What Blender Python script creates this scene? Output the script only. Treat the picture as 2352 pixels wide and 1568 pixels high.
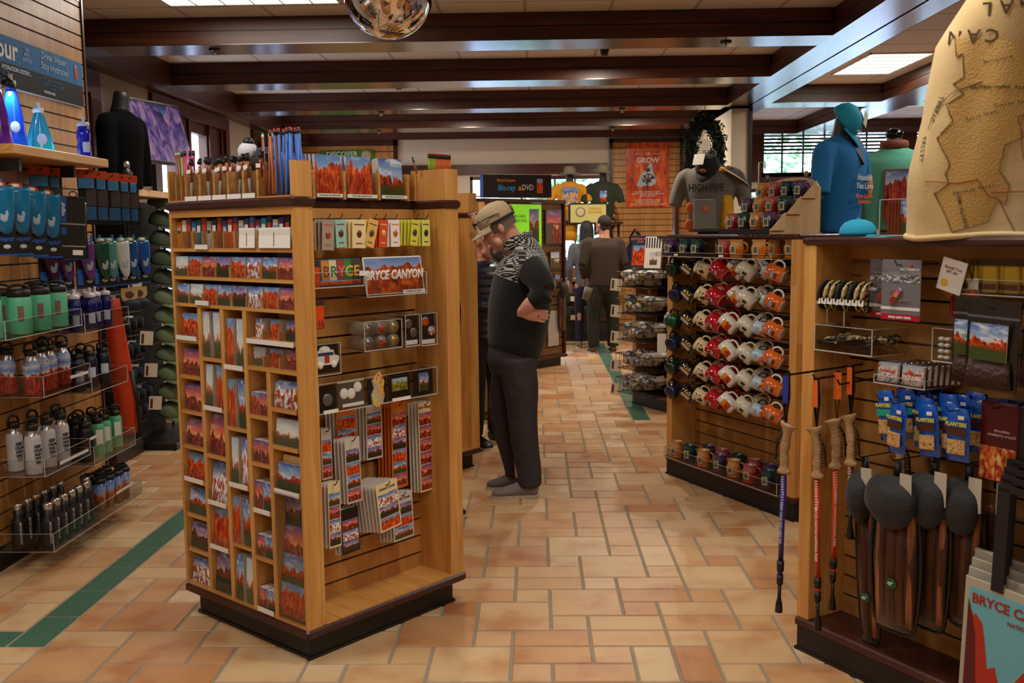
import bpy, math, random
from mathutils import Vector, Matrix, noise
random.seed(7)
PI=math.pi
for o in list(bpy.data.objects): bpy.data.objects.remove(o)
SC=bpy.context.scene; COL=SC.collection
# ---------------- camera
cam=bpy.data.cameras.new('camera'); cam.sensor_width=36; cam.lens=36*2264.7/2352; cam.clip_end=200
co=bpy.data.objects.new('camera',cam); COL.objects.link(co); SC.camera=co
pitch,roll,yaw=.1104,-.0109,.0246
fw=Vector((-math.sin(yaw)*math.cos(pitch),math.cos(yaw)*math.cos(pitch),-math.sin(pitch)))
r0=Vector((math.cos(yaw),math.sin(yaw),0)); u0=r0.cross(fw)
rr=math.cos(roll)*r0+math.sin(roll)*u0; uu=-math.sin(roll)*r0+math.cos(roll)*u0
mm=Matrix((rr,uu,-fw)).transposed().to_4x4(); mm.translation=(0,0,1.6); co.matrix_world=mm
cam.dof.use_dof=True; cam.dof.focus_distance=5.6; cam.dof.aperture_fstop=5.6
# ---------------- world and exposure
W=bpy.data.worlds.new('World'); SC.world=W; W.use_nodes=True
W.node_tree.nodes['Background'].inputs[0].default_value=(.80,.90,1,1)
W.node_tree.nodes['Background'].inputs[1].default_value=13.0
vs=SC.view_settings; vs.view_transform='Standard'; vs.look='None'; vs.gamma=1; vs.use_curve_mapping=False; vs.exposure=-.35
# ceiling lights of the shop (x,y,length x,length y,power)
LIGHTS=[(-1.91,6.65,1.2,.6,34),(-1.91,3.2,1.2,.6,46),(.6,3.2,1.2,.6,46),(-1.91,0.2,1.2,.6,34),(1.2,0.0,1.2,.6,34),
 (3.35,9.85,.6,1.2,34),(3.25,6.3,.6,1.2,34),(5.6,9.6,.6,1.2,34),(4.9,12.6,.6,1.2,30),(3.1,2.6,.6,1.2,34)]
FILL_SPOTS=[(-.9,12.4,2.9,60),(1.3,12.4,2.9,60),(-1.4,10.4,2.9,30),(.6,8.6,2.9,46),(-.4,5.2,2.95,20),(2.9,4.4,2.95,20)]  # fill spots added to brighten the far wall, aisle and kiosk
def area(name,loc,sx,sy,p,col=(1,.93,.82)):
    l=bpy.data.lights.new(name,'AREA'); l.shape='RECTANGLE'; l.size=sx; l.size_y=sy; l.energy=p; l.color=col
    o=bpy.data.objects.new(name,l); COL.objects.link(o); o.location=loc; return o
# ---------------- materials
MATS={}
def newmat(n):
    m=bpy.data.materials.new(n); m.use_nodes=True; return m,m.node_tree.nodes,m.node_tree.links,m.node_tree.nodes['Principled BSDF']
def setp(b,**k):
    mp=dict(rough='Roughness',metal='Metallic',spec='Specular IOR Level',coat='Coat Weight',trans='Transmission Weight',alpha='Alpha',sheen='Sheen Weight')
    for a,v in k.items(): b.inputs[mp[a]].default_value=v
def P(c,rough=.5,n=None,emit=0,bump=0,bs=40,**k):
    key=(tuple(c),rough,emit,bump,bs,tuple(sorted(k.items())))
    if key in MATS: return MATS[key]
    m,N,L,b=newmat(n or 'mat_%d'%len(MATS)); b.inputs['Base Color'].default_value=(*c,1); setp(b,rough=rough,**k)
    if emit: b.inputs['Emission Color'].default_value=(*c,1); b.inputs['Emission Strength'].default_value=emit
    if bump:
        t=N.new('ShaderNodeTexCoord'); z=N.new('ShaderNodeTexNoise'); z.inputs['Scale'].default_value=bs; z.inputs['Detail'].default_value=4
        q=N.new('ShaderNodeBump'); q.inputs['Strength'].default_value=bump; q.inputs['Distance'].default_value=.02
        L.new(t.outputs['Object'],z.inputs['Vector']); L.new(z.outputs['Fac'],q.inputs['Height']); L.new(q.outputs[0],b.inputs['Normal'])
    MATS[key]=m; return m
def hexc(h):
    h=h.lstrip('#'); return tuple(((int(h[i:i+2],16)/255)/12.92 if int(h[i:i+2],16)<11 else ((int(h[i:i+2],16)/255+.055)/1.055)**2.4) for i in (0,2,4))
def H(h,rough=.5,**k): return P(hexc(h),rough,**k)
def ramp(N,stops,interp='LINEAR'):
    r=N.new('ShaderNodeValToRGB'); r.color_ramp.interpolation=interp; e=r.color_ramp.elements
    while len(e)>len(stops): e.remove(e[-1])
    while len(e)<len(stops): e.new(.5)
    for i,(p,c) in enumerate(stops): e[i].position=p; e[i].color=(*hexc(c),1)
    return r
def wood(name,cs,axis='Z',scale=1.0,rough=.35,coat=0.0,spec=.5):
    if name in MATS: return MATS[name]
    m,N,L,b=newmat(name); t=N.new('ShaderNodeTexCoord'); mp=N.new('ShaderNodeMapping')
    s=[14*scale]*3; s['XYZ'.index(axis)]=1.1*scale; mp.inputs['Scale'].default_value=s
    z=N.new('ShaderNodeTexNoise'); z.inputs['Scale'].default_value=1.6; z.inputs['Detail'].default_value=7; z.inputs['Distortion'].default_value=1.2
    r=ramp(N,[(.25,cs[0]),(.5,cs[1]),(.75,cs[2])]); L.new(t.outputs['Object'],mp.inputs[0]); L.new(mp.outputs[0],z.inputs['Vector']); L.new(z.outputs['Fac'],r.inputs[0])
    L.new(r.outputs[0],b.inputs['Base Color']); setp(b,rough=rough,coat=coat,spec=spec); b.inputs['Coat Roughness'].default_value=.2 if coat>.5 else .06
    z2=N.new('ShaderNodeBump'); z2.inputs['Strength'].default_value=.12; z2.inputs['Distance'].default_value=.01; L.new(z.outputs['Fac'],z2.inputs['Height']); L.new(z2.outputs[0],b.inputs['Normal'])
    MATS[name]=m; return m
OAKC=('#b8803c','#cf9650','#dcaa66')
oak=wood('oak_upright',OAKC,'Z',rough=.38); oakx=wood('oak_level',OAKC,'X',rough=.38)
oakp=wood('oak_panel',('#a87036','#be8646','#cc9a5a'),'Z',.6,rough=.42)
dkx=wood('dark_trim',('#2e1510','#3d1d16','#4b261b'),'X',rough=.3)
beamx=wood('beam_wood',('#2c1207','#46200e','#5e3018'),'X',.6,rough=.42)
beamg=wood('beam_wood_gloss',('#2a120a','#38190e','#45210f'),'X',.6,rough=.24,coat=.8)
beamy=wood('beam_wood_lengthwise',('#2a120a','#38190e','#45210f'),'Y',.6,rough=.24,coat=1)
frm=wood('window_frame_wood',('#2a100a','#451c10','#5a2816'),'X',rough=.35)
frz=wood('window_post_wood',('#2a100a','#451c10','#5a2816'),'Z',rough=.35)
blk=H('#0d0c0c',.45); rub=H('#131214',.4); white=H('#e8e4dc',.5); groove=H('#3c3b40',.35)
steel=P((.7,.7,.7),.25,metal=1); tag_w=H('#e9e6e0',.6); skin=P((.52,.24,.16),.5,bump=.25,bs=60)
def glassy(name,c,a,rough=.08):
    if name in MATS: return MATS[name]
    m,N,L,b=newmat(name); N.remove(b); o=N['Material Output']
    t=N.new('ShaderNodeBsdfTransparent'); t.inputs[0].default_value=(*c,1); g=N.new('ShaderNodeBsdfGlossy'); g.inputs['Roughness'].default_value=rough
    f=N.new('ShaderNodeLayerWeight'); f.inputs[0].default_value=.5; pw=N.new('ShaderNodeMath'); pw.operation='POWER'; pw.inputs[1].default_value=4; ad=N.new('ShaderNodeMath'); ad.operation='MULTIPLY_ADD'; ad.inputs[1].default_value=.6; ad.inputs[2].default_value=a
    x=N.new('ShaderNodeMixShader'); L.new(f.outputs['Facing'],pw.inputs[0]); L.new(pw.outputs[0],ad.inputs[0]); L.new(ad.outputs[0],x.inputs[0]); L.new(t.outputs[0],x.inputs[1]); L.new(g.outputs[0],x.inputs[2]); L.new(x.outputs[0],o.inputs[0])
    MATS[name]=m; return m
acr=glassy('clear_acrylic',(.93,.93,.93),.02); acre=P((.75,.74,.73),.25,alpha=.55,n='acrylic_edge'); pane=glassy('window_glass',(.97,.98,1),0,.02)
def pic(name,stops,rock=.55,cloud=.5,seed=0,bottom=None,gloss=.25,ns=5):
    """printed landscape: ramped sky with clouds over jagged ramped rock; differs per object"""
    if name in MATS: return MATS[name]
    m,N,L,b=newmat(name); sky,rk=stops
    t=N.new('ShaderNodeTexCoord'); s=N.new('ShaderNodeSeparateXYZ'); L.new(t.outputs['Generated'],s.inputs[0])
    oi=N.new('ShaderNodeObjectInfo'); k=N.new('ShaderNodeMath'); k.operation='MULTIPLY_ADD'; k.inputs[1].default_value=37; k.inputs[2].default_value=seed; L.new(oi.outputs['Random'],k.inputs[0])
    def nz(sx,sz,det,dist=0):
        c=N.new('ShaderNodeCombineXYZ'); a=N.new('ShaderNodeMath'); a.operation='MULTIPLY'; a.inputs[1].default_value=sx; L.new(s.outputs[0],a.inputs[0])
        d=N.new('ShaderNodeMath'); d.operation='MULTIPLY'; d.inputs[1].default_value=sz; L.new(s.outputs[2],d.inputs[0])
        L.new(a.outputs[0],c.inputs[0]); L.new(k.outputs[0],c.inputs[1]); L.new(d.outputs[0],c.inputs[2])
        z=N.new('ShaderNodeTexNoise'); z.inputs['Scale'].default_value=1; z.inputs['Detail'].default_value=det; z.inputs['Distortion'].default_value=dist; L.new(c.outputs[0],z.inputs['Vector']); return z
    hz=nz(ns,.6,6); rock_n=nz(9,4,6,.6); cl=nz(2.5,7,5)
    th=N.new('ShaderNodeMath'); th.operation='MULTIPLY_ADD'; th.inputs[1].default_value=.9; th.inputs[2].default_value=rock-.45; L.new(hz.outputs['Fac'],th.inputs[0])
    gt=N.new('ShaderNodeMath'); gt.operation='GREATER_THAN'; L.new(s.outputs[2],gt.inputs[0]); L.new(th.outputs[0],gt.inputs[1])
    rs=ramp(N,sky); L.new(s.outputs[2],rs.inputs[0]); rc=ramp(N,[(.5,'#000000'),(.72,'#ffffff')]); L.new(cl.outputs['Fac'],rc.inputs[0])
    mx=N.new('ShaderNodeMixRGB'); mx.inputs[2].default_value=(.85,.87,.9,1); mc=N.new('ShaderNodeMath'); mc.operation='MULTIPLY'; mc.inputs[1].default_value=cloud; L.new(rc.outputs[0],mc.inputs[0]); L.new(mc.outputs[0],mx.inputs[0]); L.new(rs.outputs[0],mx.inputs[1])
    rr_=ramp(N,rk); L.new(rock_n.outputs['Fac'],rr_.inputs[0]); cur=rr_.outputs[0]
    if bottom:
        bt=N.new('ShaderNodeMath'); bt.operation='LESS_THAN'; bt.inputs[1].default_value=.0; ba=N.new('ShaderNodeMath'); ba.operation='MULTIPLY_ADD'; ba.inputs[1].default_value=-.7; L.new(rock_n.outputs['Fac'],ba.inputs[0]); L.new(s.outputs[2],ba.inputs[2]); L.new(ba.outputs[0],bt.inputs[0])
        m3=N.new('ShaderNodeMixRGB'); m3.inputs[2].default_value=(*hexc(bottom),1); L.new(bt.outputs[0],m3.inputs[0]); L.new(cur,m3.inputs[1]); cur=m3.outputs[0]
    m2=N.new('ShaderNodeMixRGB'); L.new(gt.outputs[0],m2.inputs[0]); L.new(cur,m2.inputs[1]); L.new(mx.outputs[0],m2.inputs[2])
    sn=N.new('ShaderNodeSeparateXYZ'); L.new(t.outputs['Normal'],sn.inputs[0]); lt=N.new('ShaderNodeMath'); lt.operation='LESS_THAN'; lt.inputs[1].default_value=-.3; L.new(sn.outputs[1],lt.inputs[0])
    m4=N.new('ShaderNodeMixRGB'); m4.inputs[1].default_value=(.62,.56,.5,1); L.new(lt.outputs[0],m4.inputs[0]); L.new(m2.outputs[0],m4.inputs[2]); L.new(m4.outputs[0],b.inputs['Base Color']); setp(b,rough=gloss)
    MATS[name]=m; return m
RK=[(.3,'#4a1008'),(.45,'#a02c0c'),(.58,'#d8541c'),(.72,'#f09a54')]
PIC=[pic('print_blue_sky',([(.4,'#b8cfe8'),(1,'#2c5fae')],RK),.55,.8,0,'#3c4a20'),
 pic('print_sunset',([(.35,'#f6c070'),(.6,'#e06a50'),(1,'#4a4590')],[(.3,'#2a0c10'),(.5,'#8a2a20'),(.7,'#c8604a')]),.5,.3,3),
 pic('print_canyon_red',([(.6,'#8fb4dc'),(1,'#5a86c0')],[(.3,'#5a1206'),(.5,'#c83c0c'),(.7,'#f0803c')]),.78,.3,6),
 pic('print_snow',([(.4,'#c8daf0'),(1,'#1f4fa8')],[(.35,'#8a2c14'),(.48,'#c25a30'),(.55,'#e8eef6'),(.7,'#ffffff')]),.68,.6,9),
 pic('print_dusk',([(.4,'#d8a890'),(.8,'#7a70b0'),(1,'#4a5590')],[(.3,'#1c1410'),(.5,'#5a2c1c'),(.7,'#a84a28')]),.6,.5,12,'#26301c'),
 pic('print_pale',([(.4,'#e8e4d8'),(1,'#a8c0d8')],[(.3,'#7a3020'),(.5,'#c8785a'),(.7,'#e8b898')]),.45,.7,15,'#5a5a38')]
# ---------------- mesh builder
class B:
    def __init__(s): s.v=[];s.f=[];s.m=[];s.s=[];s.M=Matrix()
    def add(s,vs,fs,m=0,sm=False):
        n=len(s.v)
        for p in vs: s.v.append(tuple(s.M@Vector(p)))
        for f in fs: s.f.append(tuple(i+n for i in f)); s.m.append(m); s.s.append(sm)
        return s
    def box(s,x0,x1,y0,y1,z0,z1,m=0):
        return s.add([(x0,y0,z0),(x1,y0,z0),(x1,y1,z0),(x0,y1,z0),(x0,y0,z1),(x1,y0,z1),(x1,y1,z1),(x0,y1,z1)],[(0,3,2,1),(4,5,6,7),(0,1,5,4),(1,2,6,5),(2,3,7,6),(3,0,4,7)],m)
    def bbox(s,x0,x1,y0,y1,z0,z1,b=.004,m=0):
        vs=[]
        for z,i in ((z0,b),(z0+b,0),(z1-b,0),(z1,b)):
            X0,X1,Y0,Y1=x0+i,x1-i,y0+i,y1-i; c=b
            vs+=[(X0+c,Y0,z),(X1-c,Y0,z),(X1,Y0+c,z),(X1,Y1-c,z),(X1-c,Y1,z),(X0+c,Y1,z),(X0,Y1-c,z),(X0,Y0+c,z)]
        fs=[tuple(range(7,-1,-1)),tuple(range(24,32))]
        for k in range(3):
            for i in range(8): fs.append((k*8+i,k*8+(i+1)%8,k*8+8+(i+1)%8,k*8+8+i))
        return s.add(vs,fs,m)
    def lathe(s,pr,n=20,c=(0,0,0),m=0,sm=True,cap=True,sx=1,sy=1):
        vs=[];fs=[]
        for r,z in pr:
            for i in range(n): a=2*PI*i/n; vs.append((c[0]+r*math.cos(a)*sx,c[1]+r*math.sin(a)*sy,c[2]+z))
        for k in range(len(pr)-1):
            for i in range(n): j=(i+1)%n; fs.append((k*n+i,k*n+j,k*n+n+j,k*n+n+i))
        if cap:
            if pr[0][0]>1e-4: fs.append(tuple(range(n-1,-1,-1)))
            if pr[-1][0]>1e-4: fs.append(tuple((len(pr)-1)*n+i for i in range(n)))
        return s.add(vs,fs,m,sm)
    def loft(s,secs,n=16,m=0,cap=True,sub=0,up=(0,1,0)):
        """secs: (centre, rx, ry) ; ring plane normal follows the path; rx measured along up x tangent, ry along the up side"""
        if sub:
            S=[(Vector(a[0]),a[1],a[2]) for a in secs]; out=[]
            for i in range(len(S)-1):
                p0=S[max(i-1,0)];p1=S[i];p2=S[i+1];p3=S[min(i+2,len(S)-1)]
                for k in range(sub+1):
                    t=k/(sub+1)
                    def cr(a,b,c,d): return .5*((2*b)+(c-a)*t+(2*a-5*b+4*c-d)*t*t+(3*b-a-3*c+d)*t**3)
                    out.append((cr(p0[0],p1[0],p2[0],p3[0]),max(1e-3,cr(p0[1],p1[1],p2[1],p3[1])),max(1e-3,cr(p0[2],p1[2],p2[2],p3[2]))))
            out.append(S[-1]); secs=out
        U=Vector(up); vs=[];fs=[]
        for i,(c,a,b) in enumerate(secs):
            c=Vector(c); q=Vector(secs[min(i+1,len(secs)-1)][0])-Vector(secs[max(i-1,0)][0]); q.normalize()
            x=U.cross(q)
            if x.length<1e-3: x=Vector((1,0,0)).cross(q)
            x.normalize(); y=q.cross(x)
            for k in range(n): t=2*PI*k/n; vs.append(c+x*(a*math.cos(t))+y*(b*math.sin(t)))
        for k in range(len(secs)-1):
            for i in range(n): j=(i+1)%n; fs.append((k*n+i,k*n+j,k*n+n+j,k*n+n+i))
        if cap: fs.append(tuple(range(n-1,-1,-1))); fs.append(tuple((len(secs)-1)*n+i for i in range(n)))
        return s.add(vs,fs,m,True)
    def tube(s,pts,r=.003,n=6,m=0,sub=0): return s.loft([(p,r,r) for p in pts],n,m,sub=sub,up=(.13,.27,.95))
    def prism(s,poly,y0,y1,m=0,m2=None):
        n=len(poly); vs=[(x,y0,z) for x,z in poly]+[(x,y1,z) for x,z in poly]
        a=sum(poly[i][0]*poly[(i+1)%n][1]-poly[(i+1)%n][0]*poly[i][1] for i in range(n))
        o=list(range(n)); o=o if a>0 else o[::-1]
        s.add(vs,[tuple(o)],m); s.f.append(tuple(len(s.v)-2*n+n+i for i in o[::-1])); s.m.append(m); s.s.append(False)
        b0=len(s.v)-2*n
        for k in range(n):
            i,j=o[k],o[(k+1)%n]; s.f.append((b0+i,b0+n+i,b0+n+j,b0+j)); s.m.append(m if m2 is None else m2); s.s.append(False)
        return s
    def ball(s,c,r,n=14,m=0,sz=None):
        sz=sz or (1,1,1); pr=[(max(1e-4,math.sin(PI*k/(n//2))),-math.cos(PI*k/(n//2))) for k in range(n//2+1)]
        M=s.M; s.M=M@Matrix.Translation(c)@Matrix.Diagonal((r*sz[0],r*sz[1],r*sz[2],1)); s.lathe(pr,n,m=m,cap=False); s.M=M; return s
    def mesh(s,name,mats):
        me=bpy.data.meshes.new(name); me.from_pydata(s.v,[],s.f)
        for q in (mats if isinstance(mats,(list,tuple)) else [mats]): me.materials.append(q)
        me.polygons.foreach_set('material_index',s.m); me.polygons.foreach_set('use_smooth',s.s); me.update(); return me
def part(name,b,mats,parent=None,label=None,stuff=False):
    me=b.mesh(name,mats) if isinstance(b,B) else b
    o=bpy.data.objects.new(name,me); COL.objects.link(o)
    if parent is not None: o.parent=parent
    if label: o['label']=label
    if stuff: o['kind']='stuff'
    return o
def tag(o,label,cat,group=None,kind=None):
    o['label']=label; o['category']=cat
    if group: o['group']=group
    if kind: o['kind']=kind
    return o
def struct(name,b,mats): o=part(name,b,mats); o['kind']='structure'; return o
class Frame:
    def __init__(s,x,y,ang,z=0): s.M=Matrix.Translation((x,y,z))@Matrix.Rotation(ang,4,'Z')
    def __call__(s,x,y,z,rz=0,rx=0,ry=0,rot=None): return s.M@Matrix.Translation((x,y,z))@(rot if rot is not None else Matrix.Rotation(rz,4,'Z')@Matrix.Rotation(rx,4,'X')@Matrix.Rotation(ry,4,'Y'))
WF=Frame(0,0,0)
def thing(name,label,cat,M=None,group=None):
    o=bpy.data.objects.new(name,None); o.empty_display_size=.05; COL.objects.link(o)
    if M is not None: o.matrix_world=M
    return tag(o,label,cat,group)
def place(o,M): o.matrix_world=M; return o
KIDS={}
def dup(root,M,label=None,group=None):
    r=root.copy(); COL.objects.link(r); r.matrix_world=M
    if label: r['label']=label
    if group: r['group']=group
    for ch in root.children:
        c=ch.copy(); COL.objects.link(c); c.parent=r
        for g in ch.children:
            d=g.copy(); COL.objects.link(d); d.parent=c
    return r
TX={}
def text(st,size,mat,parent=None,loc=(0,0,0),rot=(PI/2,0,0),name='lettering',bold=0,align='CENTER',ex=.0006,shear=0,sx=1,label=None):
    key=(st,size,mat.name,bold,align,ex,shear)
    if key not in TX:
        c=bpy.data.curves.new('t','FONT'); c.body=st; c.size=size; c.extrude=ex; c.align_x=align; c.align_y='CENTER'; c.offset=bold; c.shear=shear; c.resolution_u=2
        t=bpy.data.objects.new('t',c); COL.objects.link(t); dg=bpy.context.evaluated_depsgraph_get(); me=bpy.data.meshes.new_from_object(t.evaluated_get(dg)); me.name='lettering'
        me.materials.clear(); me.materials.append(mat); bpy.data.objects.remove(t); TX[key]=me
    o=bpy.data.objects.new(name,TX[key]); COL.objects.link(o); o.location=loc; o.rotation_euler=rot; o.scale=(sx,1,1)
    if parent is not None: o.parent=parent
    return o
def remesh(b,name,mats,parent,vox=.01,sm=6,label=None):
    o=part(name,b,mats); m=o.modifiers.new('r','REMESH'); m.mode='VOXEL'; m.voxel_size=vox; m.use_smooth_shade=True
    s=o.modifiers.new('s','SMOOTH'); s.iterations=sm; s.factor=.5
    dg=bpy.context.evaluated_depsgraph_get(); me=bpy.data.meshes.new_from_object(o.evaluated_get(dg)); bpy.data.objects.remove(o)
    me.name=name; me.materials.clear()
    for q in (mats if isinstance(mats,(list,tuple)) else [mats]): me.materials.append(q)
    return part(name,me,mats,parent,label)
# ================= ROOM =================
XL,XR,YN,YB,HB,HC=-3.51,8.0,-2.6,14.9,2.98,3.18
cream=P(hexc('#d8ccb6'),.8,bump=.03,bs=200); taupe=P(hexc('#a5978a'),.85,bump=.03,bs=200)
def tilemat():
    m,N,L,b=newmat('terracotta_tile'); g=N.new('ShaderNodeNewGeometry'); t=N.new('ShaderNodeTexCoord')
    r=ramp(N,[(0,'#b87c4c'),(.14,'#c29064'),(.4,'#caa074'),(.75,'#d0ac82'),(1,'#d6b892')]); L.new(g.outputs['Random Per Island'],r.inputs[0])
    z=N.new('ShaderNodeTexNoise'); z.inputs['Scale'].default_value=5; z.inputs['Detail'].default_value=8; L.new(t.outputs['Object'],z.inputs['Vector'])
    r2=ramp(N,[(.3,'#d4a884'),(.5,'#f2eee8'),(.75,'#ffffff')]); L.new(z.outputs['Fac'],r2.inputs[0])
    x=N.new('ShaderNodeMixRGB'); x.blend_type='MULTIPLY'; x.inputs[0].default_value=.75; L.new(r.outputs[0],x.inputs[1]); L.new(r2.outputs[0],x.inputs[2]); L.new(x.outputs[0],b.inputs['Base Color'])
    z3=N.new('ShaderNodeTexNoise'); z3.inputs['Scale'].default_value=40; z3.inputs['Detail'].default_value=5; L.new(t.outputs['Object'],z3.inputs['Vector'])
    q=N.new('ShaderNodeBump'); q.inputs['Strength'].default_value=.18; q.inputs['Distance'].default_value=.006; L.new(z3.outputs['Fac'],q.inputs['Height']); L.new(q.outputs[0],b.inputs['Normal'])
    mr=N.new('ShaderNodeMapRange'); mr.inputs[3].default_value=.33; mr.inputs[4].default_value=.55; L.new(z.outputs['Fac'],mr.inputs[0]); L.new(mr.outputs[0],b.inputs['Roughness'])
    return m
tile=tilemat(); grout=P(hexc('#8f8474'),.9,bump=.2,bs=300); green=P(hexc('#3f6650'),.4,bump=.25,bs=50)
b=B(); u=.1537; x0=-2.10; nx0,nx1=-10,62; ny0,ny1=-30,76; y0f=3.68; used=set()
def isg(i,j):
    if i==0 and 0<=j<72: return True
    if j==0 and i<0: return True
    if i==19 and 30<=j<68: return True
    if j==67 and i<=19 and i>=1: return True
    return False
b.box(XL,XR,YN,YB,-.05,-.004,1)
def q(i,j,w,h,m):
    g=.0058; X0=x0+i*u+g; X1=x0+(i+w)*u-g; Y0=y0f+j*u+g; Y1=y0f+(j+h)*u-g
    X0=max(X0,XL);X1=min(X1,XR);Y0=max(Y0,YN);Y1=min(Y1,YB)
    if X1-X0<.02 or Y1-Y0<.02: return
    e=.003; b.add([(X0,Y0,-.004),(X1,Y0,-.004),(X1,Y1,-.004),(X0,Y1,-.004),(X0+e,Y0+e,0),(X1-e,Y0+e,0),(X1-e,Y1-e,0),(X0+e,Y1-e,0)],[(4,5,6,7),(0,1,5,4),(1,2,6,5),(2,3,7,6),(3,0,4,7)],m)
rf=random.Random(3)
for j in range(-41,ny1):
    for i in range(-10,nx1+5):
        if isg(i,j) and (i,j) not in used:
            w,h=(1,2) if (isg(i,j+1) and not isg(i+1,j)) else ((2,1) if isg(i+1,j) and (i+1,j) not in used else (1,1))
            for a in range(w):
                for c in range(h): used.add((i+a,j+c))
            q(i,j,w,h,2)
free=lambda i,j,w,h: not any((i+a,j+c) in used or isg(i+a,j+c) for a in range(w) for c in range(h))
def put(i,j,w,h):
    for a in range(w):
        for c in range(h): used.add((i+a,j+c))
    q(i,j,w,h,0)
for a_ in range(-60,90):      # hopscotch: big squares on the (2,1)/(-1,2) lattice, small ones between
    for b_ in range(-60,90):
        i=2*a_-b_; j=a_+2*b_
        if not(-10<=i<nx1+5 and -41<=j<ny1): continue
        if free(i,j,2,2):
            k=rf.random()
            if k<.62: put(i,j,2,2)
            elif k<.72 and free(i,j,3,1) : put(i,j,2,1); put(i,j+1,2,1)
            elif k<.86: put(i,j,1,2); put(i+1,j,1,2)
            else: put(i,j,2,1); put(i,j+1,2,1)
for j in range(-41,ny1):
    for i in range(-10,nx1+5):
        if (i,j) in used: continue
        if free(i,j,2,1): put(i,j,2,1)
        elif free(i,j,1,2): put(i,j,1,2)
        else: put(i,j,1,1)
struct('floor',b,[tile,grout,green])
# ceiling of lay-in tiles
m,N,L,bs=newmat('ceiling_tile'); t=N.new('ShaderNodeTexCoord'); k=N.new('ShaderNodeTexBrick'); k.offset=0; k.squash=1
for a,v in (('Scale',1),('Mortar Size',.012),('Brick Width',.61),('Row Height',.61),('Mortar Smooth',0),('Bias',0)): k.inputs[a].default_value=v
k.inputs['Color1'].default_value=k.inputs['Color2'].default_value=(*hexc('#e0d9d2'),1); k.inputs['Mortar'].default_value=(*hexc('#b5aaa0'),1)
mp=N.new('ShaderNodeMapping'); mp.inputs['Location'].default_value=(.06,.3,0); L.new(t.outputs['Object'],mp.inputs[0]); L.new(mp.outputs[0],k.inputs['Vector']); L.new(k.outputs[0],bs.inputs['Base Color']); setp(bs,rough=.9)
ctile=m
struct('ceiling',B().box(XL-.1,XR+.1,YN-.1,YB+.1,HC,HC+.1),ctile)
struct('wall_near',B().box(XL-.1,XR+.1,YN-.12,YN,-.05,HC),taupe)
struct('wall_right',B().box(XR,XR+.12,YN,YB,-.05,HC),taupe)
# left wall, with window openings
def wallY(name,X0,X1,y0,y1,holes,mat):   # wall along Y with (y0,y1,z0,z1) holes
    bb=B(); ys=sorted(holes); c=y0
    for (a,d,z0,z1) in ys:
        bb.box(X0,X1,c,a,-.05,HC); bb.box(X0,X1,a,d,-.05,z0); bb.box(X0,X1,a,d,z1,HC); c=d
    bb.box(X0,X1,c,y1,-.05,HC); return struct(name,bb,mat)
def wallX(name,y0,y1,x0,x1,holes,mat):
    bb=B(); c=x0
    for (a,d,z0,z1) in sorted(holes):
        bb.box(c,a,y0,y1,-.05,HC); bb.box(a,d,y0,y1,-.05,z0); bb.box(a,d,y0,y1,z1,HC); c=d
    bb.box(c,x1,y0,y1,-.05,HC); return struct(name,bb,mat)
wallY('wall_left',XL-.15,XL,YN,YB,[(9.2,11.22,1.0,2.78),(12.45,14.4,1.0,2.78)],taupe)
wallX('wall_back',YB,YB+.15,XL-.15,XR,[(-.97,1.06,1.0,2.43),(3.0,3.36,.9,2.2),(3.36,5.3,.9,3.1),(5.6,7.5,.9,3.1)],cream)
wallX('wall_partition',11.42,YB,2.23,2.43,[],cream) if False else struct('wall_partition',B().box(2.23,2.42,11.42,YB,0,HC),cream)
struct('trim_1',B().box(2.42,2.46,11.38,11.46,0,HB),H('#15100e',.4))
def winL(n,y0,y1,posts):
    w=B(); z0,z1=1.0,2.9
    w.box(XL,XL+.04,y0,y0+.13,z0,z1-.13); w.box(XL,XL+.04,y1-.13,y1,z0,z1-.13); w.box(XL,XL+.04,y0,y1,z1-.13,z1); w.box(XL,XL+.06,y0,y1,z0-.13,z0)
    for a,d in posts:
        w.box(XL-.1,XL-.01,a,d,z0,z1-.12); w.box(XL-.1,XL+.015,a+.04,a+.1,z0,z1-.12); w.box(XL-.1,XL+.015,d-.1,d-.04,z0,z1-.12)
    w.box(XL-.1,XL-.02,y0+.1,y1-.1,z1-.24,z1-.12); w.box(XL-.1,XL-.02,y0+.1,y1-.1,1.9,1.94)
    f=struct('window_%d'%n,w,frz); g=part('glass',B().box(XL-.08,XL-.07,y0+.12,y1-.12,z0,z1-.12),pane,f)
winL(1,9.08,11.34,[(9.2,9.28),(9.72,10.18),(10.68,11.22)]); winL(2,12.32,14.5,[(12.44,12.8),(13.3,13.6),(14.2,14.4)])
# dark panelled door on the left wall
dd=B().box(XL,XL+.05,6.6,6.78,0,2.72).box(XL,XL+.05,7.79,7.97,0,2.72).box(XL,XL+.05,6.6,7.97,2.72,2.9); f=struct('door_1',dd,frz)
part('door_leaf',B().box(XL,XL+.02,6.78,7.79,0,2.72),wood('door_wood',('#120805','#1c0d08','#28130b'),'Z'),f)
lv=part('door_handle',B().tube([(XL+.02,7.7,1.0),(XL+.07,7.7,1.0),(XL+.07,7.58,1.0)],.009),steel,f)
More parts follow.
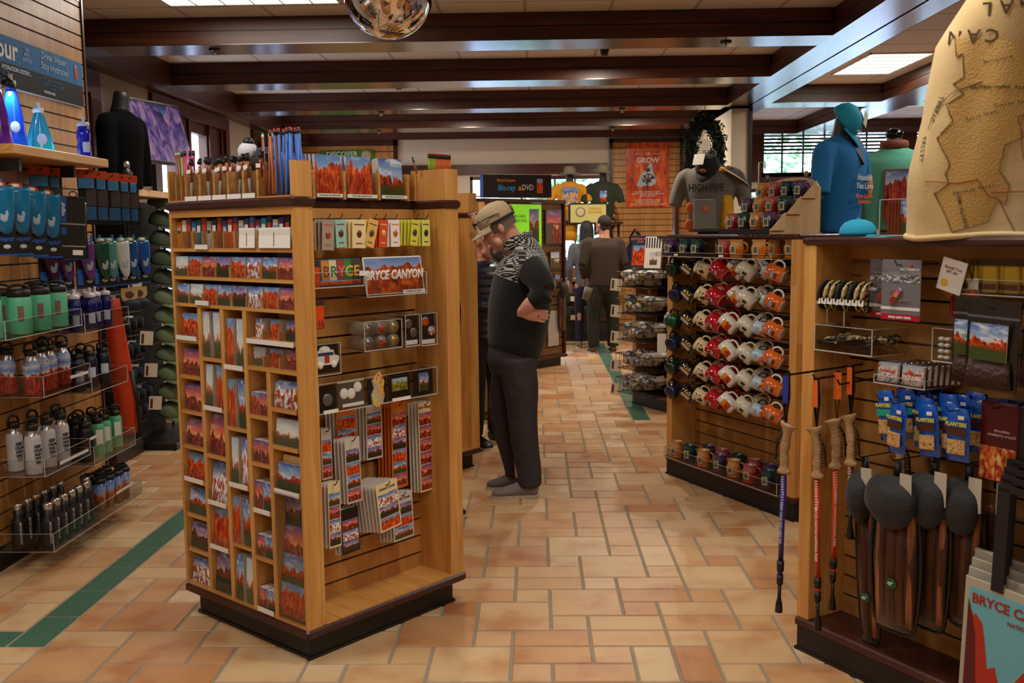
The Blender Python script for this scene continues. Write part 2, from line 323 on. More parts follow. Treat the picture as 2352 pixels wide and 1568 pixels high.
# crown strip along the left wall
struct('trim_2',B().box(XL,XL+.16,YN,YB,HB-.06,HC),wood('crown_wood',('#3a221a','#4a2c20','#593628'),'Y'))
def winB(n,x0,x1,z0,z1,xs,zs,header=None):
    w=B()
    if header: w.box(header[0],header[1],YB-.045,YB,header[2],header[3]); w.box(header[0],header[0]+.12,YB-.04,YB,z0,header[2]); w.box(header[1]-.1,header[1],YB-.04,YB,z0,header[2])
    w.box(x0,x1,YB-.05,YB,z0-.06,z0); w.box(x0,x1,YB+.02,YB+.1,z1-.05,z1); w.box(x0,x0+.04,YB+.02,YB+.1,z0,z1); w.box(x1-.04,x1,YB+.02,YB+.1,z0,z1)
    for x in xs: w.box(x-.012,x+.012,YB+.03,YB+.06,z0,z1)
    for z in zs: w.box(x0,x1,YB+.03,YB+.06,z-.011,z+.011)
    f=struct('window_%d'%n,w,frm); part('glass',B().box(x0,x1,YB+.06,YB+.066,z0,z1),pane,f); return f
winB(3,-.97,1.06,1.0,2.43,[-.2,.3,.6],[2.14,1.85],(-2.0,1.08,2.455,2.605))
for i,(a,d) in enumerate([(3.36,5.3),(5.6,7.5)]):
    f=winB(4+i,a,d,2.43,3.1,[a+.31*k for k in range(1,7)],[2.72,2.99])
    s=B()
    for k in range(6): s.box(a,d,YB+.10,YB+.13,2.76+k*.052,2.785+k*.052+.006)
    part('slat_blind',s,H('#2c3036',.5),f)
for i,(a,d) in enumerate([(3.0,5.3),(5.6,7.5)]): winB(6+i,a,d,.9,2.2,[a+.6],[1.6])
struct('trim_8',B().box(2.46,3.0,YB-.03,YB,.85,2.3),frm)
struct('trim_3',B().box(2.46,3.36,YB-.04,YB,2.3,HB).box(5.3,5.6,YB-.04,YB,2.3,HB).box(3.36,XR,YB-.05,YB,2.2,2.43),frm)
struct('trim_4',B().box(2.46,3.0,YB-.02,YB,0,2.2).box(5.3,5.6,YB-.02,YB,0,2.2).box(2.46,XR,YB-.02,YB,0,.85),oakp)
# slat wall panels (boards with grooves)
def slats(bb,x0,x1,z0,z1,y,p=.1,g=.012,th=.014,m=0,mg=1):
    """boards on plane y (towards -y) in local frame"""
    z=z0
    while z<z1-1e-4:
        t=min(z+p-g,z1); bb.box(x0,x1,y-th,y,z,t,m); z+=p
    bb.box(x0,x1,y-.002,y+.006,z0,z1,mg); return bb
bb=slats(B(),-3.48,-2.1,.9,2.9,YB-.01,.12); t=part('slat_wall_panel',bb,[oakp,groove]); tag(t,'oak slatted wall panel in dark frame behind the green squirrel poster, at the far left','wall panel')
part('frame',B().box(-2.1,-2.04,YB-.05,YB,.9,2.98).box(-3.5,-2.04,YB-.05,YB,2.9,2.98),frm,t)
bb=slats(B(),1.15,2.18,.1,2.9,YB-.01,.088,.01); t=part('slat_wall_panel',bb,[oakp,groove]); tag(t,'oak slatted wall panel in dark frame behind the orange tree poster','wall panel')
part('frame',B().box(1.11,1.16,YB-.05,YB,.9,2.96).box(2.15,2.2,YB-.05,YB,.9,2.96).box(1.11,2.2,YB-.05,YB,2.9,2.96),frm,t)
# ceiling beams
def beam_x(y0,y1,x0,x1,lab):
    t=thing('ceiling_beam',lab,'beam')
    o=part('beam_sides',B().box(x0,x1,y0,y1,HB+.006,HB+.095).box(x0,x1,y0+.02,y1-.02,HB+.095,HB+.105,1).box(x0,x1,y0+.012,y1-.012,HB+.105,HC-.002),[beamx,blk],t)
    part('polished_underside',B().box(x0,x1,y0,y1,HB,HB+.006),beamg,t); return t
def beam_y(x0,x1,y0,y1,lab):
    t=thing('ceiling_beam',lab,'beam')
    part('beam_sides',B().box(x0,x1,y0,y1,HB+.006,HB+.095).box(x0+.02,x1-.02,y0,y1,HB+.095,HB+.105,1).box(x0+.012,x1-.012,y0,y1,HB+.105,HC-.002),[wood('beam_wood_y',('#2c1207','#46200e','#5e3018'),'Y',.6,rough=.42),blk],t)
    part('polished_underside',B().box(x0,x1,y0,y1,HB,HB+.006),beamy,t); return t
for y0,y1,lb in [(1.45,1.85,'above the camera'),(3.4,3.8,'in front of the dome mirror'),(5.38,5.78,'just nearer than the hanging dome mirror'),(7.335,7.73,'nearest visible, behind the dome mirror'),(9.23,9.64,'second visible one from the dome mirror'),(11.27,11.67,'third visible one from the dome mirror'),(13.24,13.8,'fourth visible one, nearest the far wall')]:
    t=beam_x(y0,y1,XL+.16,2.15,'dark stained ceiling beam across the shop, '+lb); t['group']='beams across the shop'
tt=beam_x(14.82,YB,XL+.16,2.23,'thin dark beam along the top of the far cream wall')
beam_y(2.15,2.40,YN,11.42,'left half of the long glossy beam above the aisle, left of the black gap')
struct('trim_5',B().box(2.40,2.42,YN,11.42,HB+.03,HC),blk)
beam_y(2.42,2.61,YN,YB,'right half of the long glossy beam, right of the black gap')
beam_y(3.81,4.26,YN,YB,'long dark beam over the right room, parallel to the aisle beam')
beam_y(6.0,6.4,YN,YB,'farthest right long dark ceiling beam')
struct('trim_6',B().box(2.23,2.42,11.42,YB,HB-.02,HC),beamy)
for y0,y1,lb in [(4.9,5.3,'nearest, above the map jacket'),(11.15,11.57,'over the blue shirt'),(14.66,YB,'above the clerestory windows')]:
    for xa,xb,s in ((2.61,3.81,'left bay'),(4.26,6.0,'middle bay'),(6.4,XR,'right bay')): beam_x(y0,y1,xa,xb,'short dark cross beam '+lb+', '+s)
# fluorescent troffers: frame, louvred diffuser, lamp
emi=P((.88,1,.92),.5,emit=2.4,n='lamp_diffuser')
for i,(x,y,sx,sy,pw) in enumerate(LIGHTS):
    t=thing('ceiling_light','recessed fluorescent ceiling light with white louvres','ceiling light',WF(x,y,HC),'fluorescent ceiling lights')
    t['label']=['recessed fluorescent light at the top left, in front of the first beam','recessed fluorescent light above the card kiosk','recessed light above the aisle','recessed light behind the camera, left','recessed light behind the camera, right','louvred ceiling light beside the grey vent in the right room','louvred ceiling light partly hidden by the jacket, top right','recessed light farther right','recessed light by the far windows','recessed light over the jacket'][i]
    part('frame',B().box(-sx/2,sx/2,-sy/2,-sy/2+.02,-.012,0).box(-sx/2,sx/2,sy/2-.02,sy/2,-.012,0).box(-sx/2,-sx/2+.02,-sy/2,sy/2,-.012,0).box(sx/2-.02,sx/2,-sy/2,sy/2,-.012,0),white,t)
    part('diffuser',B().box(-sx/2+.02,sx/2-.02,-sy/2+.02,sy/2-.02,-.004,-.001),emi,t)
    lo=B(); n=6
    for k in range(1,n):
        if sx>sy: lo.box(-sx/2+k*sx/n-.004,-sx/2+k*sx/n+.004,-sy/2+.02,sy/2-.02,-.012,-.004)
        else: lo.box(-sx/2+.02,sx/2-.02,-sy/2+k*sy/n-.004,-sy/2+k*sy/n+.004,-.012,-.004)
    part('louvre',lo,white,t)
    a=area('lamp',(0,0,-.02),sx-.05,sy-.05,pw); a.parent=t
for i,(x,y,z,pw) in enumerate(FILL_SPOTS):  # spotlight heads made up to carry the added fill lamps
    t=thing('fill_spotlight','small black spotlight fixed under the beams','spotlight',WF(x,y,HC),'added black fill spotlights'); t['label']='added small black fill spotlight, '+['above the poster side of the far wall','above the shirts at the far window','above the movie stand','above the aisle centre','above the card kiosk','above the right room shirts'][i]
    part('head',B().lathe([(.03,-.1),(.045,-.02),(.02,0)],14),blk,t)
    a=area('lamp',(0,0,-.11),.07,.07,pw,(1,.86,.68)); a.data.shape='DISK'; a.parent=t
# vent, sprinklers, dome mirror
t=tag(part('ceiling_vent',slatv:=B().box(2.64,2.94,9.25,10.6,HC-.01,HC-.002),H('#55504c',.5)),'grey slatted air vent beside the louvred light in the right room','vent')
vv=B()
for k in range(14): vv.box(2.66,2.92,9.3+k*.095,9.35+k*.095,HC-.022,HC-.01)
part('slats',vv,H('#b5b0aa',.4),t)
sp=None
for x,y,lb in [(-2.38,7.5,'under the nearest beam, at the left'),(1.42,7.52,'under the nearest beam, at the right'),(-1.75,11.45,'under the third beam, at the left'),(-2.1,13.5,'under the fourth beam, at the left'),(1.0,11.45,'under the third beam, at the right'),(1.05,13.5,'under the fourth beam, at the right')]:
    if sp is None:
        sp=thing('fire_sprinkler','small chrome fire sprinkler '+lb,'sprinkler',WF(x,y,HB),'fire sprinklers under the beams')
        part('escutcheon',B().lathe([(.045,-.001),(.042,-.012),(.012,-.014)],16),H('#4a4540',.3),sp); part('nozzle',B().lathe([(.006,-.04),(.008,-.012)],10).lathe([(.018,-.043),(.018,-.04)],10),steel,sp)
    else: dup(sp,WF(x,y,HB),'small chrome fire sprinkler '+lb)
t=thing('dome_mirror','chrome convex security mirror hanging from the ceiling, cut by the top edge','mirror',WF(-.885,6.2,3.055))
part('mirror_ball',B().ball((0,0,0),.272,48),P((.92,.9,.88),.03,metal=1),t); part('stem',B().lathe([(.02,.26),(.02,HC-3.056)],12),steel,t)
# outside: low wall and trees
m,N,L,bs=newmat('leaf_outside'); t=N.new('ShaderNodeTexNoise'); t.inputs['Scale'].default_value=3; t.inputs['Detail'].default_value=8; r=ramp(N,[(.3,'#5a7a58'),(.5,'#90b090'),(.7,'#d0e0d0')]); L.new(t.outputs['Fac'],r.inputs[0]); L.new(r.outputs[0],bs.inputs['Base Color']); setp(bs,rough=.8)
rt=random.Random(5)
for i,(x,y) in enumerate([(-2.5,20),(.2,21),(2.4,19.5),(5.2,20.5),(8,20),(10.8,21),(13.4,22)]):
    t=thing('tree',['pale leafy tree outside the far window, leftmost','pale leafy tree outside behind the yellow shirt','leafy tree outside beyond the partition','leafy tree outside the clerestory window, left','leafy tree outside the clerestory window, middle','leafy tree outside the clerestory window, right','leafy tree outside, farthest right'][i],'tree',WF(x,y,0),'trees outside the windows')
    part('trunk',B().lathe([(.12,-1),(.08,2.6)],10),H('#4a3a2c',.8),t); cb=B()
    for k in range(420):
        a=rt.random()*2*PI; h=rt.random()*3.2+.5; rr_=rt.random()**.5*1.15; cb.ball((rr_*math.cos(a),rr_*math.sin(a),h),.04+rt.random()*.1,6,sz=(1,1,.7))
    part('foliage',cb,m,t)
struct('trim_7',B().box(-8,-7.9,4,20,-1,4.2).box(-30,30,15.2,60,-.3,-.2),H('#6f7c96',.8))
# ================= CARD KIOSK =================
KX,KY,KA=-.857,3.507,.688
K=Frame(KX,KY,-KA)            # x along the left face (0 at the near corner, negative to the left), y = right face run
R_=Frame(KX,KY,PI/2-KA)       # x along the right face, y into the kiosk
ORD=['first','second','third','fourth','fifth','sixth','seventh','eighth','ninth','tenth','eleventh','twelfth']
COLX=[-.817,-.643,-.484,-.331,-.191,-.014]
SH={0:[1.172,1.023,.876,.729,.585,.436,.286],1:[1.108,.905,.712,.516,.33],2:[1.084,.845,.614,.373],3:[.910,.725,.538,.351],4:[.952,.809,.64]}
def make_kiosk(label,M,full=True):
    t=thing('display_kiosk',label,'display kiosk',M)
    part('plinth',B().bbox(-.795,-.035,.035,.81,0,.1,.006),blk,t); part('plinth_skirting',B().box(-.8,-.03,.03,.815,0,.012),rub,t)
    part('bottom_trim',B().bbox(-.835,.008,-.008,.852,.095,.132,.008),dkx,t)
    tb=B().bbox(-.835,.012,-.012,.095,1.70,1.735,.008).bbox(-.835,-.19,.09,.76,1.70,1.735,.008).bbox(-.835,.012,.755,.852,1.70,1.735,.008); part('top_trim',tb,dkx,t)
    part('core',B().box(-.82,-.215,.21,.83,.13,1.70),oakp,t)
    part('near_corner_post',B().box(-.014,0,0,.068,.13,1.70).box(-.2,-.004,.072,.088,.13,1.70).box(-.014,0,0,.068,1.735,1.862).box(-.2,-.004,.072,.088,1.735,1.862),oak,t)
    part('far_corner_post',B().box(-.2,0,.765,.842,.13,1.70).box(-.2,0,.765,.842,1.735,1.862),oak,t)
    part('left_side_panel',B().box(-.83,-.812,0,.2,.13,1.70).box(-.83,-.818,0,.2,1.735,1.86),oak,t)
    bb=B(); z=.158
    R2=Matrix.Rotation(PI/2,4,'Z'); bb.M=R2   # slats on plane x=-.2 facing +x
    slats(bb,.088,.765,.13,1.70,.2,.0765,.009); part('slat_panel',bb,[oakp,groove],t)
    part('bottom_shelf',B().box(-.2,-.0,.088,.765,.125,.14),oakx,t)
    part('left_back_board',B().box(-.812,-.2,.2,.212,.13,1.70),wood('back_board',('#6a4a34','#7c583e','#8a664a'),'Z',rough=.5),t)
    def shelf(x0,x1,z0,z1):
        b=B(); xa=min(x1,-.2)
        if x0<-.2: b.box(x0,xa,.001,.2,z0,z1)
        if x1>-.2: b.box(max(x0,-.2),x1,.001,.07,z0,z1)
        part('shelf',b,oakx,t)
    for z in (1.55,1.438,1.328): shelf(-.812,-.014,z-.014,z)
    shelf(-.812,-.014,1.672,1.70); shelf(-.812,-.014,.13,.145)
    part('near_back_board',B().box(-.2,-.014,.068,.072,.13,1.70),wood('back_board',('#6a4a34','#7c583e','#8a664a'),'Z',rough=.5),t)
    for i,x in enumerate(COLX[1:5]): part('divider',B().box(x-.013,x+.013,.002,.2 if x<-.2 else .068,.145,1.315 if i<3 else 1.095),oak,t)
    for c,zs in SH.items():
        for z in zs: shelf(COLX[c]+.013,COLX[c+1]-.013,z-.008,z+.008)
    for z in (1.204,1.098): shelf(COLX[3]+.013,COLX[5],z-.008,z+.008)
    # acrylic fronts and little bin partitions
    ac=B(); wd=B(); tg=B()
    for z0,h,n in ((1.55,.07,11),(1.438,.045,8),(1.328,.045,8)):
        ac.box(-.812,-.014,-.003,.0,z0,z0+h)
        for k in range(1,n):
            x=-.812+k*.798/n; wd.box(x-(.008 if k%2==0 else .004),x+(.008 if k%2==0 else .004),.002,.12 if x<-.2 else .066,z0,z0+h-.004)
    for z0,h,ks in ((1.212,.035,3),(1.106,.045,3)):
        ac.box(COLX[3]+.013,-.014,-.003,0,z0,z0+h)
        for k in range(1,ks): x=COLX[3]+.013+k*.30/ks; wd.box(x-.004,x+.004,.002,.1,z0,z0+h-.004)
    for c,zs in SH.items():
        for z in zs+[.137]: ac.box(COLX[c]+.013,COLX[c+1]-.013,-.003,0,z+.008,z+.06)
    ac.box(COLX[4]+.013,-.014,-.006,-.003,.15,.64)
    ac.box(-.82,-.2,-.001,.003,1.74,1.845); part('acrylic_fronts',ac,acr,t)
    for k,x in enumerate([-.775,-.735,-.70,-.60,-.50,-.405,-.305,-.215]): wd.box(x-(.004 if k<2 else .007),x+(.004 if k<2 else .007),.004,.17,1.735,1.84)
    wd.box(-.82,-.0,.0,.003,1.733,1.74); wd.box(-.82,-.2,.17,.18,1.735,1.80)
    for y in (.225,.375,.555,.715,.758): wd.box(-.34,-.165,y-.006,y+.006,1.735,1.845)
    wd.box(-.34,-.33,.088,.765,1.735,1.84); part('bin_partitions',wd,oakx,t)
    part('acrylic_card_front',B().box(-.167,-.164,.088,.765,1.74,1.835),acr,t)
    if full:
        for (x0,x1,z) in [(-.60,-.51,1.742),(-.695,-.61,1.742),(-.50,-.41,1.742),(-.40,-.31,1.742),(-.30,-.22,1.742),(-.64,-.55,1.552),(-.655,-.56,1.33),(-.81,-.66,1.182),(-.31,-.02,1.199),(-.47,-.345,1.087),(-.63,-.50,.908),(-.63,-.50,.518),(-.47,-.345,.617),(-.63,-.50,.333),(-.31,-.205,.541),(-.80,-.66,.589),(-.31,-.205,.145),(-.17,-.02,.64)]:
            part('price_strip',B().box(x0,x1,-.006,-.003,z-.006,z+.012),tag_w,t)
        for (y0,y1) in [(.11,.205),(.235,.36),(.385,.54),(.565,.705)]: part('price_strip',B().box(-.1635,-.161,y0,y1,1.742,1.756),tag_w,t)
        for (y0,y1) in [(.2,.36),(.42,.57),(.62,.68),(.72,.755)]: part('price_strip',B().box(-.199,-.196,y0,y1,1.665,1.685),tag_w,t)
        tx=H('#5a5560',.6)
        for s_,y,z in (('POSTCARD PACKETS $1.95',.297,1.749),('POSTCARD PACKETS $1.95',.46,1.749),('POSTCARD PACKETS $1.95',.635,1.749)): text(s_,.0085,tx,t,(-.1605,y,z),(PI/2,0,PI/2),name='price_lettering',sx=1)
        text('STATE PINS $4.50',.011,tx,t,(-.1955,.28,1.675),(PI/2,0,PI/2),name='price_lettering'); text('CUSTOM PINS $5.95',.011,tx,t,(-.1955,.495,1.675),(PI/2,0,PI/2),name='price_lettering')
    return t
kk=make_kiosk('tall oak card kiosk with a black base in the foreground, full of canyon postcards',K(0,0,0))
K2=make_kiosk('oak card kiosk right behind the foreground one, beside the leaning man',Frame(-.927,6.0,-KA)(0,0,0),False)
K3=dup(K2,Frame(-.97,7.95,-KA)(0,0,0),'farthest of the three oak card kiosks in line')
page=P((.62,.56,.5),.6)
def card(name,w,h,th,mat,M,label,cat,group=None,extra=None):
    o=part(name,B().box(-w/2,w/2,0,th,0,h),mat); o.matrix_world=M; tag(o,label,cat,group); return o
CN=['leftmost column','second column','third column','fourth column','column beside the corner post']
DESC=['blue-sky canyon','sunset canyon','red rock canyon','snowy hoodoo','dusky mesa','pale stone arch']
rk=random.Random(11)
# front-facing stacks in the cubbies
for c in (0,1,2,3,4):
    tops=[1.319]+SH[c] if c<3 else ([1.09]+SH[c]); bots=SH[c]+[.137]
    for i,(zt,zb) in enumerate(zip(tops,bots)):
        if c==4 and i==3: continue
        x0,x1=COLX[c]+.013,COLX[c+1]-.013; wd=x1-x0; zz=zb+.009; hh=min(zt-zb-.03,.235)
        where='%s, %s cubby down'%(CN[c],ORD[i])
        if c in (0,4) or (c==1 and i in (2,3,4,5)):
            k=[2,1,1,1,2,0,4,3][i] if c==0 else ([3,5,0][i] if c==4 and i<3 else [0,0,1,3,2,4][i])
            hh=min(hh,.105 if c==0 else (.10 if c==4 else .165))
            card('postcard_stack',wd-.012,hh,.035,PIC[k],K((x0+x1)/2,.010,zz,rx=-.10),'stack of %s postcards in the %s'%(DESC[k],where),'postcards')
        elif c in (1,2):
            n=2; 
            for q_ in range(n):
                k=rk.choice([0,2,3,5]); w=.046
                card('picture_book',w,min(hh,.185),.16,PIC[k],K(x0+.03+q_*(wd-.06),.006,zz,rx=-.03,ry=(-.05 if (c+i)%2 else 0)),'%s slim picture book, spine out, in the %s'%('left' if q_==0 else 'right',where),'book')
        else:
            for q_ in range(2):
                k=rk.choice([0,2,1]); card('card_deck',.046,.085 if i!=2 else .11,.055,PIC[k],K(x0+.03+q_*.052,.008,zz),'%s small boxed deck in the %s'%('left' if q_==0 else 'right',where),'card deck')
# tall acrylic rack of large cards beside the post
for i,z in enumerate([.53,.42,.31,.20]):
    k=[4,1,0,2][i]; card('large_postcard_stack',.14,.125,.02,PIC[k],K(-.103,.004+.012*(3-i),z-.04,rx=-.1),'large %s cards in the tall clear rack by the post, %s down'%(DESC[k],ORD[i]),'postcards')
card('boxed_note_cards',.14,.12,.03,pic('print_yellow_head',([(.75,'#e8c070'),(1,'#f0d090')],[(.3,'#151008'),(.5,'#b83a0c'),(.7,'#f08a2c')]),.6,0,21),K(-.103,.03,.655,rx=-.12),'note card box with a yellow heading above the tall clear rack','note cards')
# three rows above: book spines, then decks
BC=['#c8781a','#e8e0d8','#7a4634','#1f7fb0','#17678f','#b83a2a','#a8a49a','#2c2f34','#8a4a28','#3a4a80','#c04a20','#5a3a78','#d8d0c4','#28506a','#3b6ab0','#8a3a1c','#1fa0d0','#20324a','#e0dcd0','#4a2a80','#1c1c20','#d8c060']
for i,cx in enumerate([ -.812+.798*(j+.5)/22 for j in range(22)]):
    if i in (1,): pass
    hh=.105+.012*((i*7)%3)/2; o=thing('paperback_book','%s paperback spine, number %d from the left along the top book row of the near kiosk'%(['orange','white','brown','blue','dark blue','red','grey','black','rust','navy','orange red','purple','cream','teal','blue','brown','sky blue','dark navy','ivory','violet','black','yellow'][i],i+1),'book',K(cx,.02,1.551,rx=-.03),'paperbacks on the top row of the near kiosk')
    o['label']='%s paperback on the top book row of the near kiosk, %s'%(['orange','white','brown','bright blue','dark blue','red','grey','black','rust','navy','orange red','purple','cream','teal','mid blue','chestnut','sky blue','dark navy','ivory','violet','jet black','yellow'][i],'left half' if i<11 else 'right half')
    part('cover',B().box(-.015,.015,0,.12 if cx<-.21 else .045,0,hh),H(BC[i],.35),o); part('spine_print',B().box(-.011,.011,-.0008,0,hh*.55,hh*.8),[PIC[i%6],H('#e8e0d0'),H('#c8401c')][i%3],o)
for x,w in ((-.285,.10),(-.115,.19)):
    o=thing('guest_book','%s open white booklet lying against the top book row'%('small' if w<.15 else 'wide'),'booklet',K(x,-.006,1.548,rx=-.06)); part('pages',B().box(-w/2,w/2,0,.004,.004,.078),H('#f2efe8',.6),o)
    part('elastic_band',B().box(-.002,.001,-.001,0,.01,.06),H('#30303a'),o)
DC=[5,2,1,4,2,3,0,1, 0,5,2,0,4,3,2,1]
for rw,(z0,hh) in enumerate(((1.439,.078),(1.329,.078))):
    for i in range(8):
        k=DC[rw*8+i]; cx=-.812+.798*(i+.5)/8
        o=thing('boxed_magnet_set','boxed %s picture set, %s in the %s short row of the kiosk'%(DESC[k],ORD[i],'upper' if rw==0 else 'lower'),'boxed set',K(cx+rk.uniform(-.002,.002),.006,z0,rx=-.06))
        part('front_box',B().box(-.044,.044,0,.03,0,hh),PIC[k],o); part('rear_box',B().box(-.036,.04,.034,.09 if cx<-.24 else .052,0,hh+.004),H('#1a1a20'),o)
for i,(x,z) in enumerate([(-.26,1.212),(-.165,1.212),(-.07,1.212),(-.27,1.107),(-.165,1.107),(-.065,1.107)]):
    k=[3,2,4,5,2,1][i]; card('card_deck',.055 if i<3 else .075,.075 if i<3 else .07,.045,PIC[k],K(x,.02,z,rx=-.05),'%s card deck, %s from left on the %s half shelf near the post'%(DESC[k],ORD[i%3],'upper' if i<3 else 'lower'),'card deck')
# pencils in the top bins
def pencil(col,top,fer,h,name='pencil'):
    o=thing(name,'x','pencil'); part('barrel',B().lathe([(.001,0),(.0045,.01),(.0045,h-.022)],7),H(col,.4),o)
    part('ferrule',B().lathe([(.0047,h-.022),(.0047,h-.006)],8),H(fer,.3),o); part('eraser',B().lathe([(.0045,h-.006),(.004,h)],8),H(top,.6),o); return o
PG=[('brown bark pencil with a green eraser','#8a4a2c','#2c7a3c','#b8a890',[(-.81+.009*i,.03+.03*(i%2)) for i in range(5)],.20),
 ('black and lime pencil','#8aa818','#2c7a3c','#2a2a20',[(-.772+.009*i,.03+.025*(i%2)) for i in range(4)],.196),
 ('magenta pencil with a red eraser','#b81860','#c8343c','#18141c',[(-.742+.009*i,.03+.02*(i%2)) for i in range(6)],.20),
 ('brown bark pencil with a grey ferrule','#9a5634','#2c8a44','#d0c8b8',[(-.207+.011*i,.035+.02*(i%2)) for i in range(5)],.232),
 ('orange sunset pencil','#b8601c','#d03a34','#1c1410',[(-.155+.009*i,.035) for i in range(3)],.238),
 ('blue sky pencil with a red eraser','#2a6ac8','#d03a34','#14141c',[(-.128+.0095*i,.03+.018*(i%3)) for i in range(12)],.24)]
for nm,c_,tp,fe,pts,h in PG:
    p=None
    for k,(x,y) in enumerate(pts):
        M=K(x,y,1.741,ry=rk.uniform(-.05,.05),rx=rk.uniform(-.03,.03)); lb=nm+' in the top bins of the near kiosk'
        if p is None: p=pencil(c_,tp,fe,h); p.matrix_world=M; p['label']=lb; p['group']=nm+'s in the top bins'
        else: dup(p,M,lb)
p=None
for k in range(22):
    x=-.69+.0225*k+rk.uniform(-.004,.004); M=K(x,.02+.035*(k%3),1.741,ry=rk.uniform(-.2,.2),rx=rk.uniform(-.12,.02))
    lb='brown pen with a black clip top and white tag in the kiosk top bins'
    if p is None:
        p=thing('novelty_pen',lb,'pen',M,'novelty pens in the top bins'); part('barrel',B().lathe([(.002,0),(.006,.02),(.006,.10)],8),H('#a89c90'),p); part('sleeve',B().lathe([(.0065,.07),(.0075,.12),(.006,.135)],8),H('#9a4a1c',.35),p)
        part('top',B().ball((0,0,.15),.011,8).box(-.004,.012,-.004,.004,.145,.165),blk,p); part('price_tag',B().box(-.014,.014,-.013,-.012,.105,.12),white,p)
    else: dup(p,M,lb)
t=thing('plush_eagle','small plush eagle with a white head and dark wing on top of the near kiosk','plush toy',K(-.37,.13,1.80))
part('body',B().ball((0,0,.07),.04,14,sz=(1.3,1,1)),H('#2a2622',.9),t); part('head',B().ball((-.05,-.02,.12),.04,14),H('#d8d8e4',.9),t); part('cap',B().ball((-.045,-.02,.155),.022,12,sz=(1,1,1)),blk,t); part('wing',B().bbox(-.005,.085,-.02,.0,.08,.135,.008),H('#39465c',.9),t)
# postcard packets above the right face
for i,(s,k,w) in enumerate([(.155,4,.10),(.31,2,.128),(.465,2,.128),(.635,0,.128)]):
    o=thing('postcard_packet_stack',['dusk canyon packet cut by the corner post','hoodoo tower packet, left of the matching pair','hoodoo tower packet, right of the matching pair','mountain and blue sky packet, nearest the right post'][i]+', on top of the near kiosk','postcards',R_(s,.175,1.741,rx=-.08))
    part('front_packet',B().box(-w/2,w/2,0,.012,0,.165-.0*i),PIC[[4,2,2,0][i]],o)
    for q_ in range(3): part('packet',B().box(-w/2-.006*(q_+1)*(1 if i<3 else -1),w/2-.006*(q_+1)*(1 if i<3 else -1),.016+q_*.016,.028+q_*.016,0,.168),PIC[4],o)
p=None
for k,(s,c_) in enumerate([(.775+.0105*j,'#8aa818' if j<4 else '#c8601c') for j in range(13)]):
    lb='%s pencil with a dark pink eraser on the right kiosk post'%('lime' if k<4 else 'sunset orange')
    if k in (0,4): p=pencil(c_,'#c84a5a','#18141c',.07); p.matrix_world=R_(s,.10,1.862); p['label']=lb; p['group']='%s pencils on the right post'%('lime' if k<4 else 'orange')
    else: dup(p,R_(s,.10,1.862),lb)
t=pencil('#8a4a2c','#1c5a4a','#20443c',.075); t.matrix_world=R_(.745,.14,1.845,ry=-.35); tag(t,'single brown pencil leaning left of the pencil row on the right post','pencil')
# ---- right face: pin cards on hooks
def hook(s,z,d0=.2,d1=.05,fr=R_,lab='',par=None):
    o=part('peg_hook',B().tube([(0,d0-d1,-.0),(0,.01,0),(0,-.004,.018)],.0022,6).box(-.012,.012,d0-d1-.004,d0-d1,-.008,.022),blk); o.matrix_world=fr(s,d1,z); tag(o,lab,'hook'); return o
PC=[(.205,.057,.115,'#a89a8c','#b85a34','grey card with a small orange bell pin',.05,2),(.262,.05,.105,'#9cc8bc','#7a3040','pale teal card with a maroon pin',-.03,5),(.355,.068,.11,'#ecd8a4','#7a3024','cream card with a round rope pin',.03,4),(.432,.05,.11,'#e0b860','#5a5a40','yellow patterned card tilted to the right',.28,2),(.483,.045,.11,'#d84a1c','#e8c070','orange and maroon card with a gold pin',.08,4),(.542,.048,.108,'#f0e8e4','#d87a1c','white card with an amber pin',0,4),(.655,.042,.105,'#d8d44a','#4a4a44','lime card with a dark medallion, tilted',.12,8),(.713,.045,.108,'#dcdc6a','#3a3a38','lime card with a round dark medallion, farthest right',0,3)]
for i,(s,w,h,c_,pc,lb,ti,nb) in enumerate(PC):
    hook(s,1.658,lab='thin black peg hook holding the %s'%lb)
    for q_ in range(min(nb,5),-1,-1):
        ds=q_*.009*(-1 if i!=4 else -1)
        if q_==0:
            o=thing('pin_card',lb+' on the top hook row','pin card',R_(s,.062,1.655,ry=ti)); part('backing_card',B().box(-w/2,w/2,0,.0015,-h,0),H(c_,.5),o)
            part('pin',B().lathe([(.011,-.003),(.009,.003)],14).__class__() if False else B().ball((0,-.002,-h*.5),.012,10,sz=(1,.3,1.2)),H(pc,.3,metal=.3),o); part('heading',B().box(-w*.38,w*.38,-.0006,0,-h*.2,-h*.16),H(pc,.6),o); part('footing',B().box(-w*.25,w*.25,-.0006,0,-h*.86,-h*.82),H(pc,.6),o)
        else:
            o=part('pin_card',B().box(-w/2,w/2,0,.0015,-h,0),H(c_,.5)); o.matrix_world=R_(s+ds,.062+q_*.012,1.655,ry=ti*.5); tag(o,'card backing behind the '+lb,'pin card','cards behind the '+lb)
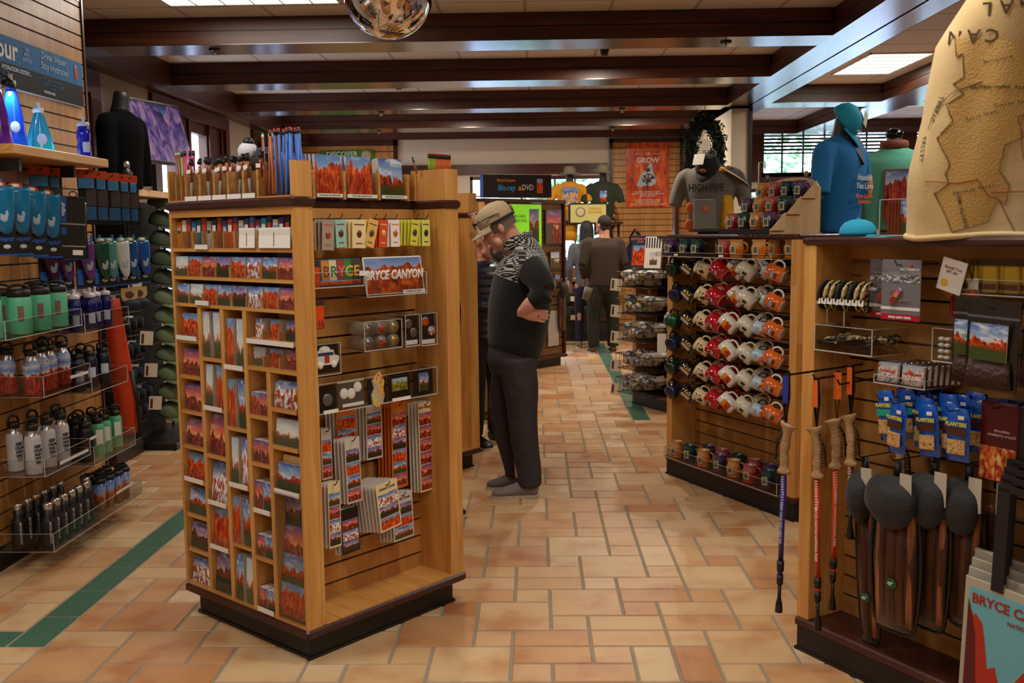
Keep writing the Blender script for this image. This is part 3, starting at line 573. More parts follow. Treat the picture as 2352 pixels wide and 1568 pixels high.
# acrylic trays helper
def tray(fr,s0,s1,d0,d1,z0,h,label,divs=(),back=None,mat_e=None):
    t=thing('acrylic_tray',label,'display tray',fr((s0+s1)/2,d0,z0)); w=(s1-s0)/2; D=d1-d0; b=B(); th=.003
    b.box(-w,w,0,D,0,th).box(-w,w,0,th,th,h).box(-w,-w+th,th,D,th,h).box(w-th,w,th,D,th,h).box(-w,w,D-th,D,th,back or h)
    for x in divs: b.box(x-(s0+s1)/2-.0015,x-(s0+s1)/2+.0015,th,D-th,th,h)
    part('walls',b,acr,t); e=B(); q_=.0018
    e.box(-w,w,-q_,0,0,q_*2.2).box(-w,w,-q_/2,q_,h-q_,h).box(-w-q_/2,-w+q_,-q_/2,q_,0,h).box(w-q_,w+q_/2,-q_/2,q_,0,h).box(-w,-w+q_,0,D,h-q_,h).box(w-q_,w,0,D,h-q_,h).box(-w,-w+q_,0,D,0,q_).box(w-q_,w,0,D,0,q_)
    part('polished_edges',e,acre,t); return t
tray(R_,.10,.37,.06,.195,1.398,.06,'clear tray holding the striped BRYCE plate')
tray(R_,.375,.70,.05,.195,1.352,.09,'clear tray holding the BRYCE CANYON picture plate')
t=thing('souvenir_plate','striped licence style plate reading BRYCE, in a clear tray','souvenir plate',R_(.27,.075,1.405,rx=-.18))
part('plate',B().bbox(-.11,.11,0,.004,0,.105,.002),H('#3b4a5c',.3),t)
for i,(c_,lc,ch) in enumerate([('#d08a1c','#7a3a1c','B'),('#d8cfa8','#2c6a3c','R'),('#9a2c28','#d86a5a','Y'),('#2c7a34','#d8b83c','C'),('#4a2c1c','#e0a81c','E')]):
    part('stripe',B().prism([(-.09+i*.037,.02),(-.055+i*.037,.02),(-.048+i*.037,.098),(-.083+i*.037,.098)],-.0008,0),H(c_,.4),t); text(ch,.058,H(lc,.4),t,(-.068+i*.037,-.0016,.052),bold=.001,shear=.15)
part('picture_strip',B().box(-.1,.1,-.0008,0,.004,.02),PIC[2],t)
t=thing('souvenir_plate','large landscape plate reading BRYCE CANYON, in a clear tray','souvenir plate',R_(.54,.06,1.36,rx=-.15))
part('plate',B().bbox(-.158,.158,0,.004,0,.15,.003),white,t); part('picture',B().box(-.152,.152,-.0008,0,.004,.144),pic('plate_print',([(.55,'#a8b8d8'),(1,'#5a7ab8')],[(.3,'#3c3030'),(.5,'#a83c14'),(.7,'#e07830')]),.75,.3,31),t)
text('BRYCE CANYON',.050,H('#f0ece6',.3),t,(0,-.0018,.075),bold=.0022,shear=.3,sx=.82); part('price_strip',B().box(.03,.155,-.006,-.005,-.004,.012),tag_w,t); text('LICENSE PLATE  $8.95',.009,H('#5a5560'),t,(.09,-.0062,.004))
t=part('price_tag',B().box(-.02,.02,0,.002,-.008,.01),tag_w); t.matrix_world=R_(.355,.045,1.447); tag(t,'small white price tag on the striped BRYCE plate tray','price tag')
for s,z,lb in ((.14,1.49,'at the left of the BRYCE plate'),(.155,1.345,'below the plates, cut by the corner post')):
    o=thing('snack_packet','orange snack packet '+lb,'packet',R_(s,.07,z)); part('pouch',B().bbox(-.025,.025,0,.012,-.1,-.012,.003),pic('packet_orange',([(.6,'#e0501c'),(1,'#d84a1c')],[(.3,'#7a2c20'),(.6,'#c8402c'),(.8,'#e8a080')]),.35,0,41,gloss=.2),o); part('dark_header',B().box(-.025,.025,.002,.008,-.012,.012),H('#3a2420'),o)
# token bin
tray(R_,.313,.509,0,.198,1.148,.115,'clear bin of collector coins in capsules',divs=(.38,.445))
cap_=glassy('capsule',(.9,.88,.84),.12,.1)
for r_ in range(2):
    for c_ in range(3):
        t=thing('collector_coin','%s coin capsule, %s in the %s row of the coin bin'%([('silver grey','blue and orange','brass'),('silver','orange picture','gold')][r_][c_],ORD[c_],'upper' if r_==0 else 'lower'),'coin',R_(.345+c_*.066,.012,1.178+(1-r_)*.054))
        M90=Matrix.Rotation(PI/2,4,'X'); b=B(); b.M=M90; b.lathe([(.026,0),(.026,-.09),(.022,-.092)],20); 
        part('capsule_tube',b,P(hexc('#b8aa98'),.15,alpha=.45,n='tube'),t); b=B(); b.M=M90; b.lathe([(.019,.002),(.019,-.002)],20); part('coin',b,[H('#8a8880',.3,metal=.6),PIC[2],H('#b8a060',.3,metal=.6)][c_],t)
# button cards, van magnet, magnet tray
def panelitem(name,lb,cat,s,d,z,w,h,parts,rx=-.03,base=blk):
    t=thing(name,lb,cat,R_(s,d,z,rx=rx)); part('backing',B().box(-w/2,w/2,0,.003,0,h),base,t)
    for nm,b,m_ in parts: part(nm,b,m_,t)
    return t
disc=lambda x,z,r,sz=1: B().ball((x,-.001,z),r,18,sz=(1,.22,sz))
tray(R_,.565,.645,.04,.195,1.14,.13,'narrow clear tray with the plain metal buttons'); tray(R_,.655,.745,.04,.195,1.135,.135,'narrow clear tray with the red picture buttons')
panelitem('button_card','black card with two plain metal buttons','buttons',.605,.05,1.155,.07,.11,[('button',disc(-.012,.078,.02),H('#8a847c',.3,metal=.7)),('button',disc(.014,.04,.02),H('#8a847c',.3,metal=.7)),('price_strip',B().box(-.034,.034,-.002,0,-.008,.01),tag_w)])
panelitem('button_card','black card with two red and blue picture buttons','buttons',.70,.05,1.15,.08,.115,[('button',disc(-.012,.085,.021),PIC[2]),('button',disc(.022,.045,.021),PIC[3]),('price_strip',B().box(-.038,.038,-.002,0,-.008,.01),tag_w)])
tray(R_,.11,.235,.05,.195,1.07,.12,'clear tray at the left with the white van magnet')
van=B().prism([(-.05,.03),(.045,.03),(.055,.045),(.055,.06),(.035,.065),(.03,.085),(-.045,.085)],-.006,0).ball((-.01,-.002,.085),.024,14,sz=(1.2,.25,.7)).ball((.03,-.005,.03),.014,12,sz=(1,.4,1)).ball((-.035,-.005,.03),.014,12,sz=(1,.4,1))
panelitem('van_magnet','white camper van magnet with a blue stripe on a black card','magnet',.172,.055,1.08,.115,.11,[('van',van,white),('windows',B().box(-.044,.028,-.0075,-.006,.066,.077),H('#24305a')),('flag',B().box(-.014,.008,-.0075,-.006,.038,.066),H('#a83038'))])
tray(R_,.10,.72,.02,.195,.93,.115,'long clear compartment tray of magnets',divs=(.205,.34,.45,.58))
panelitem('magnet_card','round silver magnet on a black card at the left end of the magnet tray','magnet',.15,.03,.936,.085,.1,[('magnet',disc(.0,.045,.024),H('#8a857c',.3,metal=.5)),('price_strip',B().box(-.03,.04,-.012,-.011,-.006,.008),tag_w)])
t=panelitem('magnet_card','clear bag of three white round magnets in the magnet tray','magnet',.26,.025,.955,.13,.085,[('disc',disc(-.035,.04,.021),H('#ece8e2',.4)),('disc',disc(.0,.036,.021),H('#ece8e2',.4)),('disc',disc(.033,.058,.021),H('#ece8e2',.4)),('header',B().box(-.065,.065,-.002,0,.08,.088),H('#d8d8d4',.2)),('price_strip',B().box(-.045,.06,-.003,-.001,-.012,.0),tag_w)],base=H('#5a5650',.2))
mp_=B().prism([(-.03,0),(-.01,-.015),(.02,0),(.03,.03),(.025,.06),(.032,.085),(.02,.11),(.01,.125),(-.01,.11),(-.028,.09),(-.02,.06),(-.035,.035)],-.008,0)
mmap=pic('map_magnet',([(.99,'#6aa0c0'),(1,'#6aa0c0')],[(.4,'#6aa0c0'),(.5,'#e8c83c'),(.6,'#c8502c')]),2,0,51)
panelitem('magnet_card','blue and yellow map shaped magnet sticking up from the magnet tray','magnet',.39,.02,.936,.10,.1,[('map',mp_,mmap)])
panelitem('magnet_card','green and yellow landscape magnet in the magnet tray','magnet',.515,.03,.936,.115,.105,[('picture',B().box(-.04,.04,-.006,0,.035,.085),pic('green_magnet',([(.6,'#8ac0d8'),(1,'#b8d8e8')],[(.4,'#2c6a24'),(.55,'#c8a02c'),(.7,'#e8d070')]),.7,.2,61)),('price_strip',B().box(-.05,.05,-.012,-.011,-.006,.008),tag_w)])
panelitem('magnet_card','upright blue sky hoodoo magnet at the right end of the magnet tray','magnet',.65,.03,.936,.11,.105,[('picture',B().box(-.025,.025,-.006,0,.015,.09),PIC[0])])
# hanging bookmark and magnet cards
HC_=[(.31,.12,.93,.10,.255,PIC[2],0,'wide card strip of canyon views under an orange heading',3),(.445,.11,.925,.085,.235,PIC[0],0,'four picture strip hanging beside the orange headed strip',3),(.58,.11,.905,.085,.36,PIC[4],.0,'long orange headed bookmark with five views',4),(.73,.11,.885,.08,.39,PIC[2],-.02,'long cream bookmark card with red lettering at the far right',3),(.285,.06,.81,.075,.26,PIC[2],-.03,'clear sleeved picture strip in front, upper left',3),(.185,.09,.86,.05,.20,PIC[5],0,'narrow strips half hidden by the corner post',3),(.19,.06,.655,.06,.26,PIC[4],0,'picture strip low down beside the corner post',2),(.27,.07,.53,.09,.18,PIC[1],-.04,'black headed sunset card pack at the lower left',2),(.43,.03,.61,.115,.20,PIC[0],-.12,'thick pack of cream headed view cards tilting to the right',8),(.56,.08,.53,.115,.20,PIC[0],-.04,'pale headed view card pack at the lower right',4)]
for i,(s,d,z,w,h,m_,ti,lb,nb) in enumerate(HC_):
    hook(s,z-.012,d1=d-.02 if d>.03 else .01,lab='black hook of the '+lb)
    for q_ in range(nb,-1,-1):
        M=R_(s-.008*q_,d+q_*.012,z,ry=ti)
        if q_: o=part('picture_card',B().box(-w/2,w/2,0,.0015,-h,0),page if i!=2 else H('#c8601c')); o.matrix_world=M; tag(o,'card hanging behind the '+lb,'picture card','cards behind the '+lb)
        else:
            o=thing('picture_card',lb+', near kiosk','picture card',M); part('backing',B().box(-w/2,w/2,0,.0015,-h,0),[page,H('#d8781c'),H('#e8d8a8'),blk][[1,0,1,2,0,0,2,3,2,0][i]],o)
            n=max(2,round(h/.065)); n=n if i not in (8,9) else 3; zz=-.045; hh=(h-.05)/n
            for j in range(n): part('view',B().box(-w*.44,w*.44,-.0008,0,zz-hh*(j+1)+.003,zz-hh*j),[PIC[2],PIC[0],PIC[1],PIC[3],PIC[4]][(i+j)%5] if i!=3 else PIC[1],o)
            if i==3: text('Retro Ranger',.014,H('#a02c1c'),o,(0,-.001,-.022),shear=.2,bold=.0003)
            if i in (8,9): text('Grand Circle',.016,H('#2c2420'),o,(0,-.001,-.024),shear=.3)
# ================= MUG GONDOLA AND RIGHT GONDOLA =================
AM=.45985; M_=Frame(.854,6.421,AM-PI/2); AG=.5373; G_=Frame(.987,3.6606,AG-PI/2)
def gondola(label,M,L,Dp,rec,zt=1.541,p=.0765,header=True,z0=.13,endp=.058,base_in=.0):
    t=thing('display_gondola',label,'display gondola',M)
    part('plinth',B().bbox(base_in,L-base_in,base_in,Dp-base_in,0,.1,.006),blk,t); part('plinth_skirting',B().box(base_in-.004,L-base_in+.004,base_in-.004,Dp,0,.012),rub,t)
    part('bottom_trim',B().bbox(-.006,L+.006,-.006,Dp+.006,.095,z0,.006),dkx,t); part('top_trim',B().bbox(-.008,L+.008,-.008,Dp+.008,zt,zt+.028,.008),dkx,t)
    part('core',B().box(endp,L-endp,rec,Dp-rec,z0,zt),oakp,t)
    for x0 in (0,L-endp): part('end_post',B().bbox(x0,x0+endp,0,Dp,z0,zt,.003),oak,t)
    part('slat_panel',slats(B(),endp,L-endp,z0,zt-.05,rec,p,.009),[wood('oak_slat',('#94642f','#a8763c','#b8874c'),'X',.7,rough=.4),groove],t)
    if header: part('header_board',B().box(endp,L-endp,rec-.02,rec,zt-.052,zt),oakx,t)
    return t
gondola('oak mug gondola with a black base across the aisle from the leaning man',M_(0,0,0),1.235,1.15,.2,1.545)
gondola('oak gondola nearest on the right, with trekking poles and snacks',G_(0,0,0),1.35,.62,.2)
# ---- mugs
GL={}
def glaze(nm,top,mid,bot):
    if nm in GL: return GL[nm]
    m,N,L,b=newmat(nm); t=N.new('ShaderNodeTexCoord'); s=N.new('ShaderNodeSeparateXYZ'); L.new(t.outputs['Generated'],s.inputs[0]); z=N.new('ShaderNodeTexNoise'); z.inputs['Scale'].default_value=7; z.inputs['Detail'].default_value=4
    mp=N.new('ShaderNodeMapping'); mp.inputs['Scale'].default_value=(1,1,.2); L.new(t.outputs['Generated'],mp.inputs[0]); L.new(mp.outputs[0],z.inputs['Vector'])
    a=N.new('ShaderNodeMath'); a.operation='MULTIPLY_ADD'; a.inputs[1].default_value=.5; L.new(z.outputs['Fac'],a.inputs[0]); L.new(s.outputs[2],a.inputs[2]); r=ramp(N,[(.0,bot),(.62,mid),(.85,mid),(1,top)]); r.color_ramp.elements[2].position=.82
    L.new(a.outputs[0],r.inputs[0]); L.new(r.outputs[0],b.inputs['Base Color']); setp(b,rough=.12,coat=.5); GL[nm]=m; return m
gO=glaze('glaze_orange','#d09a60','#c9701c','#d27a1c'); gN=glaze('glaze_navy','#1c4a4a','#0c1430','#0a0e24'); gR=glaze('glaze_red','#b86a66','#a01420','#b01020'); gP=glaze('glaze_purple','#5a4470','#231a3a','#2c2040')
def handle(b,x,z0,z1,out,r=.006,m=0,sq=1):
    n=9; b.loft([((x-.004+out*math.sin(PI*k/(n-1))**.8,0,z0+(z1-z0)*(.5-.5*math.cos(PI*k/(n-1)))),r,r*sq) for k in range(n)],8,m)
def patch(b,r,a0,a1,z0,z1,m=0,n=8):
    vs=[];fs=[]
    for k in range(n+1):
        a=a0+(a1-a0)*k/n
        for z in (z0,z1): vs.append((r*math.cos(a),r*math.sin(a),z))
    for k in range(n): fs.append((2*k,2*k+2,2*k+3,2*k+1))
    b.add(vs,fs,m,True)
def pot_mug(label,g,M,group='glazed pottery mugs'):
    t=thing('pottery_mug',label,'mug',M); b=B(); b.lathe([(.036,0),(.038,.006),(.034,.014),(.042,.035),(.044,.055),(.034,.08),(.037,.098),(.041,.102),(.038,.1),(.031,.08),(.04,.05),(.036,.016),(.0001,.014)],24,cap=False); b.lathe([(.0001,0),(.036,0)],24,cap=False)
    part('body',b,g,t); h=B(); handle(h,.036,.03,.085,.03,.006); part('handle',h,g,t)
    m=B(); patch(m,.0455,-PI*.5-.95,-PI*.5-.2,.022,.07); part('medallion',m,H('#b8b490',.5),t); m=B(); patch(m,.0462,-PI*.5-.8,-PI*.5-.35,.03,.062); part('medallion_mark',m,H('#4a5a4a',.5),t); t['group']=group; return t
PM={}
def put_pot(c,label,M,group):
    g={'o':gO,'n':gN,'r':gR,'p':gP}[c]
    if c not in PM: PM[c]=pot_mug(label,g,M,group)
    else: dup(PM[c],M,label,group)
    
CNm={'o':'orange','n':'navy','r':'red','p':'purple'}
tray(M_,.06,1.17,-.13,.19,1.438,.028,'clear shelf of glazed mugs along the top of the mug gondola',divs=(.45,))
t=thing('price_tag','small white price tags on the clear top mug shelf','price tag',M_(.3,-.133,1.445)); part('tag',B().box(-.03,.01,-.002,0,0,.012),tag_w,t); part('tag',B().box(.42,.46,-.002,0,0,.012),tag_w,t)
for s,d,c,lb in [(.12,-.06,'p','leftmost'),(.20,.06,'p','leftmost behind'),(.30,-.07,'n','second'),(.42,-.07,'n','third'),(.50,.05,'n','dark one behind the third'),(.60,-.01,'n','dark one at the middle'),(.70,-.08,'r','front left'),(.80,-.07,'o','front'),(.84,.07,'r','behind the front orange'),(1.01,-.08,'o','front right'),(.96,.07,'o','behind the front right'),(1.1,.07,'o','rearmost right')]:
    put_pot(c,'%s glazed mug, %s, on the clear top shelf'%(CNm[c],lb),M_(s,d,1.442,rz=1.0),'glazed mugs on the clear top shelf')
tray(M_,.06,1.17,-.06,.19,.135,.07,'long clear tray of glazed mugs at the bottom of the mug gondola')
for s,d,c,lb in [(.12,.0,'o','leftmost'),(.25,.01,'n','second'),(.31,.11,'p','behind the second'),(.41,.0,'o','third'),(.44,.12,'r','behind the third'),(.56,.01,'p','fourth'),(.60,.12,'n','behind the fourth'),(.71,.0,'o','fifth'),(.75,.12,'r','behind the fifth'),(.86,.0,'r','sixth'),(.89,.12,'p','behind the sixth'),(1.01,.01,'n','rightmost')]:
    put_pot(c,'%s glazed mug, %s, in the clear bottom tray'%(CNm[c],lb),M_(s,d,.14,rz=1.0),'glazed mugs in the bottom tray')
# stepped stand with twelve mugs
SX,SD=.50,.03; S0=1.573
t=thing('stepped_stand','pale wooden stepped stand with an arched side holding twelve glazed mugs','display stand',M_(SX,SD,S0)); birch=wood('birch',('#b89468','#c8a67a','#d4b48a'),'Z',.5,rough=.5)
Wd=.46; Dd=.36; prof=[(0,0),(Dd,0),(Dd,.26)]+[(Dd-.09+.09*math.cos(a),.26+.065*math.sin(a)) for a in (.3,.6,.9,1.2,1.57)]+[(Dd-.19,.29),(Dd-.27,.22),(.11,.215),(.11,.13),(.02,.06),(0,.03)]
for nm,x in (('side_panel',Wd-.006),):
    b=B(); b.M=Matrix.Translation((x,0,0))@Matrix.Rotation(PI/2,4,'Z'); b.prism([(a,c) for a,c in [(0,0),(Dd,0),(Dd,.27),(.335,.27),(.335,.2),(.22,.2),(.22,.11),(.11,.11),(.11,.03),(0,.03)]],-.012,0); part(nm,b,birch,t)
for k in range(3):
    part('step',B().box(0,Wd-.01,.0+.11*k,.11+.11*k,.09*k+.012*(k==0),.09*k+.02),birch,t); part('riser',B().box(0,Wd-.01,.108+.11*k,.114+.11*k,.02+.09*k,.09*(k+1)),birch,t)
    b=B(); b.M=Matrix.Translation((Wd+.008,0,0))@Matrix.Rotation(PI/2,4,'Z'); z=.02+.09*k; x=.0+.11*k; b.prism([(x+.1,z),(x+.1,z+.10),(x-.005,z)],-.012,0); part('corner_gusset',b,birch,t)
part('arched_back',B().prism([(0,0),(Wd,0),(Wd,.26)]+[(Wd/2+Wd/2*math.cos(a),.26+.07*math.sin(a)) for a in (.4,.8,1.2,1.57,1.94,2.34,2.74)]+[(0,.26)],Dd-.012,Dd),birch,t); part('front_lip',B().box(0,Wd,-.006,0,0,.03),blk,t); part('finial',B().ball((Wd-.05,.30,.34),.018,10,sz=(1,.4,1)),H('#7a6444'),t)
for k,row in enumerate(['rnop','porn','ornp']):
    for j,c in enumerate(row): put_pot(c,'%s glazed mug, %s from the left on the %s step of the wooden stand'%(CNm[c],ORD[j],['lowest','middle','top'][k]),M_(SX+.06+.11*j,SD+.055+.11*k,S0+.022+.09*k,rz=1.0),'glazed mugs on the stepped stand')
# ---- hanging mugs
def orient(bd,up=(0,0,1)):   # bd: world direction of the mug's foot, turned into the gondola's frame
    bd=Matrix.Rotation(-(AM-PI/2),3,'Z')@Vector(bd)
    z=-Vector(bd).normalized(); x=Vector(up)-z*Vector(up).dot(z); x.normalize(); y=z.cross(x); return Matrix((x,y,z)).transposed().to_4x4()
def cup(label,body,M,h=.098,r=.043,hm=None,pm=None,pz=(.02,.08),pa=(-1.0,.5),foot=None,inner=None,taper=1,extra=None,name='coffee_mug'):
    t=thing(name,label,'mug',M); b=B(); b.lathe([(.0001,0),(r*.8*taper,0),(r*taper,.006),(r,h*.4),(r,h),(r-.004,h),(r-.004,.01),(.0001,.008)],26,cap=False); part('body',b,body,t)
    hb=B(); handle(hb,r,.018,h-.016,.034,.006,sq=1.3); part('handle',hb,hm or body,t)
    if foot: part('foot',B().lathe([(.0001,-.0008),(r*.72,-.0008)],22,cap=False),foot[1],t); part('foot_ring',B().lathe([(r*.74,-.0014),(r*.84,-.0014),(r*.84,.002)],22,cap=False),foot[0],t)
    if pm:
        p=B(); patch(p,r+.0007,-PI/2+pa[0],-PI/2+pa[1],*pz); part('print',p,pm,t)
    if extra: extra(t,r,h)
    return t
bd_n=(.62,-.52,-.52); ct=H('#dcc9a0',.3,coat=.3); rd=H('#b3101c',.12,coat=.5); wt=H('#e6e2dc',.15,coat=.4); st_=P(hexc('#cfc8b6'),.25,bump=.05,bs=300,coat=.3); bkc=H('#101010',.12,coat=.5); org=H('#d8641c',.15,coat=.4)
def sketch(nm,a,c,sc=60):
    m,N,L,b=newmat(nm); t=N.new('ShaderNodeTexCoord'); v=N.new('ShaderNodeTexNoise'); v.inputs['Scale'].default_value=sc; v.inputs['Detail'].default_value=5; L.new(t.outputs['Object'],v.inputs['Vector']); r=ramp(N,[(.47,a),(.53,c)]); L.new(v.outputs['Fac'],r.inputs[0]); L.new(r.outputs[0],b.inputs['Base Color']); setp(b,rough=.3); return m
sk_cream=sketch('print_ink_on_cream','#2a2620','#d8c59c'); sk_stone=sketch('print_ink_on_stone','#28281f','#c8c0ae'); sk_dia=sketch('print_mountain_badge','#181c30','#c8ccd8',70)
sunm=pic('mug_sunset',([(.9,'#d8902c'),(1,'#d8a050')],[(.3,'#3a1420'),(.5,'#b02c18'),(.75,'#e8701c')]),.6,0,71); lblm=pic('mug_label',([(.5,'#a8c8d8'),(1,'#9cc0d4')],[(.35,'#401008'),(.5,'#b85a28'),(.65,'#d8c8b8')]),.45,.2,81)
def dia(t,r,h):
    p=B(); 
    for (a0,a1,z0,z1) in [(-.42,.0,.046,.054),(-.36,-.06,.036,.064),(-.30,-.12,.026,.074),(-.25,-.17,.02,.08)]: patch(p,r+.0008+.0001*z0,-PI/2+a0*1.2-.1,-PI/2+a1*1.2-.1,z0,z1)
    part('diamond_badge',p,sk_dia,t)
def eplate(t,r,h):
    p=B(); patch(p,r+.0012,-PI/2-.55,-PI/2-.1,.02,.085); part('white_band',p,H('#c8b8a8',.3),t)
    p=B(); a=-PI/2
    for (a0,a1,z0,z1) in [(.05,.15,.03,.075),(.05,.42,.03,.038),(.05,.42,.049,.056),(.05,.42,.067,.075)]: patch(p,r+.0014,a+a0,a+a1,z0,z1)
    part('letter_E',p,H('#e0b01c',.4),t)
def steelrim(t,r,h): part('steel_band',B().lathe([(r+.0008,h*.84),(r+.001,h)],24,cap=False),steel,t); part('lid',B().lathe([(.0001,h-.004),(r-.002,h-.004),(r-.003,h+.004),(.02,h+.006),(.0001,h+.006)],20,cap=False),bkc,t)
def mugtext(t,r,h):
    text('MUG',.02,H('#d85a3c',.4),t,(-.012,-r-.0008,.062),(PI/2,0,0),name='print_lettering',sx=.9)
CUPS=[('dark green steel camp mug',H('#10301c',.25,coat=.3),dict(extra=steelrim,r=.047,h=.09,hm=blk),(-.66,-.55,-.35)),
 ('black mug with a yellow E and white band',bkc,dict(extra=eplate,foot=(ct,H('#1c1c1c'))),(.6,-.3,-.6)),
 ('cream mug with an ink drawing',ct,dict(pm=sk_cream,foot=(ct,H('#a89878'))),(.66,-.42,-.45)),
 ('red mug with a diamond mountain badge',rd,dict(extra=dia,r=.049,foot=(H('#d8b8a8'),rd)),bd_n),
 ('white mug with an orange sunset print',wt,dict(pm=sunm,r=.042,h=.11,foot=(wt,H('#c8c0b4'))),(.5,-.4,-.72)),
 ('speckled stone mug with ink print',st_,dict(pm=sk_stone,pz=(.03,.08),pa=(-1,0),r=.045,h=.105,foot=(st_,H('#a8a294'))),(.6,-.45,-.6)),
 ('pale blue and brown mug with red lettering and black handle',lblm,dict(hm=bkc,r=.038,h=.09,extra=mugtext,foot=(bkc,bkc)),(.75,-.35,-.42)),
 ('orange and white mug with a blue picture',org,dict(hm=wt,pm=PIC[0],pz=(.025,.07),pa=(-.6,.15),r=.042,foot=(wt,H('#c8c2ba'))),(.66,-.5,-.45))]
CS=[.11,.275,.43,.56,.685,.845,.965,1.085]; CZ=[1.34,1.18,1.025,.865,.71,.555]
protoc={}; blu=None
for j,(nm,bm,kw,bd) in enumerate(CUPS):
    for i,z in enumerate(CZ):
        s=CS[j]+(.035 if (j==0 and i==1) else 0)+(.03 if j==3 and i==0 else 0)+rk.uniform(-.006,.006); d=-.02+(.06 if j in (4,6) and i<2 else 0)
        v=Vector(bd)+Vector((rk.uniform(-.08,.08),rk.uniform(-.08,.08),rk.uniform(-.08,.08)))
        lb='%s, %s row of hanging mugs'%(nm,ORD[i]); rot=Matrix.Translation((-.0,0,.02))@orient(v)@Matrix.Translation((0,0,-.045))
        M=M_(s,d,z,rot=rot)
        if j==0 and i in (1,3,5):
            lb=lb.replace('dark green','navy blue')
            if blu is None: blu=cup(lb,H('#14203e',.25,coat=.3),M,**kw); blu['group']='navy steel camp mugs on hooks'
            else: dup(blu,M,lb)
            continue
        if j==0 and i==2: cup(lb.replace('dark green','bright green'),H('#0c4a2a',.3),M_(s-.01,d,z,rot=orient((.6,-.5,-.1))@Matrix.Translation((0,0,-.045))),**kw)['group']='green steel camp mugs on hooks'; continue
        if j not in protoc: protoc[j]=cup(lb,bm,M,**kw); protoc[j]['group']=nm+'s on hooks'
        else: dup(protoc[j],M,lb)
        # a second one of the kind behind it
        if j in (1,2,3,5) and i<6: dup(protoc[j],M_(s+.035,d+.09,z+.01,rot=rot),'%s behind another, %s row of hanging mugs'%(nm,ORD[i]))
for i,z in enumerate(CZ):
    for j in range(8): hook(CS[j]+.01,z+.062,d0=.2,d1=-.03,fr=M_,lab='black peg hook of the mug gondola, %s from the left in the %s row'%(ORD[j],ORD[i]))
    o=part('hook_rail',B().box(.06,1.17,.185,.2,-.012,.012),blk); o.matrix_world=M_(0,0,z+.07); tag(o,'black rail behind the %s row of hanging mugs'%ORD[i],'rail')
# =========== right gondola goods
lk=lambda lab,s,z,d0,d1: hook(s,z,d0,d1,G_,lab)
t=thing('header_sign','tan sign strip for survival goods, at the top left of the near right gondola','sign',G_(.155,.19,1.405)); part('board',B().box(-.13,.13,0,.003,0,.08),pic('kraft',([(2,'#b89468'),(3,'#b89468')],[(.3,'#a07848'),(.7,'#c8a478')]),2,0,90),t); text('4 Survival',.022,H('#f0e6d8'),t,(.03,-.001,.058),bold=.0004); text('Fire St',.016,H('#f0e6d8'),t,(.09,-.001,.018)); part('emblem',B().ball((-.075,0,.04),.026,14,sz=(1.2,.1,1)),H('#7a4a34'),t)
para=sketch('paracord','#14120e','#c8b078',90); pb=None
for k in range(9):
    s=.035+.028*k; blkc=k in (1,4,6)
    t=thing('paracord_bracelet','%s braided cord bracelet, %s from the left on the rod'%('black' if blkc else 'tan and black',ORD[k]),'bracelet',G_(s,.05,1.36,ry=.1),'braided cord bracelets on the rod'); b=B(); b.M=Matrix.Rotation(PI/2,4,'Y')
    b.loft([((.045*math.cos(a),.035*math.sin(a),0),.011,.006) for a in [2*PI*q_/14 for q_ in range(15)]],8,up=(0,0,1)); part('cord',b,H('#15140f',.8) if blkc else para,t); part('buckle',B().bbox(-.01,.01,-.01,.01,-.052,-.03,.003),blk,t); part('price_tag',B().box(-.012,.012,-.04,-.038,-.03,-.01),tag_w,t)
o=part('display_rod',B().tube([(0,0,0),(.27,0,0)],.006).tube([(.05,0,0),(.05,0,-.14),(.05,.06,-.14)],.003).tube([(.13,0,0),(.13,0,-.14)],.003),acre); o.matrix_world=G_(.02,.05,1.39); tag(o,'clear rod carrying the braided cord bracelets','rod')
tray(G_,.06,.32,.0,.195,1.16,.095,'clear bin of tangled cord bracelets',divs=(.2,))
for k in range(12):
    s=.085+.02*k*(.9); t=thing('paracord_bracelet','loose %s cord bracelet in the clear bin'%('tan and black' if k%3 else 'black'),'bracelet',G_(s,.04+.03*(k%4),1.19+.012*(k%3),rz=k*1.3,rx=rk.uniform(-.5,.5)),'loose cord bracelets in the clear bin')
    b=B(); b.loft([((.045*math.cos(a),.02*math.sin(a),0),.009,.006) for a in [2*PI*q_/12 for q_ in range(13)]],8,up=(0,0,1)); part('cord',b,para if k%3 else blk,t); part('buckle',B().bbox(.035,.055,-.01,.01,-.006,.008,.002),blk,t)
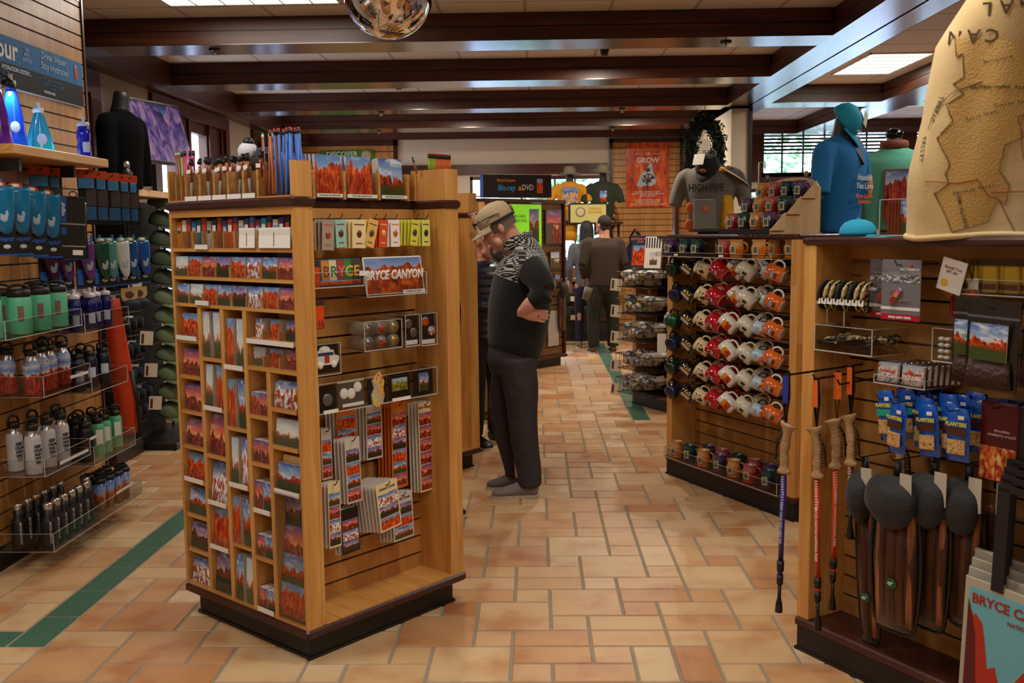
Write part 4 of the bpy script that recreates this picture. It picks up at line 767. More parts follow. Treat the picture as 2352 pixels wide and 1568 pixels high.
# knife cards
grc=H('#6c6a70',.35); kp=None
for k,(s,d) in enumerate([(.62-.30,.07),(.43,.0)]):
    t=thing('pocket_knife_card','grey carded pocket knife with mountain picture, %s of the two'%['left one behind','front right one'][k],'carded knife',G_(s,d,1.295))
    part('card',B().bbox(-.078,.078,0,.003,0,.2,.0015),grc,t); part('mountain_picture',B().box(-.076,.076,-.0008,0,.125,.165),pic('grey_mountain',([(.5,'#8a888c'),(1,'#5a585e')],[(.3,'#28282c'),(.5,'#6a686c'),(.6,'#c8c8cc')]),.6,.3,95),t)
    part('red_strip',B().box(-.077,.077,-.0008,0,0,.02),H('#a8102c',.4),t); part('white_strip',B().box(-.077,.077,-.0008,0,.034,.044),H('#d8d4d4',.4),t)
    kn=B(); kn.M=Matrix.Rotation(-.9,4,'Y'); kn.M=Matrix.Translation((-.015,-.006,.08))@kn.M; kn.bbox(-.032,.032,-.006,.004,-.009,.009,.003); part('knife',kn,PIC[1],t)
    bl=B().prism([(-.01,.10),(-.045,.095),(-.012,.107)],-.005,-.002).prism([(.0,.07),(.04,.065),(.0,.063)],-.005,-.002); part('blade',bl,steel,t)
    text('VICTORINOX',.0125,H('#e8e4e4'),t,(.035,-.0012,.168)); text('SWISS ARMY KNIFE',.0105,H('#f0e8e8'),t,(.0,-.0016,.009),bold=.0002); part('shield',B().ball((.04,-.001,.183),.006,10,sz=(1,.2,1)),H('#b01c2c'),t)
    hook(s,1.478,.2,d-.03,G_,'black peg hook through the %s knife card'%['left','right'][k])
for k in range(3):
    t=thing('carded_bracelet','small white headed card with a red fire picture, %s beside the knife cards'%ORD[k],'carded item',G_(.555+.045*k,.11-.02*k,1.31)); part('card',B().box(-.02,.02,0,.003,0,.13),[PIC[1],H('#8a2018'),PIC[2]][k],t); part('header',B().box(-.02,.02,-.001,0,.095,.13),white,t); part('cord',B().tube([(-.0,-.004,.125),(-.008,-.01,.16),(0,-.004,.19),(.008,-.01,.16),(0,-.004,.125)],.002),blk,t)
t=thing('survival_sign','dark sign reading OUTDOOR SURVIVAL on the slats','sign',G_(.42,.188,1.17)); part('board',B().box(-.12,.12,0,.003,0,.075),H('#3c2a22',.4),t); text('OUTDOOR SURVIVAL',.023,H('#b8aea6'),t,(.0,-.001,.045),bold=.0003,sx=.98); text('$9.95',.017,H('#b8aea6'),t,(.03,-.001,.017))
tray(G_,.52,.60,.05,.19,1.165,.11,'narrow clear bin of white tablets')
for k in range(8): o=part('round_tablet',B().ball((0,0,0),.012,10,sz=(1,1,.6)),white); o.matrix_world=G_(.545+.024*(k%2),.065,1.18+.02*(k//2)); tag(o,'round white tablet in the narrow clear bin','tablet','white tablets in the narrow bin')
tray(G_,.315,.52,.02,.19,1.07,.03,'clear tray of small rounded tins')
tinf=pic('tin_print',([(.5,'#c8c0a8'),(1,'#8aa0b0')],[(.35,'#3a6a9c'),(.5,'#d8d0bc'),(.6,'#b8402c')]),.8,.1,99,ns=9)
for k in range(14):
    c=k%2; q_=k//2; t=thing('tin_box','rounded kit tin, %s in the %s row of the tin tray'%(ORD[q_],'left' if c==0 else 'right'),'tin',G_(.365+.10*c+.006*q_,.026+.022*q_,1.075,rx=-.1),'rounded kit tins in the tray'); part('tin',B().bbox(-.044,.044,0,.018,0,.072,.006),[steel],t)
    if q_==0: part('printed_lid',B().bbox(-.042,.042,-.001,.003,.003,.069,.001),tinf,t); text(['SURVIVAL KIT','HAPPY CAMPER'][c],.0105,H('#b02c1c'),t,(0,-.0016,.04),bold=.0002)
# top right card and yellow soaps
t=thing('notice_card','white notice card with an orange sun, leaning at the upper right','card',G_(.57,.05,1.395,ry=.25)); part('card',B().box(-.045,.045,0,.003,0,.105),white,t); part('sun',B().ball((-.02,0,.025),.014,12,sz=(1,.1,1)),H('#e8b83c'),t); text('Should You\nSPF 30+',.014,H('#8a6a50'),t,(.0,-.001,.07))
tray(G_,.60,.90,.06,.19,1.388,.05,'clear shelf of yellow wrapped bars at the top right')
for k in range(9):
    t=thing('wrapped_bar','yellow paper wrapped bar, %s from the left on the upper right clear shelf'%ORD[k],'packet',G_(.63+.036*k,.07+.012*(k%2),1.395,rz=-.1 if k%2 else .08),'yellow wrapped bars on the clear shelf'); part('wrapper',B().bbox(-.024 if k!=1 else -.03,.024,0,.022,0,.085,.004),H('#c8a01c',.3),t); part('label_band',B().box(-.022,.022,-.001,0,.012,.03),H('#6a3018',.4),t); part('clear_film',B().bbox(-.027,.027,-.003,.026,-.002,.105,.006),acr,t)
# black coffee pouches
for k,(s,d,w,nm) in enumerate([(.685,.02,.13,'narrower one behind, at the left'),(.80,-.05,.17,'large front one reading ORIGINAL'),(.90,.05,.15,'third one at the right edge')]):
    t=thing('snack_pouch','dark clear pouch with a canyon label, '+nm,'pouch',G_(s,d,1.115,ry=.03*k)); fl=glassy('pouch_film',(.35,.33,.33),.12,.15)
    b=B(); n=8; 
    vs=[];fs=[]
    for a in range(n+1):
        for c in range(n+1):
            x=(a/n-.5)*w; z=c/n*.27; bul=.014*math.sin(PI*a/n)*math.sin(PI*min(1,c/n*1.3))*(1 if c/n<.77 else 0); vs.append((x,-bul-.002,z))
    for a in range(n):
        for c in range(n): i=a*(n+1)+c; fs.append((i,i+n+1,i+n+2,i+1))
    b.add(vs,fs,0,True); b.box(-w/2,w/2,.0,.003,0,.27); part('pouch',b,P(hexc('#1a1512'),.12,bump=.5,bs=25,coat=.6,n='pouch_body'),t)
    part('contents',B().loft([((-.0,-.008,.008),w*.44,.006),((0,-.016,.05),w*.43,.010),((0,-.010,.09),w*.40,.006)],12,up=(0,1,0)),P(hexc('#3a1c14'),.6,bump=.8,bs=60),t)
    part('label',B().box(-w*.36,w*.36,-.022,-.019,.09,.2),PIC[0],t); text(['TERIYAKI','ORIGINAL','PEPPERED'][k],.015,H('#f0e8e0' if k else '#8ac83c'),t,(.01,-.0228,.15)); part('zip_strip',B().box(-w/2,w/2,-.005,-.002,.215,.222),H('#5a585a',.2),t)
    hook(s,1.36,.2,d-.03,G_,'black peg hook of the dark pouch, '+nm)
# blue nut packets
nut=pic('nut_print',([(2,'#000000'),(3,'#000000')],[(.3,'#3a1c10'),(.42,'#b8804a'),(.55,'#d8b078'),(.66,'#2c7a34')]),2,0,121); bp=None
bl_=P(hexc('#0d4fb0'),.2,bump=.4,bs=30,coat=.4,n='blue_film'); yl=H('#d8c83c',.4)
def nutpack(lb,M,band,wrd=True):
    t=thing('nut_packet',lb,'snack packet',M); b=B(); n=6; vs=[];fs=[]; w=.075; h=.17
    for side in (-1,1):
        o=len(vs)
        for a in range(n+1):
            for c in range(n+1): vs.append(((a/n-.5)*w,side*.014*math.sin(PI*a/n)**.7*math.sin(PI*c/n)**.6,-h*c/n))
        for a in range(n):
            for c in range(n): i=o+a*(n+1)+c; fs.append((i,i+1,i+n+2,i+n+1) if side<0 else (i,i+n+1,i+n+2,i+1))
    b.add(vs,fs,0,True); part('packet',b,bl_,t); part('band',B().box(-.032,.032,-.0165,-.0155,-.085,-.062),band,t); part('nut_picture',B().bbox(-.028,.03,-.0170,-.0150,-.145,-.098,.0008),nut,t); part('price_tag',B().bbox(.004,.024,-.0135,-.0125,-.034,-.022,.0004),white,t); part('name_band',B().box(-.034,.034,-.0156,-.0150,-.06,-.04),bl_,t)
    text('PLANTERS',.0165,yl,t,(0,-.0172,-.05),bold=.0006,sx=.9); return t
teal=H('#1c9a8a',.4); brn=H('#4a2418',.4); np_={}
for k,(s,d,z,c) in enumerate([(.40,-.02,1.058,0),(.425,.05,1.06,0),(.45,.1,1.062,0),(.475,.13,1.064,0),(.48,-.05,1.03,1),(.515,.03,1.045,1),(.55,.0,1.03,1),(.575,.07,1.06,1),(.60,.1,1.06,1),(.61,.03,1.04,1),(.64,.12,1.07,1),(.665,.0,1.035,1),(.69,.08,1.055,1),(.72,.12,1.06,1),(.75,.14,1.06,1)]):
    M=G_(s,d,z,ry=rk.uniform(-.14,.10),rz=rk.uniform(-.2,.2)); lb='blue nut packet with a %s band, %s'%(['teal','brown'][c],['foremost left','second from the left','third from the left','fourth, at the back left','foremost, lowest hanging','just behind the lowest hanging','front centre','behind the centre','centre back','right of centre','far back right of centre','front right','second from the right','back right','rearmost right'][k])
    if c not in np_: np_[c]=nutpack(lb,M,[teal,brn][c]); np_[c]['group']='blue nut packets, %s band'%['teal','brown'][c]
    else: dup(np_[c],M,lb)
for k,(s,d) in enumerate([(.40,-.06),(.48,-.09),(.665,-.06)]): hook(s,1.03,.2,d,G_,'black peg hook of the blue nut packets, %s from the left'%ORD[k])
t=thing('berry_pouch','dark red cranberry crunch pouch beside the blue nut packets','pouch',G_(.775,.04,.815)); part('pouch',B().bbox(-.065,.065,0,.02,0,.25,.006),H('#4a0c14',.25),t); part('fruit_picture',B().box(-.06,.06,-.001,0,.005,.11),pic('fruit_print',([(2,'#000000'),(3,'#000000')],[(.3,'#3a0c10'),(.45,'#a0301c'),(.55,'#c8702c'),(.68,'#d8b878')]),2,0,131,ns=9),t); text('chocolate\ncranberry crunch',.0135,H('#c8a8a8'),t,(.012,-.001,.155)); part('black_side',B().bbox(.066,.10,0,.02,-.01,.25,.004),blk,t); hook(.775,1.05,.2,.0,G_,'black peg hook of the dark red berry pouch')
# hook rails for poles
for k,(s,z,d1) in enumerate([(.12,1.10,-.19),(.17,1.085,-.12),(.235,1.07,-.07)]):
    o=part('long_peg_hook',B().tube([(0,.2-d1,0),(0,.012,-.01),(0,0,.008)],.004,8).box(-.016,.016,.2-d1-.006,.2-d1,-.05,.02),blk); o.matrix_world=G_(s,d1,z); tag(o,'long black peg hook carrying trekking poles, %s from the left'%ORD[k],'hook')
# trekking poles
cork=P(hexc('#a8845a'),.75,bump=.3,bs=120,n='cork')
def pole(lb,M,c1,Ln,txt,tc,flip=1,strapcol=None,stub=True):
    """hangs from its strap at the origin, pole runs to -z"""
    t=thing('trekking_pole',lb,'trekking pole',M); s=B(); 
    s.loft([((-.006,0,0),.0015,.011),((-.010,0,-.06),.0015,.012),((-.004,0,-.15),.0015,.006),((-.002,0,-.175),.0015,.004)],8,up=(0,1,0)).loft([((.004,0,0),.0015,.011),((.008,0,-.08),.0015,.011),((.0,0,-.175),.0015,.004)],8,up=(0,1,0)); s.box(-.008,.006,-.01,.01,-.002,.003); part('strap',s,blk,t)
    if strapcol: part('strap_stripe',B().box(-.0125,-.0105,-.008,.008,-.10,-.005).box(-.01,.01,-.0125,-.011,-.10,-.004),H(strapcol,.5),t)
    s=B(); s.loft([((-.0,0,-.18),.003,.002),((-.03*flip,0,-.24),.005,.002),((-.035*flip,0,-.31),.004,.002)],6); part('loose_strap_end',s,blk,t)
    g=B(); g.loft([((.012*flip,0,-.175),.034,.016),((.010*flip,0,-.183),.030,.017),((.008*flip,0,-.20),.017,.015),((.004*flip,0,-.23),.015,.014),((0,0,-.26),.019,.015),((-.002*flip,0,-.28),.015,.014),((-.001*flip,0,-.30),.018,.015),((0,0,-.33),.015,.014),((.0,0,-.345),.026,.018),((0,0,-.355),.024,.017)],14,sub=1,up=(0,1,0)); part('cork_grip',g,cork,t)
    gr=B()
    for k in range(9): gr.box(-.019*flip-.002,-.019*flip+.003,-.010,.010,-.225-.011*k,-.222-.011*k)
    part('grip_ridges',gr,H('#5a3c20',.8),t)
    L1=Ln-.355-.19; z=-.355; part('shaft',B().lathe([(.0095,z-L1),(.0095,z)],14),H(c1,.3,coat=.3),t); sp_=B()
    for k in range(12): patch(sp_,.0098,-2.2+.1*(k%2),-.9,z-.012-k*.0095,z-.008-k*.0095)
    part('hatch_marks',sp_,H(tc,.4),t); text(txt,.0125,H(tc,.4),t,(0,-.0102,z-L1*.56),(PI/2,PI/2,0),bold=.0004,sx=1.0)
    z2=z-L1; part('twist_lock',B().lathe([(.013,z2-.035),(.013,z2+.002)],12),blk,t); part('collar',B().lathe([(.009,z2-.05),(.0095,z2-.035)],12),H(c1,.3),t); part('lower_lock',B().lathe([(.0115,z2-.085),(.0115,z2-.05)],12),blk,t)
    part('tip',B().lathe([(.014,-Ln),(.012,-Ln+.03),(.0065,-Ln+.055),(.0065,z2-.08)],12),rub,t); return t
pole('purple blue trekking pole hanging foremost and lowest outside the gondola post',G_(.12,-.19,1.09,ry=.02,rz=.3),'#2a1c8a',.87,'KEEP CALM AND HIKE ON','#b8b4e0',1,'#2430a0')
pole('orange red trekking pole with white lettering, its tip just above the base ledge',G_(.17,-.10,1.075,ry=-.03,rz=.2),'#c83410',.91,'BRYCE CANYON NATIONAL PARK','#f0dcd0',-1,'#e86a14')
pole('bright orange trekking pole half hidden behind the orange red one',G_(.175,.0,1.095,ry=.0,rz=.9),'#d03c0c',.88,'BRYCE CANYON NATIONAL PARK','#f0b8a0',-1,'#e86a14')
pole('dark red trekking pole with its cork grip high against the slats',G_(.235,-.0,1.12,ry=-.02,rz=.1),'#8a1410',.62,'BRYCE CANYON','#e0d0c8',-1,'#d85a14')
pole('trekking pole hanging behind the black carry bag, cork grip showing',G_(.385,.08,1.06,ry=-.02,rz=.1),'#5a1c14',.60,'BRYCE','#e0d0c8',-1,'#d85a14')
# wooden walking sticks in black net bags
bark=wood('stick_wood',('#3a1c10','#8a4c28','#b87444'),'Z',1.6,rough=.4,coat=.3); mesh_=glassy('black_net',(.12,.12,.12),.05,.5)
def stickbag(lb,M,n,w,h,cap=True,tagl=None,lean=0):
    t=thing('stick_bag',lb,'bag of sticks',M); sk=B()
    for k in range(n):
        x=(k-(n-1)/2)*w/n; s=B(); s.loft([((x+.004*math.sin(k),-.0,-h+.02),w/n*.42,.013),((x-.003,0,-h*.66),w/n*.46,.015),((x+.004,.0,-h*.33),w/n*.42,.014),((x,0,-.13),w/n*.38,.012)],9,sub=1,up=(0,1,0)); part('walking_stick',s,bark,t)
    b=B(); b.loft([((0,.005,-h),w*.5,.02),((0,.005,-h*.6),w*.60,.026),((0,.005,-.15),w*.5,.022)],14,up=(0,1,0)); part('net_bag',b,glassy('dark_net',(.55,.5,.46),.03,.5),t)
    part('binding',B().tube([(-w*.55,.0,-.15),(-w*.63,0,-h*.6),(-w*.50,0,-h*.97),(0,0,-h-.012),(w*.5,0,-h*.97),(w*.63,0,-h*.6),(w*.55,0,-.15)],.006,sub=2),blk,t)
    if cap: part('folded_cap',B().loft([((0,-.02,-.05),w*.4,.016),((0,-.035,-.10),w*.62,.03),((.004,-.04,-.16),w*.6,.036),((0,-.03,-.21),w*.34,.024),((0,-.02,-.225),w*.1,.01)],14,sub=2,up=(0,1,0)),P(hexc('#151518'),.7,bump=.6,bs=14,sheen=.1,n='folded_nylon'),t)
    part('strap',B().loft([((0,0,.0),.011,.002),((0,-.005,-.07),.012,.002)],8,up=(0,1,0)).loft([((0,.012,.0),.011,.002),((.0,.012,-.2),.012,.002)],8,up=(0,1,0)),blk,t)
    if tagl:
        part('size_badge',B().ball((0,-.022,-h+.16),.022,14,sz=(1,.15,.8)),H('#1c4a2c',.4),t); text(tagl,.017,H('#c8d8c8'),t,(0,-.0265,-h+.16),bold=.0003)
    part('hang_tag',B().box(w*.3,w*.3+.045,-.045,-.043,-.14,-.03),H('#b8b0a4',.5),t); return t
stickbag('single bark-edged stick bundle in a black net bag, second item right of the orange poles',G_(.275,.03,.80,ry=-.08),2,.075,.66,tagl='46"')
stickbag('wide net bag of reddish sticks with a grey folded cap',G_(.455,-.02,.83,ry=-.02),4,.16,.58,tagl='48"')
stickbag('net bag of sticks right behind the wide one',G_(.56,.03,.85),3,.12,.57); stickbag('darker net bag of sticks with a long white hang tag',G_(.665,.06,.85),3,.11,.53); stickbag('rightmost dark net bag of sticks by the canvas tote',G_(.74,.1,.85),2,.09,.53,False)
for k,(s,d) in enumerate([(.275,.0),(.455,-.05),(.56,.0),(.665,.03)]): hook(s,.80+.02*(k>0)+.01*k,.2,d,G_,'black peg hook of the stick bags, %s from the left'%ORD[k])
# canvas tote bags
for k in range(4):
    t=thing('canvas_tote',['cream canvas tote with a red rock poster print, at the bottom right corner','second canvas tote behind the printed one','third canvas tote behind the printed one','rearmost canvas tote behind the printed one'][k],'tote bag',G_(.93+(-.012*k),-.06+.03*k,.11+.02*k,ry=.03)); w=.19
    part('bag',B().bbox(-w,w,0,.012,0,.42,.005),H('#b0a898',.85),t); part('handle',B().box(-.10,-.06,-.004,-.001,.40,.72).box(.06,.10,-.004,-.001,.40,.72).box(-.10,.10,-.004,.0,.71,.73),H('#1a1014',.8),t)
    if k==0:
        part('sky_print',B().box(-w+.02,w-.02,-.0015,-.0005,.01,.39),H('#6ab0c4',.6),t)
        part('rock_print',B().prism([(-.17,.01),(-.17,.33),(-.15,.30),(-.145,.31),(-.12,.285),(-.11,.24),(-.095,.15),(-.07,.165),(-.05,.10),(-.02,.12),(.03,.2),(.06,.25),(.17,.3),(.17,.01)],-.003,-.0015),H('#b02c14',.6),t)
        part('cliff_print',B().prism([(-.17,.01),(-.17,.35),(-.155,.30),(-.14,.24),(-.13,.10),(-.11,.01)],-.004,-.003),H('#5a1018',.6),t); part('bush_print',B().prism([(-.09,.03),(-.07,.09),(-.05,.06),(-.03,.10),(-.01,.05),(.02,.03)],-.005,-.004),H('#4a4020',.6),t)
        part('gold_rock_print',B().prism([(0,.01),(.02,.10),(.05,.2),(.09,.24),(.17,.26),(.17,.01)],-.0045,-.003),H('#c8701c',.6),t)
        text('BRYCE CANYON',.042,H('#9a2414',.6),t,(-.0,-.0022,.355),bold=.0012); text('NATIONAL PARK',.018,H('#8a3420',.6),t,(.03,-.0022,.315),bold=.0003)
# ================= LEFT WING WALL WITH BOTTLES =================
S_=Frame(-2.6,0,PI/2)     # x runs along the wall (world y), y goes into the wall
wg=struct('wall_wing',B().box(-3.51,-2.63,4.5,5.75,0,HC),taupe)
t=thing('slat_wall_panel','tall oak slatted panel carrying the bottles at the left edge','wall panel',S_(0,0,0))
part('boards',slats(B(),4.5,5.745,.12,2.93,0,.0795,.009,.012),[oakp,groove],t)
part('near_post',B().bbox(4.42,4.50,-.02,.06,0,HC-.01,.004),wood('mahogany',('#1e0b07','#341410','#4a1e16'),'Z',rough=.3),t)
part('end_trim',B().box(5.745,5.765,-.02,.04,0,2.97).box(4.5,5.765,-.015,.03,2.93,2.98),frz,t); part('plinth',B().box(4.5,5.76,-.012,.03,0,.12),blk,t)
# brand sign
t=thing('header_sign','blue and black header sign about drinking water, above the lit bottle shelf','sign',S_(5.10,-.016,2.335)); part('blue_panel',B().box(-.95,.60,-.008,.012,.115,.245),H('#1b6fae',.6,spec=.2),t); part('black_panel',B().box(-.95,.60,-.008,.012,0,.115),H('#0a0b10',.6,spec=.2),t); part('edge',B().box(-.95,.60,-.010,.012,-.004,0),H('#b0b8c0',.3),t)
text('vapur',.14,white,t,(-.27,-.0095,.18),bold=.003); text('THE\nANTI-\nBOTTLE',.026,H('#b8d0e0'),t,(-.02,-.0095,.185),sx=.9); text('Drink Water,\nStay Hydrated',.052,H('#a8c4dc'),t,(.27,-.0095,.185),bold=.0004)
text('HYDRATION SYSTEM...',.028,H('#d0d4d8'),t,(-.13,-.0095,.092),bold=.0006); text('FOLDABLE  BPA-FREE\nFLEXIBLE  ANTIMICROBIAL\nRUGGED',.02,H('#3a6a9a'),t,(.24,-.0095,.07)); text('MADE IN USA',.02,H('#d0d4d8'),t,(.2,-.0095,.026),bold=.0004)
part('mascot_emblem',B().ball((.52,-.009,.18),.034,14,sz=(.7,.08,1.3)),H('#b04a3a',.4),t); part('round_emblem',B().lathe([(.026,0),(.03,0)],20,c=(0,0,0)) if False else B().loft([((-.24+.026*math.cos(a),-.0095,.06+.026*math.sin(a)),.003,.001) for a in [2*PI*k/20 for k in range(21)]],6,up=(0,1,0)),H('#2c6aa8'),t)
# shelf
t=thing('wall_shelf','light oak shelf carrying the blue lit bottles','shelf',S_(0,0,1.968)); part('board',B().bbox(4.36,5.335,-.305,0,0,.045,.004),oakx,t); part('bracket',B().box(4.6,4.62,-.2,0,-.06,0),groove,t); part('bracket',B().box(5.15,5.17,-.2,0,-.06,0),groove,t)
o=thing('clip_lamp','small black clip lamp hanging above the purple bottle','lamp',S_(4.70,-.12,2.33)); part('arm',B().tube([(0,.12,.03),(0,.04,.04),(0,-.01,.01)],.006),blk,o); part('head',B().lathe([(.028,-.03),(.03,0),(.012,.012)],16),blk,o)
a=area('bulb',(0,0,-.035),.05,.05,5.5,(.25,.45,1)); a.parent=o
t=thing('light_strip','slim blue-white light strip at the back of the bottle shelf','light strip',S_(4.9,-.03,2.02)); part('tube',B().box(-.35,.35,-.01,.01,-.004,.004),P((.35,.6,1),.4,emit=6,n='blue_strip'),t); a=area('bulb',(0,-.02,.01),.7,.02,3,(.3,.55,1)); a.parent=t; a.rotation_euler=(PI*.8,0,0)
def squeeze(lb,M,body,cap,h=.19,r=.034,print_=None,pouch=False,group=None,name='water_bottle',cat='bottle'):
    t=thing(name,lb,cat,M,group); b=B()
    if pouch: b.loft([((0,0,0),r*1.35,r*.75),((0,0,h*.12),r*1.4,r*.8),((0,0,h*.5),r*1.1,r*.62),((0,0,h*.8),r*.7,r*.5),((0,0,h),r*.42,r*.42)],18,sub=3,up=(0,1,0))
    else: b.lathe([(.0001,0),(r*.92,0),(r,.008),(r,h*.35),(r*.86,h*.5),(r*.9,h*.56),(r,h*.66),(r,h*.82),(r*.78,h*.92),(r*.75,h)],22)
    part('bottle_body',b,body,t); part('cap',B().lathe([(r*.5 if pouch else r*.85,h),(r*.55 if pouch else r*.9,h+.012),(r*.5 if pouch else r*.75,h+.022),(r*.22,h+.026),(r*.2,h+.045),(r*.28,h+.05),(.0001,h+.054)],18),cap,t)
    if print_: p=B(); patch(p,r*1.02,-PI/2-.5,-PI/2+.5,h*.18,h*.5) if not pouch else p.ball((0,-r*.72,h*.36),r*.5,12,sz=(1,.1,1.2)); part('logo_print',p,print_,t)
    return t
gb=lambda n,c,e=0: P(hexc(c),.15,n=n,trans=.55,coat=.3)
wp=H('#c8d4e4',.5)
squeeze('translucent purple soft pouch bottle, leftmost on the lit shelf',S_(4.58,-.12,2.013,rz=-.8),gb('purple_bottle','#5a1f8a'),blk,.29,.045,None,True)
squeeze('tall translucent blue soft pouch bottle with an orange and white cap',S_(4.76,-.10,2.013,rz=-.8),gb('blue_bottle','#1a5ae0'),H('#e0e4e8'),.31,.045,wp,True)
squeeze('aqua soft pouch bottle with a white cap on the lit shelf',S_(5.01,-.10,2.013,rz=-.8),gb('aqua_bottle','#1ab0d0'),H('#dfeef0'),.21,.05,wp,True)
squeeze('bright blue squeeze bottle with a white cap at the shelf end',S_(5.24,-.22,2.013,rz=-.8),gb('royal_bottle','#1a2ae8'),H('#dce4f4'),.165,.036,wp)
# hanging pouch cards
hyd=H('#07365c',.3,coat=.4)
def pouchcard(lb,M,col,tilt=.25,w=.12,h=.30,group=None):
    t=thing('pouch_bottle_card',lb,'carded bottle',M,group); part('backing_card',B().box(-w/2,w/2,.0,.003,-h,-.02),H('#0c0b0c',.4),t); part('blue_edge',B().box(-w/2,w/2,-.002,.003,-h,-h+.008),H('#0d4ea0',.4),t)
    b=B().loft([((.0,-.012,-.03),w*.50,.012),((.006,-.014,-.09),w*.44,.014),((.016,-.014,-.17),w*.33,.013),((.024,-.012,-.215),w*.22,.010),((.026,-.008,-.235),w*.08,.004)],16,sub=2,up=(0,1,0)); part('pouch',b,col,t)
    part('cap',B().ball((0,-.014,-.02),.024,12,sz=(1,.7,.45)),H('#ddd4cc',.4),t); part('clip_ring',B().loft([((.0+.03*math.cos(a),-.02,-.02+.012*math.sin(a)),.003,.003) for a in [2*PI*k/14 for k in range(15)]],6,up=(0,1,0)),H('#d0401c' if tilt>.2 else ('#3aa02c' if tilt<.1 else '#2aa8b0'),.4),t)
    part('logo_print',B().ball((.014,-.0265,-.165),.017,12,sz=(1,.12,1)).ball((.026,-.0265,-.145),.012,12,sz=(.7,.12,1.3)).ball((.004,-.0265,-.15),.007,10,sz=(1,.2,1)),H('#9cb0c0'),t); part('blue_tag',B().box(-w*.5,-w*.36,-.006,-.004,-.04,.01),H('#1c7ad0'),t); part('pictured_bottle',B().bbox(-w*.44,-w*.14,-.0015,0,-h+.02,-h+.105,.0006),H('#1468d0'),t); part('pictured_cap',B().ball((w*.2,-.001,-h+.04),.014,10,sz=(1.2,.1,.7)),H('#b8c0b8'),t)
    text('vapur',.03,H('#0f58b8'),t,(w*.2,-.0012,-h+.075),bold=.0008); return t
for k,(y,z) in enumerate([(4.30,1.85),(4.44,1.85),(4.58,1.84),(4.72,1.83)]): pouchcard('large teal pouch bottle card, %s from the left in the upper row'%ORD[k],S_(y,-.25,z,rz=-.75),P(hexc('#0a6a98'),.2,coat=.4,n='teal_pouch'),.25,.135,.33)
t=thing('pouch_bottle_card','reversed black pouch bottle card with a white barcode, in front','carded bottle',S_(4.90,-.30,1.80,rz=-.75,ry=.05)); part('backing_card',B().bbox(-.065,.065,0,.006,-.31,-.0,.003),H('#121213',.4),t); part('blue_strip',B().box(-.065,-.03,-.001,0,-.13,0),H('#0d4ea0'),t); part('grey_bands',B().box(-.065,.065,-.0015,0,-.14,-.133).box(-.065,.065,-.0015,0,-.25,-.243),H('#8a8a88'),t); part('barcode_label',B().box(0,.05,-.0015,0,-.29,-.265),white,t); part('pictured_bottle',B().box(-.055,-.03,-.001,0,-.19,-.155),H('#0d55b0'),t); text('vapur',.03,white,t,(-.048,-.0018,-.065),(PI/2,-PI/2,0),bold=.0005); part('clip_ring',B().loft([((.02*math.cos(a),-.01,.01+.014*math.sin(a)),.003,.003) for a in [2*PI*k/14 for k in range(15)]],6,up=(0,1,0)),blk,t)
pouchcard('smoke grey pouch bottle card behind the reversed black card',S_(5.12,-.2,1.80,rz=-.7),P(hexc('#3a342c'),.2,coat=.4,n='smoke_pouch'),.15,.13,.32)
for k,(y,d,c_,nm) in enumerate([(4.98,.12,'#3a1c4a','deep purple'),(5.14,.12,'#5a2a7a','violet'),(5.30,.16,'#6a3a8a','mauve'),(5.40,.2,'#0a4a3a','dark green'),(5.50,.2,'#4a8a8a','pale teal'),(5.62,.22,'#c8ccd0','clear'),(5.74,.22,'#0d4a90','royal blue'),(5.92,.22,'#0d50a8','bright blue')]):
    pouchcard('%s pouch bottle card in the lower hanging row'%nm,S_(y,-d,1.60,rz=-.75),P(hexc(c_),.2,coat=.4),.05 if k>5 else .15,.10,.28)
# orange headed boxes
ob=None
for k,y in enumerate([4.98,5.1,5.24,5.38,5.55,5.68,5.80]):
    lb='orange headed blue and black accessory card, %s from the left under the shelf'%ORD[k]
    M=S_(y,-.22 if k>1 else -.1,1.955,rz=-.75)
    if ob is None:
        ob=thing('accessory_card',lb,'carded item',M,'orange headed accessory cards'); part('orange_header',B().box(-.05,.05,0,.003,-.045,.0),H('#d0481a',.4),ob); part('blue_block',B().bbox(-.05,.035,-.015,0,-.10,-.047,.002),H('#3a86c8',.4),ob)
        part('dark_card',B().box(-.045,.055,.0,.004,-.29,-.045),H('#0e0d10',.3),ob); part('grey_picture',B().box(-.005,.05,-.001,0,-.19,-.10),H('#4a4448',.3),ob); part('blue_picture',B().box(-.02,.045,-.001,0,-.265,-.195),pic('swimmer_print',([(2,'#0'*1+'000000'[1:]),(3,'#000000')],[(.35,'#0a0a10'),(.5,'#2a6aa8'),(.62,'#a83a2c'),(.7,'#8ab0c8')]),2,0,151) if False else H('#2a5f94',.3),ob); part('peg',B().tube([(0,.15,-.02),(0,-.02,-.02),(0,-.03,-.008)],.003),blk,ob)
    else: dup(ob,M,lb)
